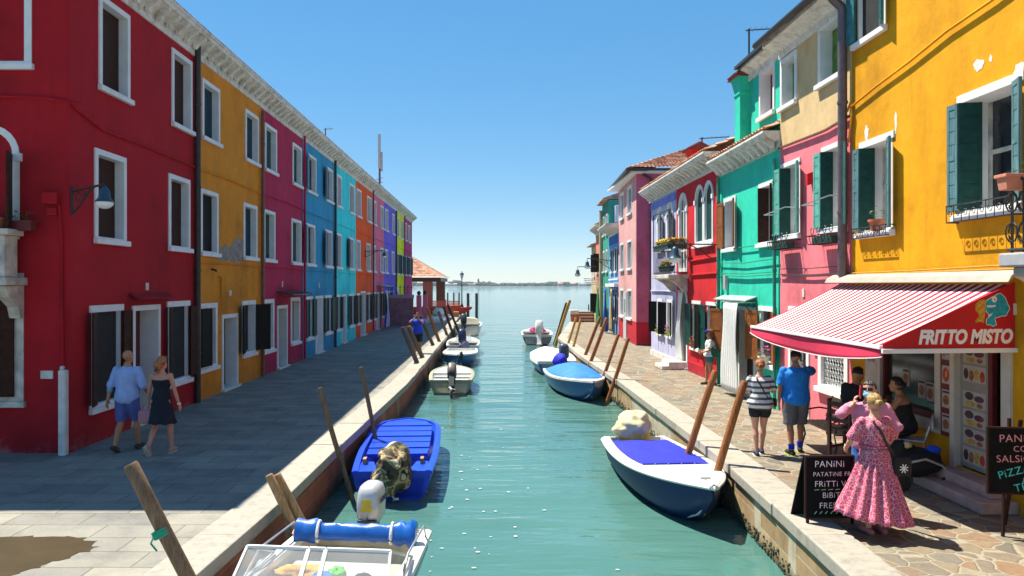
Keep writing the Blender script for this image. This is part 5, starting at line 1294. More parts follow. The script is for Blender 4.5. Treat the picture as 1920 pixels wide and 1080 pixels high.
# lettering and warning label on the cowl
o = b1.om
st = MB(); st.box(-.075, .075, .149, .153, .16, .24); st.box(-.06, .06, .149, .153, .25, .33); st.v = [o @ p for p in st.v]; st.build('warning_label', mat('warning_yellow', (.75, .5, .02), .6), mo, local=True)
tm = W[b1.t] @ o @ face_mtx((-.1785, .08, .26), (0, -1, 0), (0, 0, 1)); textmesh('lettering', 'HONDA', .1, BLACK, tm, mo, .002, offset=.003, align='LEFT')
m = MB()
for k, (a, z) in enumerate(((-.95, 0), (-.55, .012), (0, .0), (.5, .012), (.95, 0))): pass
rows = []
for i in range(25):
    f = i/24; a = -1+2*f; q = b1.gp(.08, a*.9); rr_ = .074+.012*noise.noise(V((f*7, 2, 1)))+(.03+.05*noise.noise(V((f*31, 4, 1))) if abs(a) > .6 else 0)
    rows.append([q+V((0, rr_*.75*cos(t)-rr_*.5*sin(t)+.12, .14+rr_*sin(t)*1.3+.02*noise.noise(V((f*13, t*1.2, 0))))) for t in [2*pi*k/14 for k in range(14)]])
m.grid(rows, True, True, True); fs = m.build('folded_sunshade', mat('blue_vinyl', (.012, .1, .4), .3, .25, 5, bump=.3, bscale=9), b1.t, local=True, smooth=True)
m = MB()
for a in (-.6, .62):
    q = b1.gp(.08, a*.9); m = MB(); m.tube([q+V((0, .12+.068*cos(t)-.045*sin(t), .14+.112*sin(t))) for t in [2*pi*k/16 for k in range(17)]], .02, 6); m.build('strap', WHITE, fs, local=True)
for sx in (-1, 1): m = MB(); m.tube([b1.gp(.05, sx*.98, .02), b1.gp(.08, sx*.98, .2), b1.gp(.28, sx*.97, .22), b1.gp(.36, sx*.97, .04)], .014, 7); m.build('handrail', ALU, b1.t, local=True, smooth=True)
# windscreen: raked frame with three panes and side wings
f0 = .38
def wp(a, h, back=.0): q = b1.gp(f0, a*.93, 0); return V((q.x*(1-.06*h), q.y+.42*(1-h)-back+.0, q.z+.05+.36*h))
m = MB(); xs = (-1, -.2, .0, .15, 1)
for a0, a1 in ((-1, -.12), (-.1, .12), (.14, 1)):
    m.bar(wp(a0, 1), wp(a1, 1), .03, .03); m.bar(wp(a0, 0), wp(a1, 0), .025, .025); m.bar(wp(a0, 0), wp(a0, 1), .025, .025); m.bar(wp(a1, 0), wp(a1, 1), .025, .025)
for sx in (-1, 1):
    q = b1.gp(f0-.17, sx*.95, .06); m.bar(wp(sx, 1), q, .025, .025); m.bar(wp(sx, 0), q, .02, .02)
wf = m.build('windscreen', WHITE, b1.t, local=True)
def clear():
    n = NT('clear_screen'); tr = n.n('ShaderNodeBsdfTransparent'); tr.inputs[0].default_value = (.82, .86, .87, 1); gl = n.n('ShaderNodeBsdfGlossy'); gl.inputs['Roughness'].default_value = .06
    di = n.n('ShaderNodeBsdfDiffuse'); di.inputs[0].default_value = (.6, .6, .58, 1)
    mx = n.n('ShaderNodeMixShader'); mx.inputs[0].default_value = .12; m2 = n.n('ShaderNodeMixShader'); m2.inputs[0].default_value = .28
    n.l(tr.outputs[0], m2.inputs[1]); n.l(di.outputs[0], m2.inputs[2]); n.l(m2.outputs[0], mx.inputs[1]); n.l(gl.outputs[0], mx.inputs[2]); n.l(mx.outputs[0], n.t.nodes['Material Output'].inputs[0]); return n.m
CLEAR = clear()
m = MB()
for a0, a1 in ((-1, -.12), (-.1, .12), (.14, 1)): m.quad(wp(a0, 0), wp(a1, 0), wp(a1, 1), wp(a0, 1))
for sx in (-1, 1): m.quad(wp(sx, 0), wp(sx, 1), b1.gp(f0-.17, sx*.95, .06))
m.build('pane', CLEAR, wf, local=True, fix=False)
m = MB(); q = b1.gp(.2, 0)
m.box(-.68, .68, q.y-.2, q.y+.2, .06, .42); m.box(-.66, .66, q.y-.22, q.y+.2, .422, .5); m.build('bench_seat', mat('cream_vinyl', (.6, .56, .46), .5, .1, 5), b1.t, local=True, bevel=.03)
m = MB(); q = b1.gp(.36, 0); m.box(-.7, -.12, q.y-.1, q.y+.3, .06, .56); m.build('dash_console', GEL, b1.t, local=True, bevel=.03)
m = MB(); m.ell((-.42, q.y-.12, .6), (.14, .03, .14), n=16, m=8); m.build('steering_wheel', GREYM, b1.t, local=True)
t = W[b1.t]
def onboat(b, x, y, z): return W[b.t] @ V((x, y, z))
m = MB(); m.box(-.13, .13, q.y-.22, q.y+.02, .06, .42); cb = m.build('speaker_box', mat('dark_blue_plastic', (.03, .045, .075), .5, .1, 6), b1.t, local=True, bevel=.012)
m = MB(); m.ell((0, q.y-.1, .42), (.03, .03, .012), n=10, m=6); m.build('knob', ALU, cb, local=True)
# towels heaped on the port side
for k, (x, y_, z, r, cc, nm, lb) in enumerate(((.4, -1.25, .55, (.3, .13, .06), (.65, .3, .02), 'beach_towel', 'orange and yellow towel heaped behind the left half of the windscreen'), (.14, -1.1, .55, (.12, .1, .06), (.03, .16, .5), 'swim_ring', 'blue and white inflatable lying among the towels in the runabout'), (.0, -1.2, .56, (.1, .09, .07), (.1, .5, .04), 'beach_toy', 'bright green tufted toy beside the towels in the runabout'))):
    m = MB(); lump(m, onboat(b1, x, y_, z), r, k*7.7, .45); tag(m.build(nm, mat(nm+'_cloth', cc, .8, .55, 9), loc=onboat(b1, x, y_, z), smooth=True), lb, nm.split('_')[-1])
m = MB(); m.tube([b1.gp(.02, -.7, .04), b1.gp(.05, -.55, .1), b1.gp(.03, -.4, .05), b1.gp(.06, -.7, .08), b1.gp(.02, -.85, .05)], .014, 6); m.build('mooring_rope', ROPE, b1.t, local=True)
m = MB(); q = b1.gp(.06, .9, .06)
for k in range(4): m.tube([q+V(((.1-.012*k)*cos(a), (.1-.012*k)*sin(a)+.05, .02*k)) for a in [2*pi*j/14 for j in range(15)]], .014, 6)
m.build('rope_coil', mat('pink_white_rope', (.6, .4, .4), .9, .3, 50), b1.t, local=True)
for f in (.22, .5):
    m = MB(); q = b1.gp(f, 1.04, -.12); m.lathe(q+V((.06, 0, -.2)), [(.02, 0), (.07, .03), (.075, .22), (.05, .27), (.02, .3)], 12); m.tube([q+V((.06, 0, .1)), b1.gp(f, .98, .04)], .008, 5); m.build('fender', WHITE, b1.t, local=True, smooth=True)
# 2 royal blue boat with hatch boards and camouflaged engine
c, rz_, L = axis((-1.76, 13.05, 0), (-1.98, 17.5, 0))
b2 = Boat('royal blue open boat with plank hatch cover and camouflage wrapped engine', c, rz_, 4.7, 1.54, .5, ROYAL, ROYAL, .88, 9, .12, None, ROYAL, 0, ROYAL, railw=.09)
m = MB()
for k in range(6):
    fa, fb_ = .24+k*.112, .24+k*.112+.104
    wa, ga, _ = b2.sec(fa); wb, gb, _ = b2.sec(fb_); ya, yb = b2.y(fa), b2.y(fb_); dz = .03+.006*(k % 2)
    wa, wb = wa-.17, wb-.17
    m.hexa([(-wa, ya, ga-.01), (wa, ya, ga-.01), (wb, yb, gb-.01), (-wb, yb, gb-.01), (-wa, ya, ga+dz+.035), (wa, ya, ga+dz+.035), (wb, yb, gb+dz+.02), (-wb, yb, gb+dz+.02)])
m.build('hatch_cover', ROYAL, b2.t, local=True, bevel=.01)
b2.deck(.93, 1, ROYAL, 'foredeck', .0)
w0, g0, _ = b2.sec(.05)
for sx in (-1, 1): m = MB(); m.hexa([(sx*.22, b2.y(0)+.03, g0-.08), (sx*(w0-.08), b2.y(0)+.03, g0-.02), (sx*(w0-.08), b2.y(.16), g0-.02), (sx*.4, b2.y(.16), g0-.02), (sx*.22, b2.y(0)+.03, g0-.04), (sx*(w0-.08), b2.y(0)+.03, g0+.01), (sx*(w0-.08), b2.y(.16), g0+.01), (sx*.4, b2.y(.16), g0+.01)]); m.build('stern_deck', ROYAL, b2.t, local=True)
for sx in (-.55, .5): m = MB(); m.box(sx-.03, sx+.03, b2.y(.12), b2.y(.16), g0, g0+.1); m.build('cleat', TANWOOD, b2.t, local=True)
mo = b2.motor(GREYM, GREYM, .06, 0, .5, dy=.1, dz=.02)
m = MB(); y0 = b2.y(0)
def cam_(q): return V((q.x*(1.15-.25*max(0, q.z)), q.y, q.z))
lump(m, (.06, y0+.02, g0+.22), (.29, .4, .28), 3.3, .28, 26, 18); lump(m, (-.04, y0-.18, g0-.02), (.29, .2, .3), 8.1, .36, 26, 18); lump(m, (.18, y0-.12, g0+.0), (.16, .2, .3), 5.1, .34, 22, 16); lump(m, (-.2, y0+.15, g0+.3), (.06, .07, .1), 2, .3)
cv = m.build('engine_cover', CAMO, mo, local=True, smooth=True); rm = cv.modifiers.new('fuse', 'REMESH'); rm.mode = 'VOXEL'; rm.voxel_size = .025; rm.use_smooth_shade = True
# 3 small weathered dinghy with tilted outboard
c, rz_, L = axis((-1.42, 25.4, 0), (-1.5, 29.2, 0))
b3 = Boat('small weathered grey green dinghy with tilted outboard on its stern', c, rz_, 3.9, 1.6, .48, OLIVE, OLIVE, .88, 3.2, .2, None, GEL, .5, GEL, railw=.1)
b3.motor(mat('brown_grey_cowl', (.13, .1, .09), .4), GREYM, .05, 48, .95, dz=.12)
for f in (.22, .42): w_, g, _ = b3.sec(f); m = MB(); m.box(-w_+.05, w_-.05, b3.y(f)-.13, b3.y(f)+.13, g-.1, g-.06); m.build('thwart', GEL, b3.t, local=True)
# 4 blue boat with its bow this way, 5 light boat behind it
c, rz_, L = axis((-1.5, 37.6, 0), (-1.52, 33.3, 0))
b4 = Boat('mid blue boat with pale deck, bow pointing at the small dinghy', c, rz_, 4.2, 1.62, .52, BLUEH, GEL, .9, 3.4, .2, None, GEL, .35, GEL)
m = MB(); lump(m, b4.gp(.97, -1.0, -.06), (.1, .1, .2), 1.5, .2); m.build('fender', RUBBER, b4.t, local=True, smooth=True)
c, rz_, L = axis((-1.55, 38.7, 0), (-1.62, 44.0, 0))
b5 = Boat('white boat with light blue sides and a navy outboard wrapped at its foot', c, rz_, 5.2, 1.8, .56, paint('sky_blue_hull', (.06, .3, .6)), GEL, .88, 2.6, .25, None, GEL, .5, GEL)
b5.motor(DNAVY, GREYM, .0, 25, 1.25, dz=.2)
m = MB(); lump(m, b5.gp(0, .12, .05)+V((0, -.35, 0)), (.27, .25, .3), 4, .2); m.build('bundled_cover', mat('mauve_cloth', (.3, .25, .35), .9, .2, 8), b5.t, local=True, smooth=True)
m = MB(); w_, g, _ = b5.sec(.5); m.prism([V((-.5, b5.y(.5), g)), V((.5, b5.y(.5), g)), V((.4, b5.y(.56), g+.32)), V((-.4, b5.y(.56), g+.32))], (0, .04, 0)); m.build('windscreen', CLEAR, b5.t, local=True)
# 6 white cabin boat at the end of the left quay
c, rz_, L = axis((-1.85, 54.3, 0), (-1.75, 60.2, 0))
b6 = Boat('white motor boat with curved windscreen and black outboard at the left quay end', c, rz_, 6.0, 2.1, .7, GEL, GEL, .9, 2.4, .25, None, GEL, .55, GEL)
b6.motor(GREYM, GREYM, -.2, 30, 1.35, dz=.2)
m = MB(); rows = []
for f, h in ((.5, .0), (.53, .42), (.62, .45), (.72, .3), (.85, .05)):
    w_, g, _ = b6.sec(f); rows.append([V((w_*.8*cos(t), b6.y(f)+.15*sin(t)*0, g+h*sin(t)**.6 if sin(t) > 0 else g)) for t in [pi*k/10 for k in range(11)]])
m.grid(rows); m.build('cabin_top', mat('cream_cabin', (.6, .56, .4), .4, .1, 4), b6.t, local=True, smooth=True)
# ---- right side
c, rz_, L = axis((3.03, 15.5, 0), (3.3, 11.3, 0))
r1 = Boat("navy hulled white speedboat with royal blue cockpit cover, nearest on the right", c, rz_, 4.45, 1.56, .55, NAVYH, GEL, .84, 2.5, .42, None, GEL, .52, GEL, railw=.12)
m = MB()   # rubbing strake, double white roll
for sx in (-1, 1):
    m.tube([V((sx*(r1.sec(f)[0]+.03), r1.y(f)+r1.rake(f, r1.sec(f)[1]), r1.sec(f)[1]-.03)) for f in [k/24 for k in range(25)]], .035, 7)
m.tube([r1.gp(1, -1, -.03), r1.gp(1, 0, -.03)+V((0, .04, 0)), r1.gp(1, 1, -.03)], .035, 7)
m.build('rubbing_strake', GEL, r1.t, local=True, smooth=True)
cv = r1.cover(.1, .62, .07, CANVASB, 'cockpit_cover', -.13, .03, .5, 0, .03)
m = MB()
for k in range(9):
    for a in (-1, 1): q = r1.gp(.12+.5*k/8, a); q.x -= a*.12; m.ell(q+V((0, 0, .035)), (.012, .012, .008), n=6, m=4)
for k in range(6): q = r1.gp(.62, (k-2.5)/3.1); m.ell(q+V((0, .01, .03)), (.014, .014, .01), n=6, m=4)
m.build('press_stud', ALU, cv, local=True)
mo = r1.motor(GREYM, GREYM, 0, 0, .62, dz=.0)
m = MB(); w_, g, _ = r1.sec(0); y0 = r1.y(0)
lump(m, (.0, y0+.04, g+.3), (.34, .44, .28), 3.9, .25, 26, 18); lump(m, (.2, y0+.12, g+.22), (.3, .28, .18), 6.9, .25, 22, 14)
cv2 = m.build('engine_cover', CREAMT, mo, local=True, smooth=True); rm = cv2.modifiers.new('fuse', 'REMESH'); rm.mode = 'VOXEL'; rm.voxel_size = .025; rm.use_smooth_shade = True
m = MB()
rows = []
for q in range(8):
    z = g+.34-.36*q/7; row = []
    for k in range(60):
        a = 2*pi*k/60; r_ = 1+.035*sin(a*11+q*.4)*q/4+.05*q/7; row.append(V((.29*r_*cos(a), y0+.02+.38*r_*sin(a), z)))
    rows.append(row)
m.grid(rows, True); m.build('cover_skirt', YTARP, cv2, local=True, smooth=True)
m = MB(); q = r1.gp(.93, 0, .03); m.tube([q+V((-.08, 0, .03)), q+V((.08, 0, .03))], .015, 6); m.tube([q, q+V((0, 0, .03))], .02, 6); m.build('deck_cleat', ALU, r1.t, local=True)
c, rz_, L = axis((2.75, 28.3, 0), (3.2, 23.3, 0))
r2 = Boat('blue boat under a domed light blue tarpaulin with white bow rail', c, rz_, 5.0, 1.8, .55, BLUEH, GEL, .85, 2.3, .35, None, GEL, .6, GEL, railw=.12)
r2.cover(.0, .78, .38, TARPB, over=-.06, drop=.04, peak=.5, wr=.04)
mo = r2.motor(GREYM, GREYM, .1, 0, .7, dz=.0); m = MB(); w_, g, _ = r2.sec(0); lump(m, (.1, r2.y(0)-.1, g+.3), (.27, .36, .32), 2.2, .18); m.build('engine_cover', CANVASB, mo, local=True, smooth=True)
c, rz_, L = axis((2.75, 30.9, 0), (2.6, 35.8, 0))
r3 = Boat('boat under a white fitted cover with blue stern and grey outboard', c, rz_, 4.9, 1.85, .55, paint('cobalt_hull', (.012, .06, .36)), GEL, .84, 2.3, .3, None, GEL, .0, GEL)
r3.cover(.02, 1, .3, WTARP, over=.03, drop=.16, peak=.3, wr=.03)
r3.motor(mat('slate_cowl', (.06, .075, .12), .3), GREYM, .25, 8, 1.2, dz=.15)
c, rz_, L = axis((2.85, 45.9, 0), (3.1, 51.5, 0))
r4 = Boat('white open motor boat with pale outboard and pink bundle, farthest on the right', c, rz_, 5.4, 2.0, .62, paint('grey_navy_hull', (.06, .075, .12)), GEL, .9, 2.3, .25, GEL, GEL, .55, GEL)
r4.motor(GEL, GEL, .1, 25, 1.45, dz=.15)
m = MB(); lump(m, r4.gp(.45, .1, .15), (.5, .5, .25), 7, .4); m.build('bundled_cover', mat('pink_cloth', (.4, .06, .16), .85, .4, 6), r4.t, local=True, smooth=True)
# ---------------------------------------------------------------- mooring poles
def pole(p0, p1, r, m_, label, group=None, r1=None, cap=None, name='mooring_pole'):
    p0, p1 = V(p0), V(p1); d = (p1-p0).normalized()
    L = (p1-p0).length; n = 9; pts = []
    for k in range(n+1): q = k/n; pts.append(p0.lerp(p1, q)+V((noise.noise(V((p0.y, q*2, 0)))*.02, noise.noise(V((p0.y, q*2, 7)))*.02, 0))*min(1, L))
    m = MB(); rs = [(r1 or r*1.05)+(r-(r1 or r*1.05))*k/n for k in range(n+1)]
    pts.append(pts[-1]+d*.02); rs.append(r*.82); m.tube(pts, rs, 12)
    o = m.build(name, m_, loc=p0, smooth=True); tag(o, label, 'mooring pole', group); return o
def polepx(top, bot, Yb, r, m_, label, ext=1.0, dY=0, group=None):
    a = at(*top, Yb+dY); b = at(*bot, Yb); d = (b-a).normalized(); e = b+d*max(.02, (b.z+1.6)/max(.2, -d.z)); return pole(e, a, r, m_, label, group)
p = polepx((246, 873), (352, 1080), 7.0, .068, OLDWOOD, 'thick weathered post tied with green rope at the lower left')
m = MB(); a = at(303, 998, 7.0); d = (at(246, 873, 7)-at(352, 1080, 7)).normalized(); s1 = d.cross(V((0, 1, 0))).normalized()
for k in range(4): m.tube([a+d*(.02*k-.03)+(s1*cos(t)+V((0, 1, 0))*sin(t))*.078 for t in [2*pi*q/14 for q in range(15)]], .011, 5)
m.tube([a+s1*.08, a+s1*.14-d*.05, a+s1*.12-d*.14], .01, 5); ro = m.build('green_rope', mat('green_rope_fibre', (.02, .32, .2), .8, .3, 40), loc=a); tag(ro, 'green rope wound round the weathered post at the lower left', 'rope')
polepx((505, 893), (553, 992), 9.6, .055, TANWOOD, 'left one of two short tan posts leaning beside the runabout')
polepx((520, 892), (570, 985), 9.75, .055, TANWOOD, 'right one of two short tan posts leaning beside the runabout')
m = MB(); a = at(566, 980, 9.6); m.bar(a+V((-.1, -.02, -.08)), a+V((.12, .02, .04)), .07, .05); m.build('dummy', TANWOOD, p) if False else None
polepx((600, 729), (642, 875), 12.9, .045, OLDWOOD, 'thin grey brown pole left of the royal blue boat stern')
polepx((677, 690), (702, 810), 15.4, .045, OLDWOOD, 'thin dark pole at the bow of the royal blue boat')
polepx((755, 614), (801, 728), 28, .09, GREYWOOD, 'dark leaning pole left of the small dinghy, nearer of its pair')
polepx((766, 612), (808, 706), 30, .09, OLDWOOD, 'dark leaning pole left of the small dinghy, farther of its pair')
for k, (tp, bt, Yb, mm, lb) in enumerate((((789, 592), (824, 676), 36, GREYWOOD, 'broad brown pole rising just right of the photographer'), ((801, 577), (829, 655), 38.5, REDWOOD, 'reddish pole leaning behind the mid blue boat'), ((822, 584), (838, 628), 43, GREYWOOD, 'slim grey pole in front of the white railing covers'), ((832, 575), (849, 626), 47, DARKWOOD, 'dark thin pole left of the far white motor boat'), ((840, 572), (856, 612), 52, DARKWOOD, 'black thin pole closest to the far white motor boat'))):
    polepx(tp, bt, Yb, .085, mm, lb)
for x, yt, lb in ((877.5, 550, 'left of two stout dark piles at the end of the left pier'), (893.5, 550, 'right of two stout dark piles standing in the lagoon')):
    Yp = 84; a = at(x, yt, Yp); pole((a.x, Yp, -2), a, .16, GREYWOOD, lb, None, .17)
for tp, bt, Yb, r, lb in (((1342, 697), (1296, 835), 13.6, .062, 'reddish brown pole at the stern quarter of the navy speedboat'), ((1395, 717), (1350, 868), 12.2, .062, 'reddish brown pole nearest the bow of the navy speedboat'),
    ((1178, 635), (1152, 714), 23.2, .06, 'red brown pole at the bow of the blue tarpaulin boat'), ((1159, 628), (1134, 700), 25.2, .06, 'red brown pole beside the blue tarpaulin dome'),
    ((1138, 597), (1105, 686), 28.5, .07, 'red brown pole between tarpaulin boat and white covered boat'), ((1125, 595), (1095, 672), 31, .07, 'red brown pole beside the middle of the white covered boat'),
    ((1089, 598), (1073, 658), 35, .06, 'slim grey tipped pole right of the white covered boat bow'), ((1080, 596), (1062, 654), 37, .06, 'slim grey tipped pole at the far tip of the white cover')):
    polepx(tp, bt, Yb, r, REDWOOD if Yb < 34 else YELLWOOD, lb)
polepx((1068, 563), (1043, 642), 45.5, .1, YELLWOOD, 'tall yellowish pole leaning beside the farthest right boat'); polepx((1062, 568), (1041, 640), 46.5, .08, DARKWOOD, 'dark pole just behind the tall yellowish pole')
for x, yt, yb, lb in ((1103.5, 571, 583, 'thin stake in the lagoon right of the brick end wall'),):
    Yp = 95; a = at(x, yt, Yp); pole((a.x, Yp, -2), a, .08, GREYWOOD, lb)
# ---------------------------------------------------------------- pier end, left
LR = Fr((0, 0, 0), (0, 1, 0), (1, 0, 0))
t = empty('pavilion', (-9.5, 84, 0), 'open brick pavilion with hipped terracotta tile roof beyond the shaded row', 'pavilion')
m = MB(); ex, ey0, ey1 = -5.3, 78.5, 91
tile_sheet(m, V((-16, ey0, 3.75)), V((ex, ey0, 3.75)), V((-10, 84.5, 6.6)), V((-11.2, 84.5, 6.6)), .28, .5); tile_sheet(m, V((ex, ey0, 3.75)), V((ex, ey1, 3.75)), V((-10, 85, 6.6)), V((-10, 84.5, 6.6)), .28, .5)
m.build('roof', TILE, t, fix=False)
m = MB(); m.box(-15.8, ex-.15, ey0+.15, ey1-.2, 3.3, 3.72); m.build('timber_beam', DARKWOOD, t)
for x, y in ((-6.9, 79.5), (-6.1, 88), (-12, 79.5)):
    m = MB(); m.box(x-.5, x+.5, y-.5, y+.5, 0, 3.299); m.build('brick_pier', mat('pavilion_brick', (.32, .1, .06), .85, .3, 6), t)
# lamp post
lp = at(866, 576, 92)
t = empty('street_lamp', (lp.x, 92, 0), 'tall black lamp post with glass lantern at the pier end', 'street lamp')
m = MB(); m.lathe((lp.x, 92, 0), [(.22, 0), (.22, .3), (.12, .5), (.08, .7), (.06, 2.5), (.05, 3.55), (.09, 3.6), (.05, 3.65)], 12); m.build('post', BLACK, t, smooth=True)
m = MB(); m.lathe((lp.x, 92, 3.65), [(.1, 0), (.24, .55), (.24, .56), (.1, .57)], 6); m.build('lantern_glass', mat('lantern_glass', (.55, .6, .6), .2, .05, 4), t)
m = MB(); m.lathe((lp.x, 92, 4.22), [(.28, 0), (.18, .18), (.07, .25), (.04, .42), (.0, .45)], 8); m.build('lantern_cap', BLACK, t)
# raised white landing, kayaks, red netting
m = MB(); m.box(-7.2, -3.75, 56.5, 66, .004, .34); o = m.build('landing_platform', GEL, loc=(-5, 61, 0), bevel=.03); tag(o, 'white flat landing platform on the pier beside the red rowing boats', 'platform')
def kayak(c, L, rz, mm, label):
    b = Boat(label, (c[0], c[1]), rz, L, 1.0, .5, mm, mm, .3, 1.8, .3, None, mm, .6, mm, name='rowing_boat'); b.t.location.z = c[2]+.14; W[b.t] = M.Translation(b.t.location) @ M.Rotation(rz, 4, 'Z')
ORB = paint('orange_red_boat', (.65, .05, .01), .4)
kayak((-5.3, 64, .36), 5.0, radians(-75), ORB, 'orange rowing boat stored on the white landing platform'); kayak((-4.6, 70.5, 0.02), 5.2, radians(-80), paint('scarlet_boat', (.6, .02, .01), .4), 'scarlet rowing boat stored behind the orange one')
m = MB(); lump(m, (-4.5, 62.6, .62), (.55, .7, .38), 12, .35); tag(m.build('white_sheet', WHITECL, loc=(-4.5, 62.6, .4), smooth=True), 'crumpled white sheet heaped in front of the orange rowing boat', 'sheet')
t = empty('safety_fence', (-4.8, 80, 0), 'low orange red plastic safety fence along the pier end', 'fence')
m = MB()
for k in range(26): x = -6.3+k*.11; m.box(x-.03, x+.03, 78, 78.03, .05, 1.25)
for z in (.3, .6, .9, 1.2): m.box(-6.35, -3.5, 78.031, 78.05, z-.03, z+.03)
m.build('netting', mat('red_plastic_net', (.65, .12, .07), .6, .15, 8), t)
for x in (-6.35, -4.9, -3.45): m = MB(); m.box(x-.05, x+.05, 77.95, 77.999, 0, 1.4); m.build('stake', mat('red_stake', (.4, .03, .03), .5), t)
m = MB(); m.box(-3.6, -3.0, 66.5, 67.5, .003, .5); tag(m.build('crate', mat('orange_crate', (.55, .2, .08), .7), loc=(-3.3, 67, 0), bevel=.02), 'small orange box at the pier edge above the far white boat', 'box')
for x, y, lb in ((-5.75, 96, 'leftmost thin mooring pile beyond the pavilion'), (-5.0, 97, 'middle thin mooring pile beyond the red fence'), (-4.3, 97, 'rightmost thin mooring pile beyond the red fence')):
    pole((x, y, -.4), (x, y, 1.9), .1, GREYWOOD, lb)
# ---------------------------------------------------------------- people
def fuse(m, name, mt, parent, voxel=.011, smooth=3, fold=0, fscale=9, local=True):
    """join overlapping shapes into one continuous skin"""
    o = m.build(name+'_raw', mt, None, fix=True)
    r = o.modifiers.new('r', 'REMESH'); r.mode = 'VOXEL'; r.voxel_size = voxel
    s_ = o.modifiers.new('s', 'SMOOTH'); s_.iterations = smooth; s_.factor = .5
    me = bpy.data.meshes.new_from_object(o.evaluated_get(bpy.context.evaluated_depsgraph_get()))
    bpy.data.objects.remove(o)
    if fold:
        me.calc_loop_triangles(); ns = [v.normal.copy() for v in me.vertices]
        for v, n_ in zip(me.vertices, ns):
            c = v.co; v.co = c+n_*(fold*(noise.noise(V((c.x*fscale, c.y*fscale, c.z*fscale*.6)))+.5*noise.noise(V((c.x*fscale*2.3, c.y*fscale*2.3, c.z*fscale*2)))))
    me.polygons.foreach_set('use_smooth', [True]*len(me.polygons))
    me.materials.clear(); me.materials.append(mt); me.name = name
    n_ = bpy.data.objects.new(name, me); COL.objects.link(n_); n_.parent = parent; W[n_] = W[parent]
    return n_
def ik(a, t, l1, l2, pole):
    a, t = V(a), V(t); d = t-a; L = min(d.length, (l1+l2)*.995); d.normalize(); t = a+d*L
    x = (l1*l1-l2*l2+L*L)/(2*L); h = sqrt(max(0, l1*l1-x*x)); p = V(pole); p = (p-d*p.dot(d)).normalized()
    return a+d*x+p*h, t
PM = [(-.2, .09, .07), (-.1, .15, .105), (.05, .168, .118), (.25, .158, .112), (.45, .15, .105), (.62, .165, .115), (.78, .18, .122), (.9, .18, .11), (.97, .13, .085), (1.02, .075, .068), (1.1, .056, .058)]
PF = [(-.2, .09, .07), (-.1, .155, .11), (.05, .172, .125), (.25, .148, .108), (.45, .122, .092), (.62, .138, .108), (.76, .15, .125), (.9, .148, .098), (.97, .11, .078), (1.02, .065, .058), (1.1, .048, .05)]
SKINF = mat('fair_skin', (.55, .29, .19), .5, .08, 12); SKINT = mat('tanned_skin', (.42, .19, .1), .5, .08, 12); SKINR = mat('sunburnt_skin', (.55, .24, .15), .5, .08, 12)
EYE = mat('eye_dark', (.02, .015, .012), .2); LIP = mat('lip_pink', (.4, .12, .1), .5)
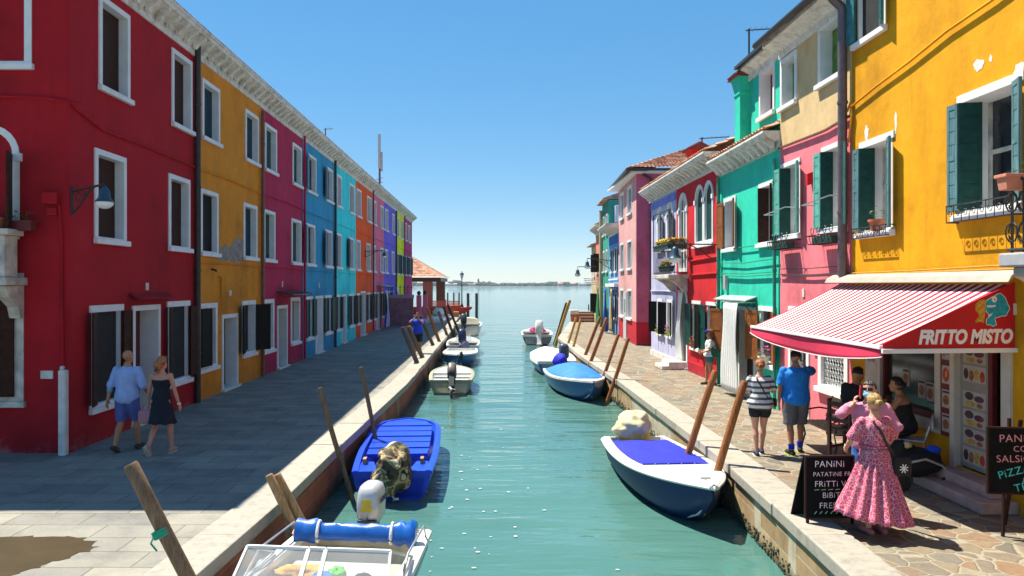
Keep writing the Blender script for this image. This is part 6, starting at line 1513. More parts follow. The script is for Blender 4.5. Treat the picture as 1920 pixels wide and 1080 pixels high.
class Person:
    def __init__(s, label, pos, yaw, H=1.72, fem=False, skin=SKINF, build=1.0, feet=((.09, 0, 0), (-.09, 0, 0)), hands=None, pelvis=None, lean=(0, 0), twist=0, head=(0, 0), hair=None, hairm=None, elbow=None, knees=None, curl=.5, hdirs=None, footyaw=(0, 0), name='person', shoe=None, group=None):
        k = s.k = H/1.75; s.fem = fem; s.prof = PF if fem else PM; s.b = build
        s.t = t = empty(name, pos, label, 'person', group, yaw)
        s.P = P = V(pelvis) if pelvis else V((0, 0, .95*k))
        s.S = S = V((lean[0], lean[1], 1)).normalized()*.53*k
        s.xr = xr = V((cos(twist), sin(twist), 0)); xr = (xr-S.normalized()*xr.dot(S.normalized())).normalized(); s.xr = xr
        s.fw = fw = S.normalized().cross(xr).normalized()
        sw = (.165 if fem else .19)*k*build**.5
        s.N = P+S; s.sh = [P+S*.93+xr*sw*e for e in (1, -1)]
        s.hip = [P+xr*.092*k*e+V((0, 0, -.02*k)) for e in (1, -1)]
        l1, l2 = .43*k, .42*k; s.knee, s.ank = [], []
        for i in (0, 1):
            f = V(feet[i][:3]); kn, an = ik(s.hip[i], f+V((0, -.02, .085*k)), l1, l2, knees[i] if knees else (0.15*(1-2*i), 1, 0)); s.knee.append(kn); s.ank.append(an)
        hands = hands or ((.25, .05, .78*k), (-.25, .05, .78*k)); s.el, s.wr = [], []
        for i in (0, 1):
            e, w_ = ik(s.sh[i], hands[i], .29*k, .255*k, (elbow[i] if elbow else (.5*(1-2*i), -1, -.3))); s.el.append(e); s.wr.append(w_)
        # ---- body
        m = MB(); s.torso(m, -.2, 1.1, 0)
        m.tube([s.N-S*.1, s.N-S*.02, s.N+S.normalized()*.1*k], [.085*k, .058*k, .052*k], 12)
        hc = s.N+S.normalized()*.185*k+fw*.02*k; s.hc = hc
        hy = M.Rotation(head[0]+twist, 3, 'Z') @ M.Rotation(head[1], 3, 'X'); s.hr = hy
        q = lambda v: hc+hy @ (V(v)*k)
        s.q = q
        m.ell(q((0, -.012, .03)), (.076*k, .094*k, .09*k), hy, 18, 12); m.ell(q((0, .03, -.03)), (.06*k, .066*k, .088*k), hy, 16, 10); m.ell(q((0, .045, -.085)), (.036*k, .04*k, .034*k), hy, 12, 8)
        m.grid([[q((a, .085, .02)) for a in (-.008, 0, .008)]+[q((0, .07, .02))], [q((-.016, .088, -.03)), q((0, .118, -.03)), q((.016, .088, -.03)), q((0, .07, -.035))]], True, True, True)
        for e in (1, -1): m.ell(q((e*.077, -.01, -.005)), (.014*k, .024*k, .034*k), hy, 10, 8)
        for i in (0, 1):
            e = 1-2*i; b = build
            th, kr, cr, ar = (.088, .056, .055, .036) if fem else (.085, .058, .056, .038)
            m.tube([s.hip[i]+V((0, 0, .03)), s.hip[i].lerp(s.knee[i], .35), s.knee[i].lerp(s.hip[i], .12), s.knee[i]], [th*k*b, th*.93*k*b, kr*1.08*k, kr*k], 14)
            d = (s.ank[i]-s.knee[i]); bk = -fw*.018*k
            m.tube([s.knee[i], s.knee[i]+d*.12+bk*.4, s.knee[i]+d*.3+bk, s.knee[i]+d*.6+bk*.5, s.ank[i]], [kr*k, kr*.95*k, cr*k*1.05, ar*1.2*k, ar*k], 14); m.ell(s.knee[i], (kr*k,)*3, None, 12, 8)
            s.footdir = None
            fd = M.Rotation(footyaw[i], 3, 'Z') @ V((0, 1, 0)); tip = feet[i][3] if len(feet[i]) > 3 else 0
            fd = V((fd.x, fd.y*cos(tip), -sin(tip))).normalized(); up = V((0, sin(tip), cos(tip)))
            h0 = s.ank[i]-up*.05*k-fd*.045*k; s.__dict__.setdefault('ft', []).append((h0, fd, up))
            m.tube([h0, h0+fd*.09*k+up*.012*k, h0+fd*.17*k-up*.005*k, h0+fd*.225*k-up*.012*k], [.034*k, .04*k, .036*k, .022*k], 12); m.ell(h0, (.034*k,)*3, None, 10, 8); m.tube([s.ank[i], s.ank[i]-up*.05*k], ar*k, 12)
            # arms
            ur, er, wrr = (.042, .034, .024) if fem else (.05, .038, .028)
            m.ell(s.sh[i], (ur*1.25*k,)*3, None, 12, 8); m.tube([s.sh[i], s.sh[i].lerp(s.el[i], .4), s.el[i]], [ur*1.12*k*b, ur*k*b, er*k], 12); m.ell(s.el[i], (er*k,)*3, None, 10, 8)
            m.tube([s.el[i], s.el[i].lerp(s.wr[i], .3), s.wr[i]], [er*k, er*1.08*k, wrr*k], 12)
            s.hand(m, i, e, (hdirs or (None, None))[i], curl)
        s.body = fuse(m, 'body', skin, t, .0105, 2)
        for e in (1, -1):
            m = MB(); m.ell(q((e*.032, .083, .022)), (.011*k, .009*k, .008*k), hy, 8, 6); m.build('eye', EYE, s.body, local=True, smooth=True)
        m = MB(); m.ell(q((0, .083, -.055)), (.022*k, .012*k, .008*k), hy, 10, 6); m.build('mouth', LIP, s.body, local=True, smooth=True)
        if hair: s.mkhair(hair, hairm)
    def ring(s, f, infl, n=24):
        pr = s.prof
        for (a, w0, d0), (b, w1, d1) in zip(pr[:-1], pr[1:]):
            if a <= f <= b+1e-6: q = (f-a)/(b-a); w_, d_ = w0+(w1-w0)*q, d0+(d1-d0)*q; break
        w_, d_ = w_*s.k*s.b+infl, d_*s.k*s.b+infl; c = s.P+s.S*f
        return [c+s.xr*w_*abs(cos(t))**.85*(1 if cos(t) > 0 else -1)+s.fw*d_*abs(sin(t))**.85*(1 if sin(t) > 0 else -1) for t in [2*pi*j/n for j in range(n)]]
    def torso(s, m, f0, f1, infl, n=18): m.grid([s.ring(f0+(f1-f0)*i/n, infl) for i in range(n+1)], True, True, True)
    def hand(s, m, i, e, hd, curl):
        k = s.k; w_ = s.wr[i]; d = (V(hd[0]) if hd else (w_-s.el[i])).normalized()
        pn = V(hd[1]) if hd else -s.xr*e
        pn = (pn-d*pn.dot(d)).normalized(); sd = d.cross(pn).normalized()
        th = sd if (sd.dot(s.fw+V((0, 0, .3))) > 0) else -sd
        m.obox(w_+d*.05*k, d*.05*k, sd*.038*k, pn*.013*k); m.ell(w_+d*.012*k, (.027*k,)*3, None, 10, 6)
        for j, L in enumerate((.072, .08, .074, .058)):
            b = w_+d*.094*k+th*(.03-.0205*j)*k; a1, a2 = curl*.7, curl*1.7
            p1 = b+(d*cos(a1)+pn*sin(a1))*L*.5*k; p2 = p1+(d*cos(a2)+pn*sin(a2))*L*.5*k
            m.tube([b-d*.02*k, b, p1, p2], [.0105*k, .0105*k, .0098*k, .0085*k], 7)
        b = w_+d*.025*k+th*.03*k; p1 = b+(d*.6+th*.75+pn*.25).normalized()*.04*k; p2 = p1+(d*.85+th*.25+pn*.5).normalized()*.035*k
        m.tube([b, p1, p2], [.014*k, .0115*k, .009*k], 7)
    def mkhair(s, style, hm):
        k = s.k; q = s.q; rr = random.Random(3); m = MB()
        lowz = {'short': -.03, 'bun': -.05, 'pony': -.03, 'curly': -.08}[style]; th = {'short': .01, 'bun': .014, 'pony': .018, 'curly': .035}[style]
        n, mm = 40, 26; rows = []
        for i in range(mm+1):
            a = pi*i/mm; row = []
            for j in range(n):
                ph = 2*pi*j/n; d = V((sin(a)*cos(ph), sin(a)*sin(ph), -cos(a)))
                face = d.y > .25 and d.z < .55-.2*abs(d.x); low = d.z*.1 < lowz-.02*d.y
                g = th+.004*sin(ph*17+3*noise.noise(d*4))+.006*noise.noise(d*5)+(.018*noise.noise(d*9) if style == 'curly' else 0)
                r_ = 1.0 if not (face or low) else None
                if r_: p = V((d.x*(.076+g), -.012+d.y*(.094+g), .03+d.z*(.09+g*1.1)))
                else: p = V((d.x*.06, -.012+d.y*.075, .03+d.z*.07))
                row.append(q(p))
            rows.append(row)
        m.grid(rows, True)
        if style == 'bun':
            for t_ in range(3): m.tube([q((cos(u+t_*2.1)*(.036-.004*t_), -.115-.012*t_, .0+sin(u+t_*2.1)*(.036-.004*t_))) for u in [k_*.5 for k_ in range(12)]], .018*k, 8)
            m.ell(q((0, -.115, 0)), (.036*k, .028*k, .036*k), s.hr, 12, 8)
        if style == 'pony':
            m.tube([q((0, -.09, .04)), q((0, -.13, .03)), q((.0, -.15, -.04)), q((.0, -.135, -.12)), q((0, -.11, -.18))], [.03*k, .042*k, .05*k, .045*k, .012*k], 10); m.ell(q((.03, -.11, -.03)), (.05*k, .045*k, .08*k), s.hr, 10, 8); m.ell(q((-.03, -.11, -.03)), (.05*k, .045*k, .08*k), s.hr, 10, 8)
        if style == 'curly':
            for _ in range(46):
                a, b = rr.uniform(pi*.6, pi*2.4), rr.uniform(-.9, .9); m.ell(q((.09*cos(a)*cos(b*.8), -.03+.1*sin(a)*cos(b*.8)*.9, .02+.1*b)) if not (sin(a) > .3 and b < .5) else q((0, -.08, .03)), (.026*k,)*3, None, 7, 5)
        m.build('hair', hm, s.body, local=True, smooth=True)
    # ---- clothes
    def shirt(s, mt, hem=-.08, top=1.025, sleeve=.6, infl=.02, loose=.0, name='shirt', fold=.012, fl=0):
        m = MB(); k = s.k; n = 16; rows = []
        for i in range(n+1):
            f = hem+(top-hem)*i/n; rows.append(s.ring(max(-.19, f), infl+loose*max(0, (.75-f))+(.0 if f < .9 else -.006)))
        m.grid(rows, True, True, True)
        for i in (0, 1):
            if sleeve <= 0: continue
            u = .062 if not s.fem else .054
            pts = [s.sh[i].lerp(s.P+s.S*.9, .25)]+[s.sh[i], s.sh[i].lerp(s.el[i], min(1, sleeve*2))]; r = [u*.9*k*s.b, u*1.02*k*s.b, u*(1.05+fl)*k*s.b]
            if sleeve > .5: pts.append(s.el[i].lerp(s.wr[i], (sleeve-.5)*2)); r.append(u*(.82+fl)*k)
            m.tube(pts, r, 14); m.ell(s.sh[i], (u*1.0*k*s.b,)*3, None, 12, 8)
            if sleeve > .5: m.ell(s.el[i], (r[2],)*3, None, 12, 8)
        return fuse(m, name, mt, s.t, .013, 2, fold)
    def trousers(s, mt, length=.95, infl=.018, name='shorts', waist=.22, fold=.01, flare=.0):
        """length 0..1 to the knee, 1..2 to the ankle"""
        m = MB(); k = s.k; m.grid([s.ring(-.19+(waist+.19)*i/8, infl) for i in range(9)], True, True, True)
        for i in (0, 1):
            pts = [s.hip[i]+V((0, 0, .02)), s.hip[i].lerp(s.knee[i], .3), s.hip[i].lerp(s.knee[i], min(1, length))]; r = [(.098+infl)*k*s.b, (.09+infl)*k*s.b, (.072+infl+flare)*k*s.b]
            if length > 1:
                m.ell(s.knee[i], (r[2],)*3, None, 12, 8); pts += [s.knee[i].lerp(s.ank[i], .4), s.knee[i].lerp(s.ank[i], length-1)]; r += [(.062+infl)*k, (.05+infl)*k]
            m.tube(pts, r, 16)
        return fuse(m, name, mt, s.t, .013, 2, fold)
    def shoes(s, mt, sole=None, sock=None):
        k = s.k
        for i in (0, 1):
            h0, fd, up = s.ft[i]; m = MB()
            m.tube([h0-fd*.01, h0+fd*.09*k+up*.014*k, h0+fd*.17*k-up*.002*k, h0+fd*.235*k-up*.01*k], [.04*k, .048*k, .044*k, .028*k], 12); m.ell(h0-fd*.01, (.042*k,)*3, None, 10, 8); m.tube([s.ank[i], s.ank[i]-up*.05*k], .045*k, 12)
            sh_ = fuse(m, 'shoe', mt, s.t, .011, 2)
            if sole:
                m = MB(); c = h0-up*.032*k; sd = fd.cross(up)
                m.prism([c+fd*(a*k)+sd*(b*k) for a, b in ((-.05, -.03), (-.06, 0), (-.05, .03), (.08, .042), (.19, .042), (.25, .015), (.25, -.015), (.19, -.042), (.08, -.042))], -up*.022*k); m.build('sole', sole, sh_, local=True)
            if sock: m = MB(); m.tube([s.ank[i]-(s.ank[i]-s.knee[i])*.02, s.ank[i].lerp(s.knee[i], .24)], [.05*k, .054*k], 12); m.build('sock', sock, s.t, local=True, smooth=True)
    def strap(s, a, b, mt, w_=.02, name='bag_strap', side=1):
        m = MB(); pts = []
        pass
def cloth(name, c, v=.12, bump=.25, sc=14): return mat(name, c, .85, v, sc, bump=bump, bscale=60)
def W2(p, v): return W[p.t] @ V(v)
def bagloop(p, fa, fb, sa, sb, infl, mt, back=True, w_=.014):
    """strap lying on the torso from one shoulder to the other hip, round the back and front"""
    m = MB()
    for sgn in (-1, 1):
        pts = []
        for i in range(13):
            q = i/12; f = fa+(fb-fa)*q; r = s_ = p.ring(f, infl); a = sa+(sb-sa)*q
            c = p.P+p.S*f; x = a*(V(r[0])-c).length; wd = (V(r[0])-c).length; dp = (V(r[6])-c).length
            y = dp*sqrt(max(0, 1-(x/wd)**2))**.9; pts.append(c+p.xr*x+p.fw*y*sgn)
        m.tube(pts, w_, 6)
    return m.build('bag_strap', mt, p.t, local=True, smooth=True)
# 1 man in pale blue shirt
BALD = SKINF
p = Person('bald man in pale blue shirt and blue shorts walking away on the left', onz(238, 846), radians(-6), 1.78, False, SKINT, 1.05, feet=((.1, .22, .0), (-.09, -.2, .05, .5)), hands=((.27, .22, 1.02), (-.33, -.12, .8)), lean=(0, .02), head=(-.15, 0))
p.shirt(cloth('pale_blue_linen', (.3, .4, .68)), -.22, 1.03, .62, .024, .02); p.trousers(cloth('blue_chino', (.07, .1, .3)), .92, .02); p.shoes(cloth('dark_loafer', (.05, .04, .035)))
m = MB(); m.tube([p.el[1].lerp(p.wr[1], .25), p.el[1].lerp(p.wr[1], .4)], .05, 12); m.build('rolled_cuff', cloth('cyan_lining', (.08, .35, .6)), p.t, local=True, smooth=True)
# 2 woman in dark strapless dress
p = Person('woman in short black strapless dress with red blonde ponytail, walking', onz(303, 851), radians(-4), 1.68, True, SKINR, 1.04, feet=((.11, .16, 0), (-.1, -.24, .1, .9)), hands=((.3, .08, .8), (-.3, .1, .82)), hair='pony', hairm=mat('red_blonde_hair', (.36, .14, .05), .6, .35, 40), head=(-.3, 0))
def skirt(p, mt, z0, z1, r0, r1, pleats=9, amp=.02, shift=(0, 0), parent=None, name='skirt', waistf=.4, n=72, rows_=16, depth=.8, tilt=0, pw=1.4):
    m = MB(); rows = []
    for i in range(rows_+1):
        q = i/rows_; z = z0+(z1-z0)*q; w_ = r0+(r1-r0)*q**pw; row = []
        for j in range(n):
            a = 2*pi*j/n; g = 1+amp*q**.8*sin(a*pleats+.6*sin(3*a)+q)*(1/ max(.1, w_))*.5+.05*q*noise.noise(V((cos(a)*2, sin(a)*2, q*2)))
            row.append(V((shift[0]*q*q+w_*g*cos(a), shift[1]*q*q+w_*depth*g*sin(a), z+tilt*q*q*cos(a)+.01*q*sin(a*pleats))))
        rows.append(row)
    m.grid(rows, True); o = m.build(name, mt, p.t, local=True, smooth=True); o.modifiers.new('thick', 'SOLIDIFY').thickness = .006; return o
BD = cloth('black_dress_cloth', (.008, .009, .02)); p.shirt(BD, .1, .8, 0, .016, .0, 'dress_bodice'); skirt(p, BD, 1.06, .55, .158, .245, 8, .02, (.02, 0), name='dress_skirt')
p.shoes(cloth('tan_sandal', (.4, .25, .2)), mat('pale_sole', (.6, .5, .4), .8))
m = MB(); m.tube([p.q((-.085, .06, .09)), p.q((-.06, .09, .11)), p.q((0, .1, .115)), p.q((.06, .09, .11)), p.q((.085, .06, .09))], .012, 6); m.build('sunglasses', mat('amber_lens', (.25, .16, .03), .2), p.t, local=True)
m = MB(); m.ell(p.q((.08, -.035, .0)), (.03, .03, .035), None, 8, 6); m.build('hair_tie', mat('red_tie', (.5, .02, .03), .6), p.t, local=True)
m = MB(); m.tube([p.wr[0]+V((0, 0, .012)), p.wr[0]+V((0, 0, -.012))], .032, 12); m.build('bracelet', WHITE, p.t, local=True)
bg_ = W[p.t] @ (p.wr[1]+V((-.02, .0, -.1)))
t = empty('handbag', bg_, 'soft pink handbag carried by the woman in the black dress', 'handbag')
m = MB(); m.box(bg_.x-.16, bg_.x+.14, bg_.y-.07, bg_.y+.07, bg_.z-.27, bg_.z-.03); bo = m.build('bag_body', cloth('pink_leather', (.5, .2, .22)), t, bevel=.05, smooth=False)
m = MB(); m.tube([bg_+V((-.1, 0, -.04)), bg_+V((-.07, 0, .06)), bg_+V((0, 0, .1)), bg_+V((.07, 0, .06)), bg_+V((.1, 0, -.04))], .011, 6); m.build('handle', cloth('pink_leather', (.5, .2, .22)), t)
# 3 photographer far off
p = Person('man in royal blue shirt taking a picture, far along the shaded quay', onz(783, 663), pi-.12, 1.74, False, SKINT, 1.1, feet=((.12, .08, 0), (-.12, -.05, 0)), hands=((.09, .24, 1.52), (-.1, .24, 1.5)), elbow=((1, .2, -.8), (-1, .2, -.8)), hair='short', hairm=mat('brown_hair', (.12, .06, .03), .7, .3, 40), curl=.9)
p.shirt(cloth('royal_shirt', (.02, .06, .6)), -.2, 1.03, .42, .025, .03); p.trousers(cloth('black_shorts', (.012, .012, .015)), .95, .022); p.shoes(cloth('grey_trainer', (.12, .12, .13)))
m = MB(); m.box(-.07, .07, .2, .26, 1.52*p.k, 1.62*p.k); m.lathe((0, .0, 0), [(.03, 0), (.03, .06)], 12); m.v[-24:] = [V((v_.x, .26+v_.z, 1.565*p.k+v_.y)) for v_ in m.v[-24:]]; m.build('camera_held', BLACK, p.t, local=True)
m = MB(); m.box(-.15, .15, -.3, -.13, 1.05, 1.42); m.build('backpack', cloth('navy_backpack', (.03, .04, .08)), p.t, local=True, bevel=.05)
# 4 woman in white blouse by the red house
p = Person('woman in white blouse and blue visor standing before the red house', onz(1331, 722), radians(75), 1.6, True, SKINT, 1.05, feet=((.09, .12, 0), (-.08, -.1, 0)), hands=((.16, .22, 1.0), (-.16, .2, .98)), hair='curly', hairm=mat('auburn_hair', (.22, .09, .03), .7, .4, 40), head=(.1, 0))
p.shirt(cloth('white_blouse', (.72, .72, .72)), -.02, 1.0, .4, .025, .05, fl=.3); p.trousers(cloth('teal_denim', (.03, .16, .22)), .42, .018); p.shoes(cloth('brown_sandal', (.1, .05, .03)))
m = MB(); m.grid([[p.q((a, b, z)) for a, b, z in ((-.1, 0, .07), (-.07, .1, .07), (0, .13, .07), (.07, .1, .07), (.1, 0, .07), (0, -.12, .06))], [p.q((a, b, z)) for a, b, z in ((-.1, 0, .12), (-.07, .085, .13), (0, .11, .13), (.07, .085, .13), (.1, 0, .12), (0, -.12, .1))]], True)
m.prism([p.q((a, b, .072)) for a, b in ((-.09, .05), (-.06, .11), (-.05, .17), (0, .19), (.05, .17), (.06, .11), (.09, .05))], (0, 0, .008)); m.build('sun_visor', mat('blue_visor', (.02, .03, .5), .5), p.t, local=True)
m = MB(); lump(m, (-.2, -.12, 1.0), (.07, .1, .16), 2, .15); m.build('shoulder_bag', cloth('dark_green_bag', (.02, .09, .07)), p.t, local=True, smooth=True)
# 5 woman in striped top
def stripes():
    n = NT('striped_jersey'); x = n.n('ShaderNodeSeparateXYZ'); n.l(n.co, x.inputs[0])
    f = n.math('FRACT', n.math('MULTIPLY', n.math('ADD', x.outputs[2], n.math('MULTIPLY', n.noise(5), .03)), 10.5)); n.col(n.ramp(f, [(.0, (.62, .62, .6)), (.55, (.62, .62, .6)), (.56, (.07, .075, .09))], 'CONSTANT')); n.set(.85); n.bump(n.noise(60), .2, .005); return n.m
p = Person('woman in grey and white striped top and black shorts, seen from behind', onz(1425, 853), radians(-8), 1.64, True, SKINF, 1.08, feet=((.05, .14, 0), (-.07, -.04, 0)), hands=((.1, .24, 1.12), (-.1, .25, 1.06)), elbow=((1, -.5, -.8), (-1, -.5, -.8)), hair='bun', hairm=mat('copper_hair', (.3, .11, .035), .6, .35, 40), head=(.0, -.12))
p.shirt(stripes(), -.16, 1.0, .42, .026, .045, fl=.15); p.trousers(cloth('black_shorts', (.012, .012, .015)), .5, .018); p.shoes(cloth('navy_trainer', (.02, .025, .06)), mat('white_sole', (.7, .7, .7), .6))
bagloop(p, .96, .05, -.5, .9, .036, BLACK); m = MB(); m.box(.17, .28, -.05, .06, .86, 1.0); m.build('crossbody_bag', cloth('black_bag', (.015, .015, .016)), p.t, local=True, bevel=.02)
# 6 man in blue T shirt
p = Person('man in bright blue T shirt and grey shorts, hand raised to ear', onz(1492, 851), radians(-4), 1.79, False, SKINT, 1.12, feet=((.12, .16, .0), (-.11, -.1, .0)), hands=((.19, .07, 1.52), (-.29, .06, .82)), elbow=((1, .3, -.8), (-1, -.6, 0)), hair='short', hairm=mat('black_hair', (.012, .01, .01), .5, .3, 40), curl=.7, footyaw=(-.35, .2), hdirs=(((-.25, .05, 1), (-1, 0, 0)), None))
p.shirt(cloth('bright_blue_jersey', (.01, .2, .68)), -.2, 1.03, .44, .028, .035, fl=.18); p.trousers(cloth('grey_shorts', (.12, .12, .13)), .98, .026); p.shoes(cloth('black_trainer', (.02, .025, .02)), mat('lime_sole', (.5, .55, .05), .6), cloth('blue_sock', (.01, .05, .6)))
m = MB(); m.obox(p.q((.1, .03, .0)), (.006, 0, 0), (0, .035, 0), (0, 0, .07)); m.build('phone_held', BLACK, p.t, local=True)
# 7 seated man in black
SKIN7 = SKINT
p = Person('seated man in black T shirt with his back to the quay', (5.95, 12.15, 0), radians(-62), 1.76, False, SKINT, 1.08, pelvis=(0, 0, .8), feet=((.14, .4, .28), (-.14, .38, .28)), hands=((.16, .42, 1.13), (-.16, .42, 1.13)), knees=((.3, 1, .4), (-.3, 1, .4)), lean=(0, .2), hair='short', hairm=mat('black_hair', (.012, .01, .01), .5, .3, 40))
p.shirt(cloth('black_jersey', (.01, .01, .013)), -.15, 1.03, .44, .026, .03, fl=.15); p.trousers(cloth('dark_jeans', (.02, .025, .04)), 1.9, .018, 'trousers'); p.shoes(cloth('black_trainer', (.02, .025, .02)))
# 8 masked man in pink shirt
p = Person('man in pink shirt, blue face mask and glasses holding phone to his ear', (4.93, 9.62, 0), pi-.35, 1.7, False, SKINF, 1.08, feet=((.12, .05, 0), (-.12, 0, 0)), hands=((.19, .07, 1.43), (-.22, .2, 1.0)), elbow=((1, .3, -.9), (-1, -.6, 0)), hair='short', hairm=mat('dark_grey_hair', (.04, .035, .035), .6, .4, 40), head=(-.35, .05), curl=.8, hdirs=(((-.25, .05, 1), (-1, 0, 0)), None))
p.shirt(cloth('pink_shirt', (.58, .22, .33)), -.18, 1.03, .8, .026, .03); p.trousers(cloth('blue_jeans', (.03, .12, .38)), 1.95, .018, 'trousers'); p.shoes(cloth('black_trainer', (.02, .025, .02)))
m = MB(); m.ell(p.q((0, .062, -.055)), (.062*p.k, .058*p.k, .055*p.k), p.hr, 14, 10); m.build('face_mask', mat('mask_blue', (.18, .45, .68), .8), p.t, local=True, smooth=True)
m = MB()
for e in (1, -1): m.obox(p.q((e*.036, .1, .02)), p.hr @ V((.03, 0, 0)), p.hr @ V((0, .005, 0)), V((0, 0, .02)))
m.obox(p.q((.072, .05, .022)), p.hr @ V((.003, 0, 0)), p.hr @ V((0, .05, 0)), V((0, 0, .004))); m.build('sunglasses', BLACK, p.t, local=True, bevel=.004)
m = MB(); m.obox(p.q((.1, .03, -.03)), p.hr @ V((.006, 0, 0)), p.hr @ V((0, .035, .02)), p.hr @ V((0, -.02, .07))); m.build('phone_held', mat('red_phone', (.6, .03, .05), .4), p.t, local=True)
# 9 lady in the pink dress
def dresscloth():
    n = NT('pink_lace_cloth'); v = n.n('ShaderNodeTexVoronoi', Scale=22, feature='DISTANCE_TO_EDGE'); n.l(n.map((1, 1, .8)), v.inputs['Vector']); w_ = n.noise(55, 3)
    c = n.ramp(v.outputs[0], [(.02, (.62, .34, .38)), (.1, (.48, .06, .15)), (.25, (.4, .025, .09)), (.34, (.55, .24, .28))]); n.col(n.mix(.4, c, n.ramp(w_, [(.35, (.6, .45, .5)), (.6, (1.15, 1.1, 1.1))]), 'MULTIPLY')); n.set(.85); n.bump(w_, .3, .006); return n.m
DC = dresscloth()
p = Person('woman in long flared pink patterned dress with blonde bun, seen from behind', (4.62, 8.88, 0), radians(6), 1.64, True, SKINF, 1.12, feet=((.09, .02, 0), (-.09, .0, 0)), hands=((.2, .28, 1.0), (-.2, .26, .98)), elbow=((1, -.6, -.9), (-1, -.6, -.9)), hair='bun', hairm=mat('blonde_hair', (.36, .22, .08), .55, .4, 40), head=(0, -.15))
p.shirt(DC, .3, 1.02, .46, .024, .01, 'dress_bodice', fl=.3)
skirt(p, DC, 1.1*p.k, .21, .16, .43, 15, .075, (-.05, -.05), name='dress_skirt', tilt=-.06, depth=.85, pw=1.3, n=180)
m = MB(); r_ = p.ring(.36, .026); m.tube([*r_, r_[0]], .008, 6); m.build('waist_seam', cloth('dark_pink_piping', (.35, .03, .1)), p.t, local=True)
p.shoes(cloth('pink_sandal', (.4, .15, .15)))
bagloop(p, .97, .1, -.55, .95, .04, BLACK)
bw = W2(p, (.26, -.12, .82)); t = empty('shoulder_bag', bw, 'black shoulder bag with white star print on the pink dress', 'bag', None, radians(6))
m = MB(); m.box(-.12, .12, -.045, .045, -.11, .11); bo = m.build('bag_body', cloth('black_bag', (.015, .015, .016)), t, local=True, bevel=.04)
m = MB()
for k in range(4): a = pi*k/4+.3; m.bar((-.055*cos(a), -.048, -.01-.055*sin(a)), (.055*cos(a), -.048, -.01+.055*sin(a)), .012, .004, (0, 1, 0))
m.build('star_print', WHITE, bo, local=True)
# 10 seated woman
p = Person('seated dark haired woman in black strapless top, in profile by the shop window', (6.5, 11.5, 0), radians(58), 1.66, True, SKINT, 1.06, pelvis=(0, 0, .76), feet=((.12, .36, .25), (-.12, .34, .25)), hands=((.1, .42, 1.12), (-.12, .4, 1.12)), knees=((.3, 1, .4), (-.3, 1, .4)), lean=(0, .22), hair='bun', hairm=mat('black_hair', (.012, .01, .01), .5, .3, 40), elbow=((.8, -.6, -.9), (-.8, -.6, -.9)))
BT = cloth('black_top', (.01, .01, .012)); p.shirt(BT, -.1, .74, 0, .016, .02, 'top'); p.trousers(BT, .7, .02)
# ---------------------------------------------------------------- shop furniture
t = empty('bar_table', (6.2, 12.05, 0), 'tall round cafe table between the two seated people', 'table')
m = MB(); m.lathe((6.32, 12.0, 1.06), [(.36, 0), (.36, .03)], 28); m.build('table_top', mat('pale_table', (.55, .5, .42), .4, .1, 4), t, bevel=.005)
m = MB(); m.lathe((6.32, 12.0, 0), [(.24, 0), (.24, .02), (.035, .05), (.035, 1.06)], 16); m.build('pedestal', BLACK, t)
m = MB(); m.lathe((6.4, 11.85, 1.092), [(.03, 0), (.036, .12), (.03, .12), (.026, .01)], 14); tag(m.build('drink_glass', mat('cola_glass', (.1, .03, .01), .1), loc=(6.4, 11.85, 1.09), smooth=True), 'small glass of dark drink on the tall cafe table', 'glass')
t = empty('bar_chair', (5.85, 12.1, 0), 'tall dark wooden slat back chair under the man in black', 'chair', None, radians(-62))
m = MB(); m.box(-.22, .22, -.2, .22, .62, .66); m.build('seat', DARKWOOD, t, local=True, bevel=.008)
for x in (-.19, .19):
    for y, h in ((-.2, 1.12), (.19, .62)): m = MB(); m.box(x-.024, x+.024, y-.024, y+.024, 0, h); m.build('leg', DARKWOOD, t, local=True)
m = MB()
for z in (.78, .9, 1.04): m.box(-.17, .17, -.212, -.19, z-.035, z+.035)
m.box(-.02, .02, -.21, -.195, .74, 1.07); m.build('backrest', DARKWOOD, t, local=True)
for x in (-.19, .19): m = MB(); m.box(x-.012, x+.012, -.17, .16, .3, .34); m.build('stretcher', DARKWOOD, t, local=True)
m = MB(); m.box(-.17, .17, .18, .2, .22, .26); m.build('footrest', DARKWOOD, t, local=True)
t = empty('metal_chair', (6.52, 11.45, 0), 'tall silver metal chair under the seated woman', 'chair', None, radians(58))
m = MB(); m.box(-.2, .2, -.2, .2, .58, .615); m.build('seat', ALU, t, local=True, bevel=.01)
for x in (-.18, .18):
    for y in (-.18, .18): m = MB(); m.tube([(x, y, .58), (x*1.15, y*1.15, 0)], .014, 8); m.build('leg', ALU, t, local=True)
m = MB(); m.tube([(-.19, -.19, .6), (-.2, -.26, .85), (-.12, -.3, .98), (.12, -.3, .98), (.2, -.26, .85), (.19, -.19, .6)], .014, 8); m.box(-.15, .15, -.3, -.285, .8, .95); m.build('backrest', ALU, t, local=True)
t = empty('park_bench', (6.25, 13.2, 0), 'wooden slat bench with curly black iron arms before the pink house', 'bench', None, radians(90))
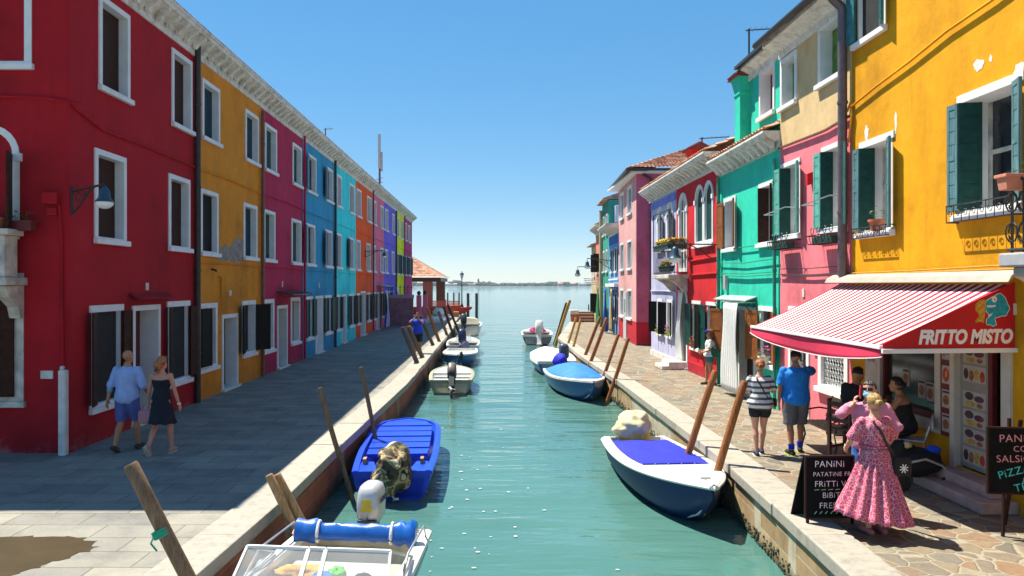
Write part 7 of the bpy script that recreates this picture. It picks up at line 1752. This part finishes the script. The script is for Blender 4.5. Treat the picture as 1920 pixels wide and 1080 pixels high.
def bench(t):
    L = .68
    m = MB()
    for k in range(5): m.box(-L, L, -.02+k*.09, .055+k*.09, .43, .455)
    m.build('seat', BENCHWOOD, t, local=True, bevel=.005)
    m = MB()
    for k in range(4): z = .55+k*.1; y = -.06-k*.03; m.obox((0, y, z), (L, 0, 0), (0, .01, .003), (0, -.012, .038))
    m.build('backrest', BENCHWOOD, t, local=True)
    for x in (-L+.05, L-.05):
        m = MB(); m.tube([(x, .42, 0), (x, .36, .2), (x, .4, .42), (x, 0, .42), (x, -.05, .2), (x, -.14, 0)], .018, 8); m.tube([(x, -.03, .42), (x, -.16, .9)], .018, 8)
        m.tube([(x, -.1, .66), (x, .1, .69), (x, .3, .66), (x, .4, .64), (x, .43, .6), (x, .4, .57), (x, .37, .6)], .016, 8); m.tube([(x, .38, .44), (x, .36, .54), (x, .3, .66)], .014, 8)
        m.build('arm_frame', BLACK, t, local=True, smooth=True)
bench(t)
# folded pushchair
t = empty('pushchair', (6.35, 10.95, 0), 'folded black pushchair with pale curved frame by the shop wall', 'pushchair')
m = MB(); lump(m, (6.3, 10.95, .38), (.36, .3, .2), 4.4, .3); lump(m, (6.05, 11.05, .52), (.22, .22, .16), 2.4, .3); m.build('seat_fabric', cloth('black_fabric', (.012, .012, .014)), t, smooth=True)
for y in (10.7, 11.2):
    m = MB(); m.tube([(5.95, y, .28), (6.1, y-.02, .42), (6.3, y-.02, .46), (6.55, y, .36), (6.7, y, .2)], .018, 8); m.build('frame_arc', mat('pale_grey_tube', (.45, .45, .43), .4), t, smooth=True)
for x, y in ((5.98, 10.68), (5.98, 11.22), (6.62, 10.68), (6.62, 11.22)):
    m = MB(); m.lathe((0, 0, 0), [(.06, -.02), (.1, -.02), (.11, 0), (.1, .02), (.06, .02)], 16); m.v = [V((x+v_.x, y+v_.z, .11+v_.y)) for v_ in m.v]; m.build('wheel', RUBBER, t)
m = MB(); lump(m, (6.15, 10.9, .62), (.07, .06, .05), 1, .2); tag(m.build('baby_bottle', mat('yellow_white_plastic', (.6, .5, .25), .4), loc=(6.15, 10.9, .62), smooth=True), 'pale bottle with yellow cap lying on the pushchair', 'bottle')
m = MB(); lump(m, (6.5, 10.85, .56), (.1, .08, .06), 8, .3); tag(m.build('blue_cloth', cloth('vivid_blue_cloth', (.01, .08, .7)), loc=(6.5, 10.85, .56), smooth=True), 'vivid blue cloth lying on the black pushchair', 'cloth')
# ---------------------------------------------------------------- menu boards
SLATE = mat('chalkboard', (.006, .0065, .008), .85, .3, 6, spec=.1); CHALK = mat('white_chalk', (.75, .75, .72), .9); CPINK = mat('pink_chalk', (.7, .3, .35), .9); CCYAN = mat('cyan_chalk', (.05, .6, .6), .9); CGREEN = mat('green_chalk', (.25, .6, .3), .9); FRAMEW = mat('board_frame', (.022, .007, .006), .6, spec=.2)
bo_ = V((4.22, 9.2, 0)); t = empty('menu_board', bo_, 'black chalk A board reading Panini on the quay edge', 'A board', None, radians(4))
def board(t, w_, h, z0, rec):
    m = MB(); m.box(-w_/2, w_/2, -.012, .012, z0, z0+h); s_ = m.build('slate', SLATE, t, local=True)
    m = MB()
    for a, b, c, d in ((-w_/2-.02, -w_/2, z0-.02, z0+h+.02), (w_/2, w_/2+.02, z0-.02, z0+h+.02), (-w_/2, w_/2, z0+h, z0+h+.02), (-w_/2, w_/2, z0-.02, z0)): m.box(a, b, -.018, .018, c, d)
    m.build('frame', FRAMEW, t, local=True); return s_
s_ = board(t, .6, .74, .1, 0)
for x in (-.3, .28): m = MB(); m.box(x, x+.03, -.02, .01, 0, .1); m.build('foot', FRAMEW, t, local=True)
m = MB(); m.hexa([(-.32, .02, .86), (.32, .02, .86), (.32, .04, .86), (-.32, .04, .86), (-.32, .36, 0), (.32, .36, 0), (.32, .38, 0), (-.32, .38, 0)]); m.build('rear_panel', SLATE, t, local=True)
Wt = W[t]
def line(tx, x, z, sz, mm, ang=0, sl=s_, Wm=None, align='LEFT', sp=1.08):
    textmesh('chalk_writing', tx, sz, mm, (Wm or Wt) @ face_mtx((x, -.0165, z), (cos(ang), 0, sin(ang)), (-sin(ang), 0, cos(ang))), sl, .001, offset=-.001, align=align, space=sp)
for tx, x, z, sz in (('PANiNi', -.2, .72, .115), ('PATATiNE FRiTTE', -.22, .605, .078), ('FRiTTi VARi', -.2, .475, .105), ('BiBiTE', -.1, .335, .1), ('FRESCHE', -.14, .205, .105)): line(tx, x, z, sz, CHALK)
m = MB()
for k in range(7): m.bar((-.2+k*.07, -.014, .135), (-.17+k*.07, -.014, .17), .01, .003, (0, 1, 0))
for k in range(5): m.bar((-.2+k*.09, -.014, .435), (-.14+k*.09, -.014, .44), .008, .003, (0, 1, 0))
m.build('chalk_dashes', CGREEN, s_, local=True)
t = empty('menu_board', (6.32, 8.75, 0), 'black chalk board on an easel reading Pizza at the right edge', 'easel board', None, radians(-6)); Wt = W[t]
s_ = board(t, .78, .76, .52, 0)
for a, b in (((-.2, .03, .56), (-.24, -.02, 0)), ((.3, .03, .56), (.34, -.02, 0)), ((.0, .05, 1.38), (.02, .42, 0)), ((-.14, .03, 1.4), (-.14, .03, .5))):
    m = MB(); m.bar(a, b, .04, .025); m.build('easel_leg', FRAMEW, t, local=True)
for tx, x, z, sz, mm, an in (('PANiNi', -.28, 1.12, .13, CPINK, .03), ('CON', -.12, 1.01, .1, CPINK, .03), ('SALSiCCiA', -.31, .88, .12, CPINK, .03), ('PiZZA', -.28, .68, .13, CCYAN, .28), ('A', -.02, .63, .1, CCYAN, .25), ('TRANCi', -.1, .53, .13, CCYAN, .25)): line(tx, x, z, sz, mm, an, s_, Wt)
# ---------------------------------------------------------------- sea haze
m = MB(); m.box(-1600, 1600, -25, 1700, -7, 16.5)
n = NT('sea_haze'); pv = n.n('ShaderNodeVolumePrincipled'); pv.inputs['Color'].default_value = (.8, .9, 1, 1); pv.inputs['Density'].default_value = .00015; pv.inputs['Anisotropy'].default_value = .2
n.t.nodes.remove(n.b); n.l(pv.outputs[0], n.t.nodes['Material Output'].inputs['Volume'])
tag(m.build('haze', n.m), None, None, None, 'stuff')
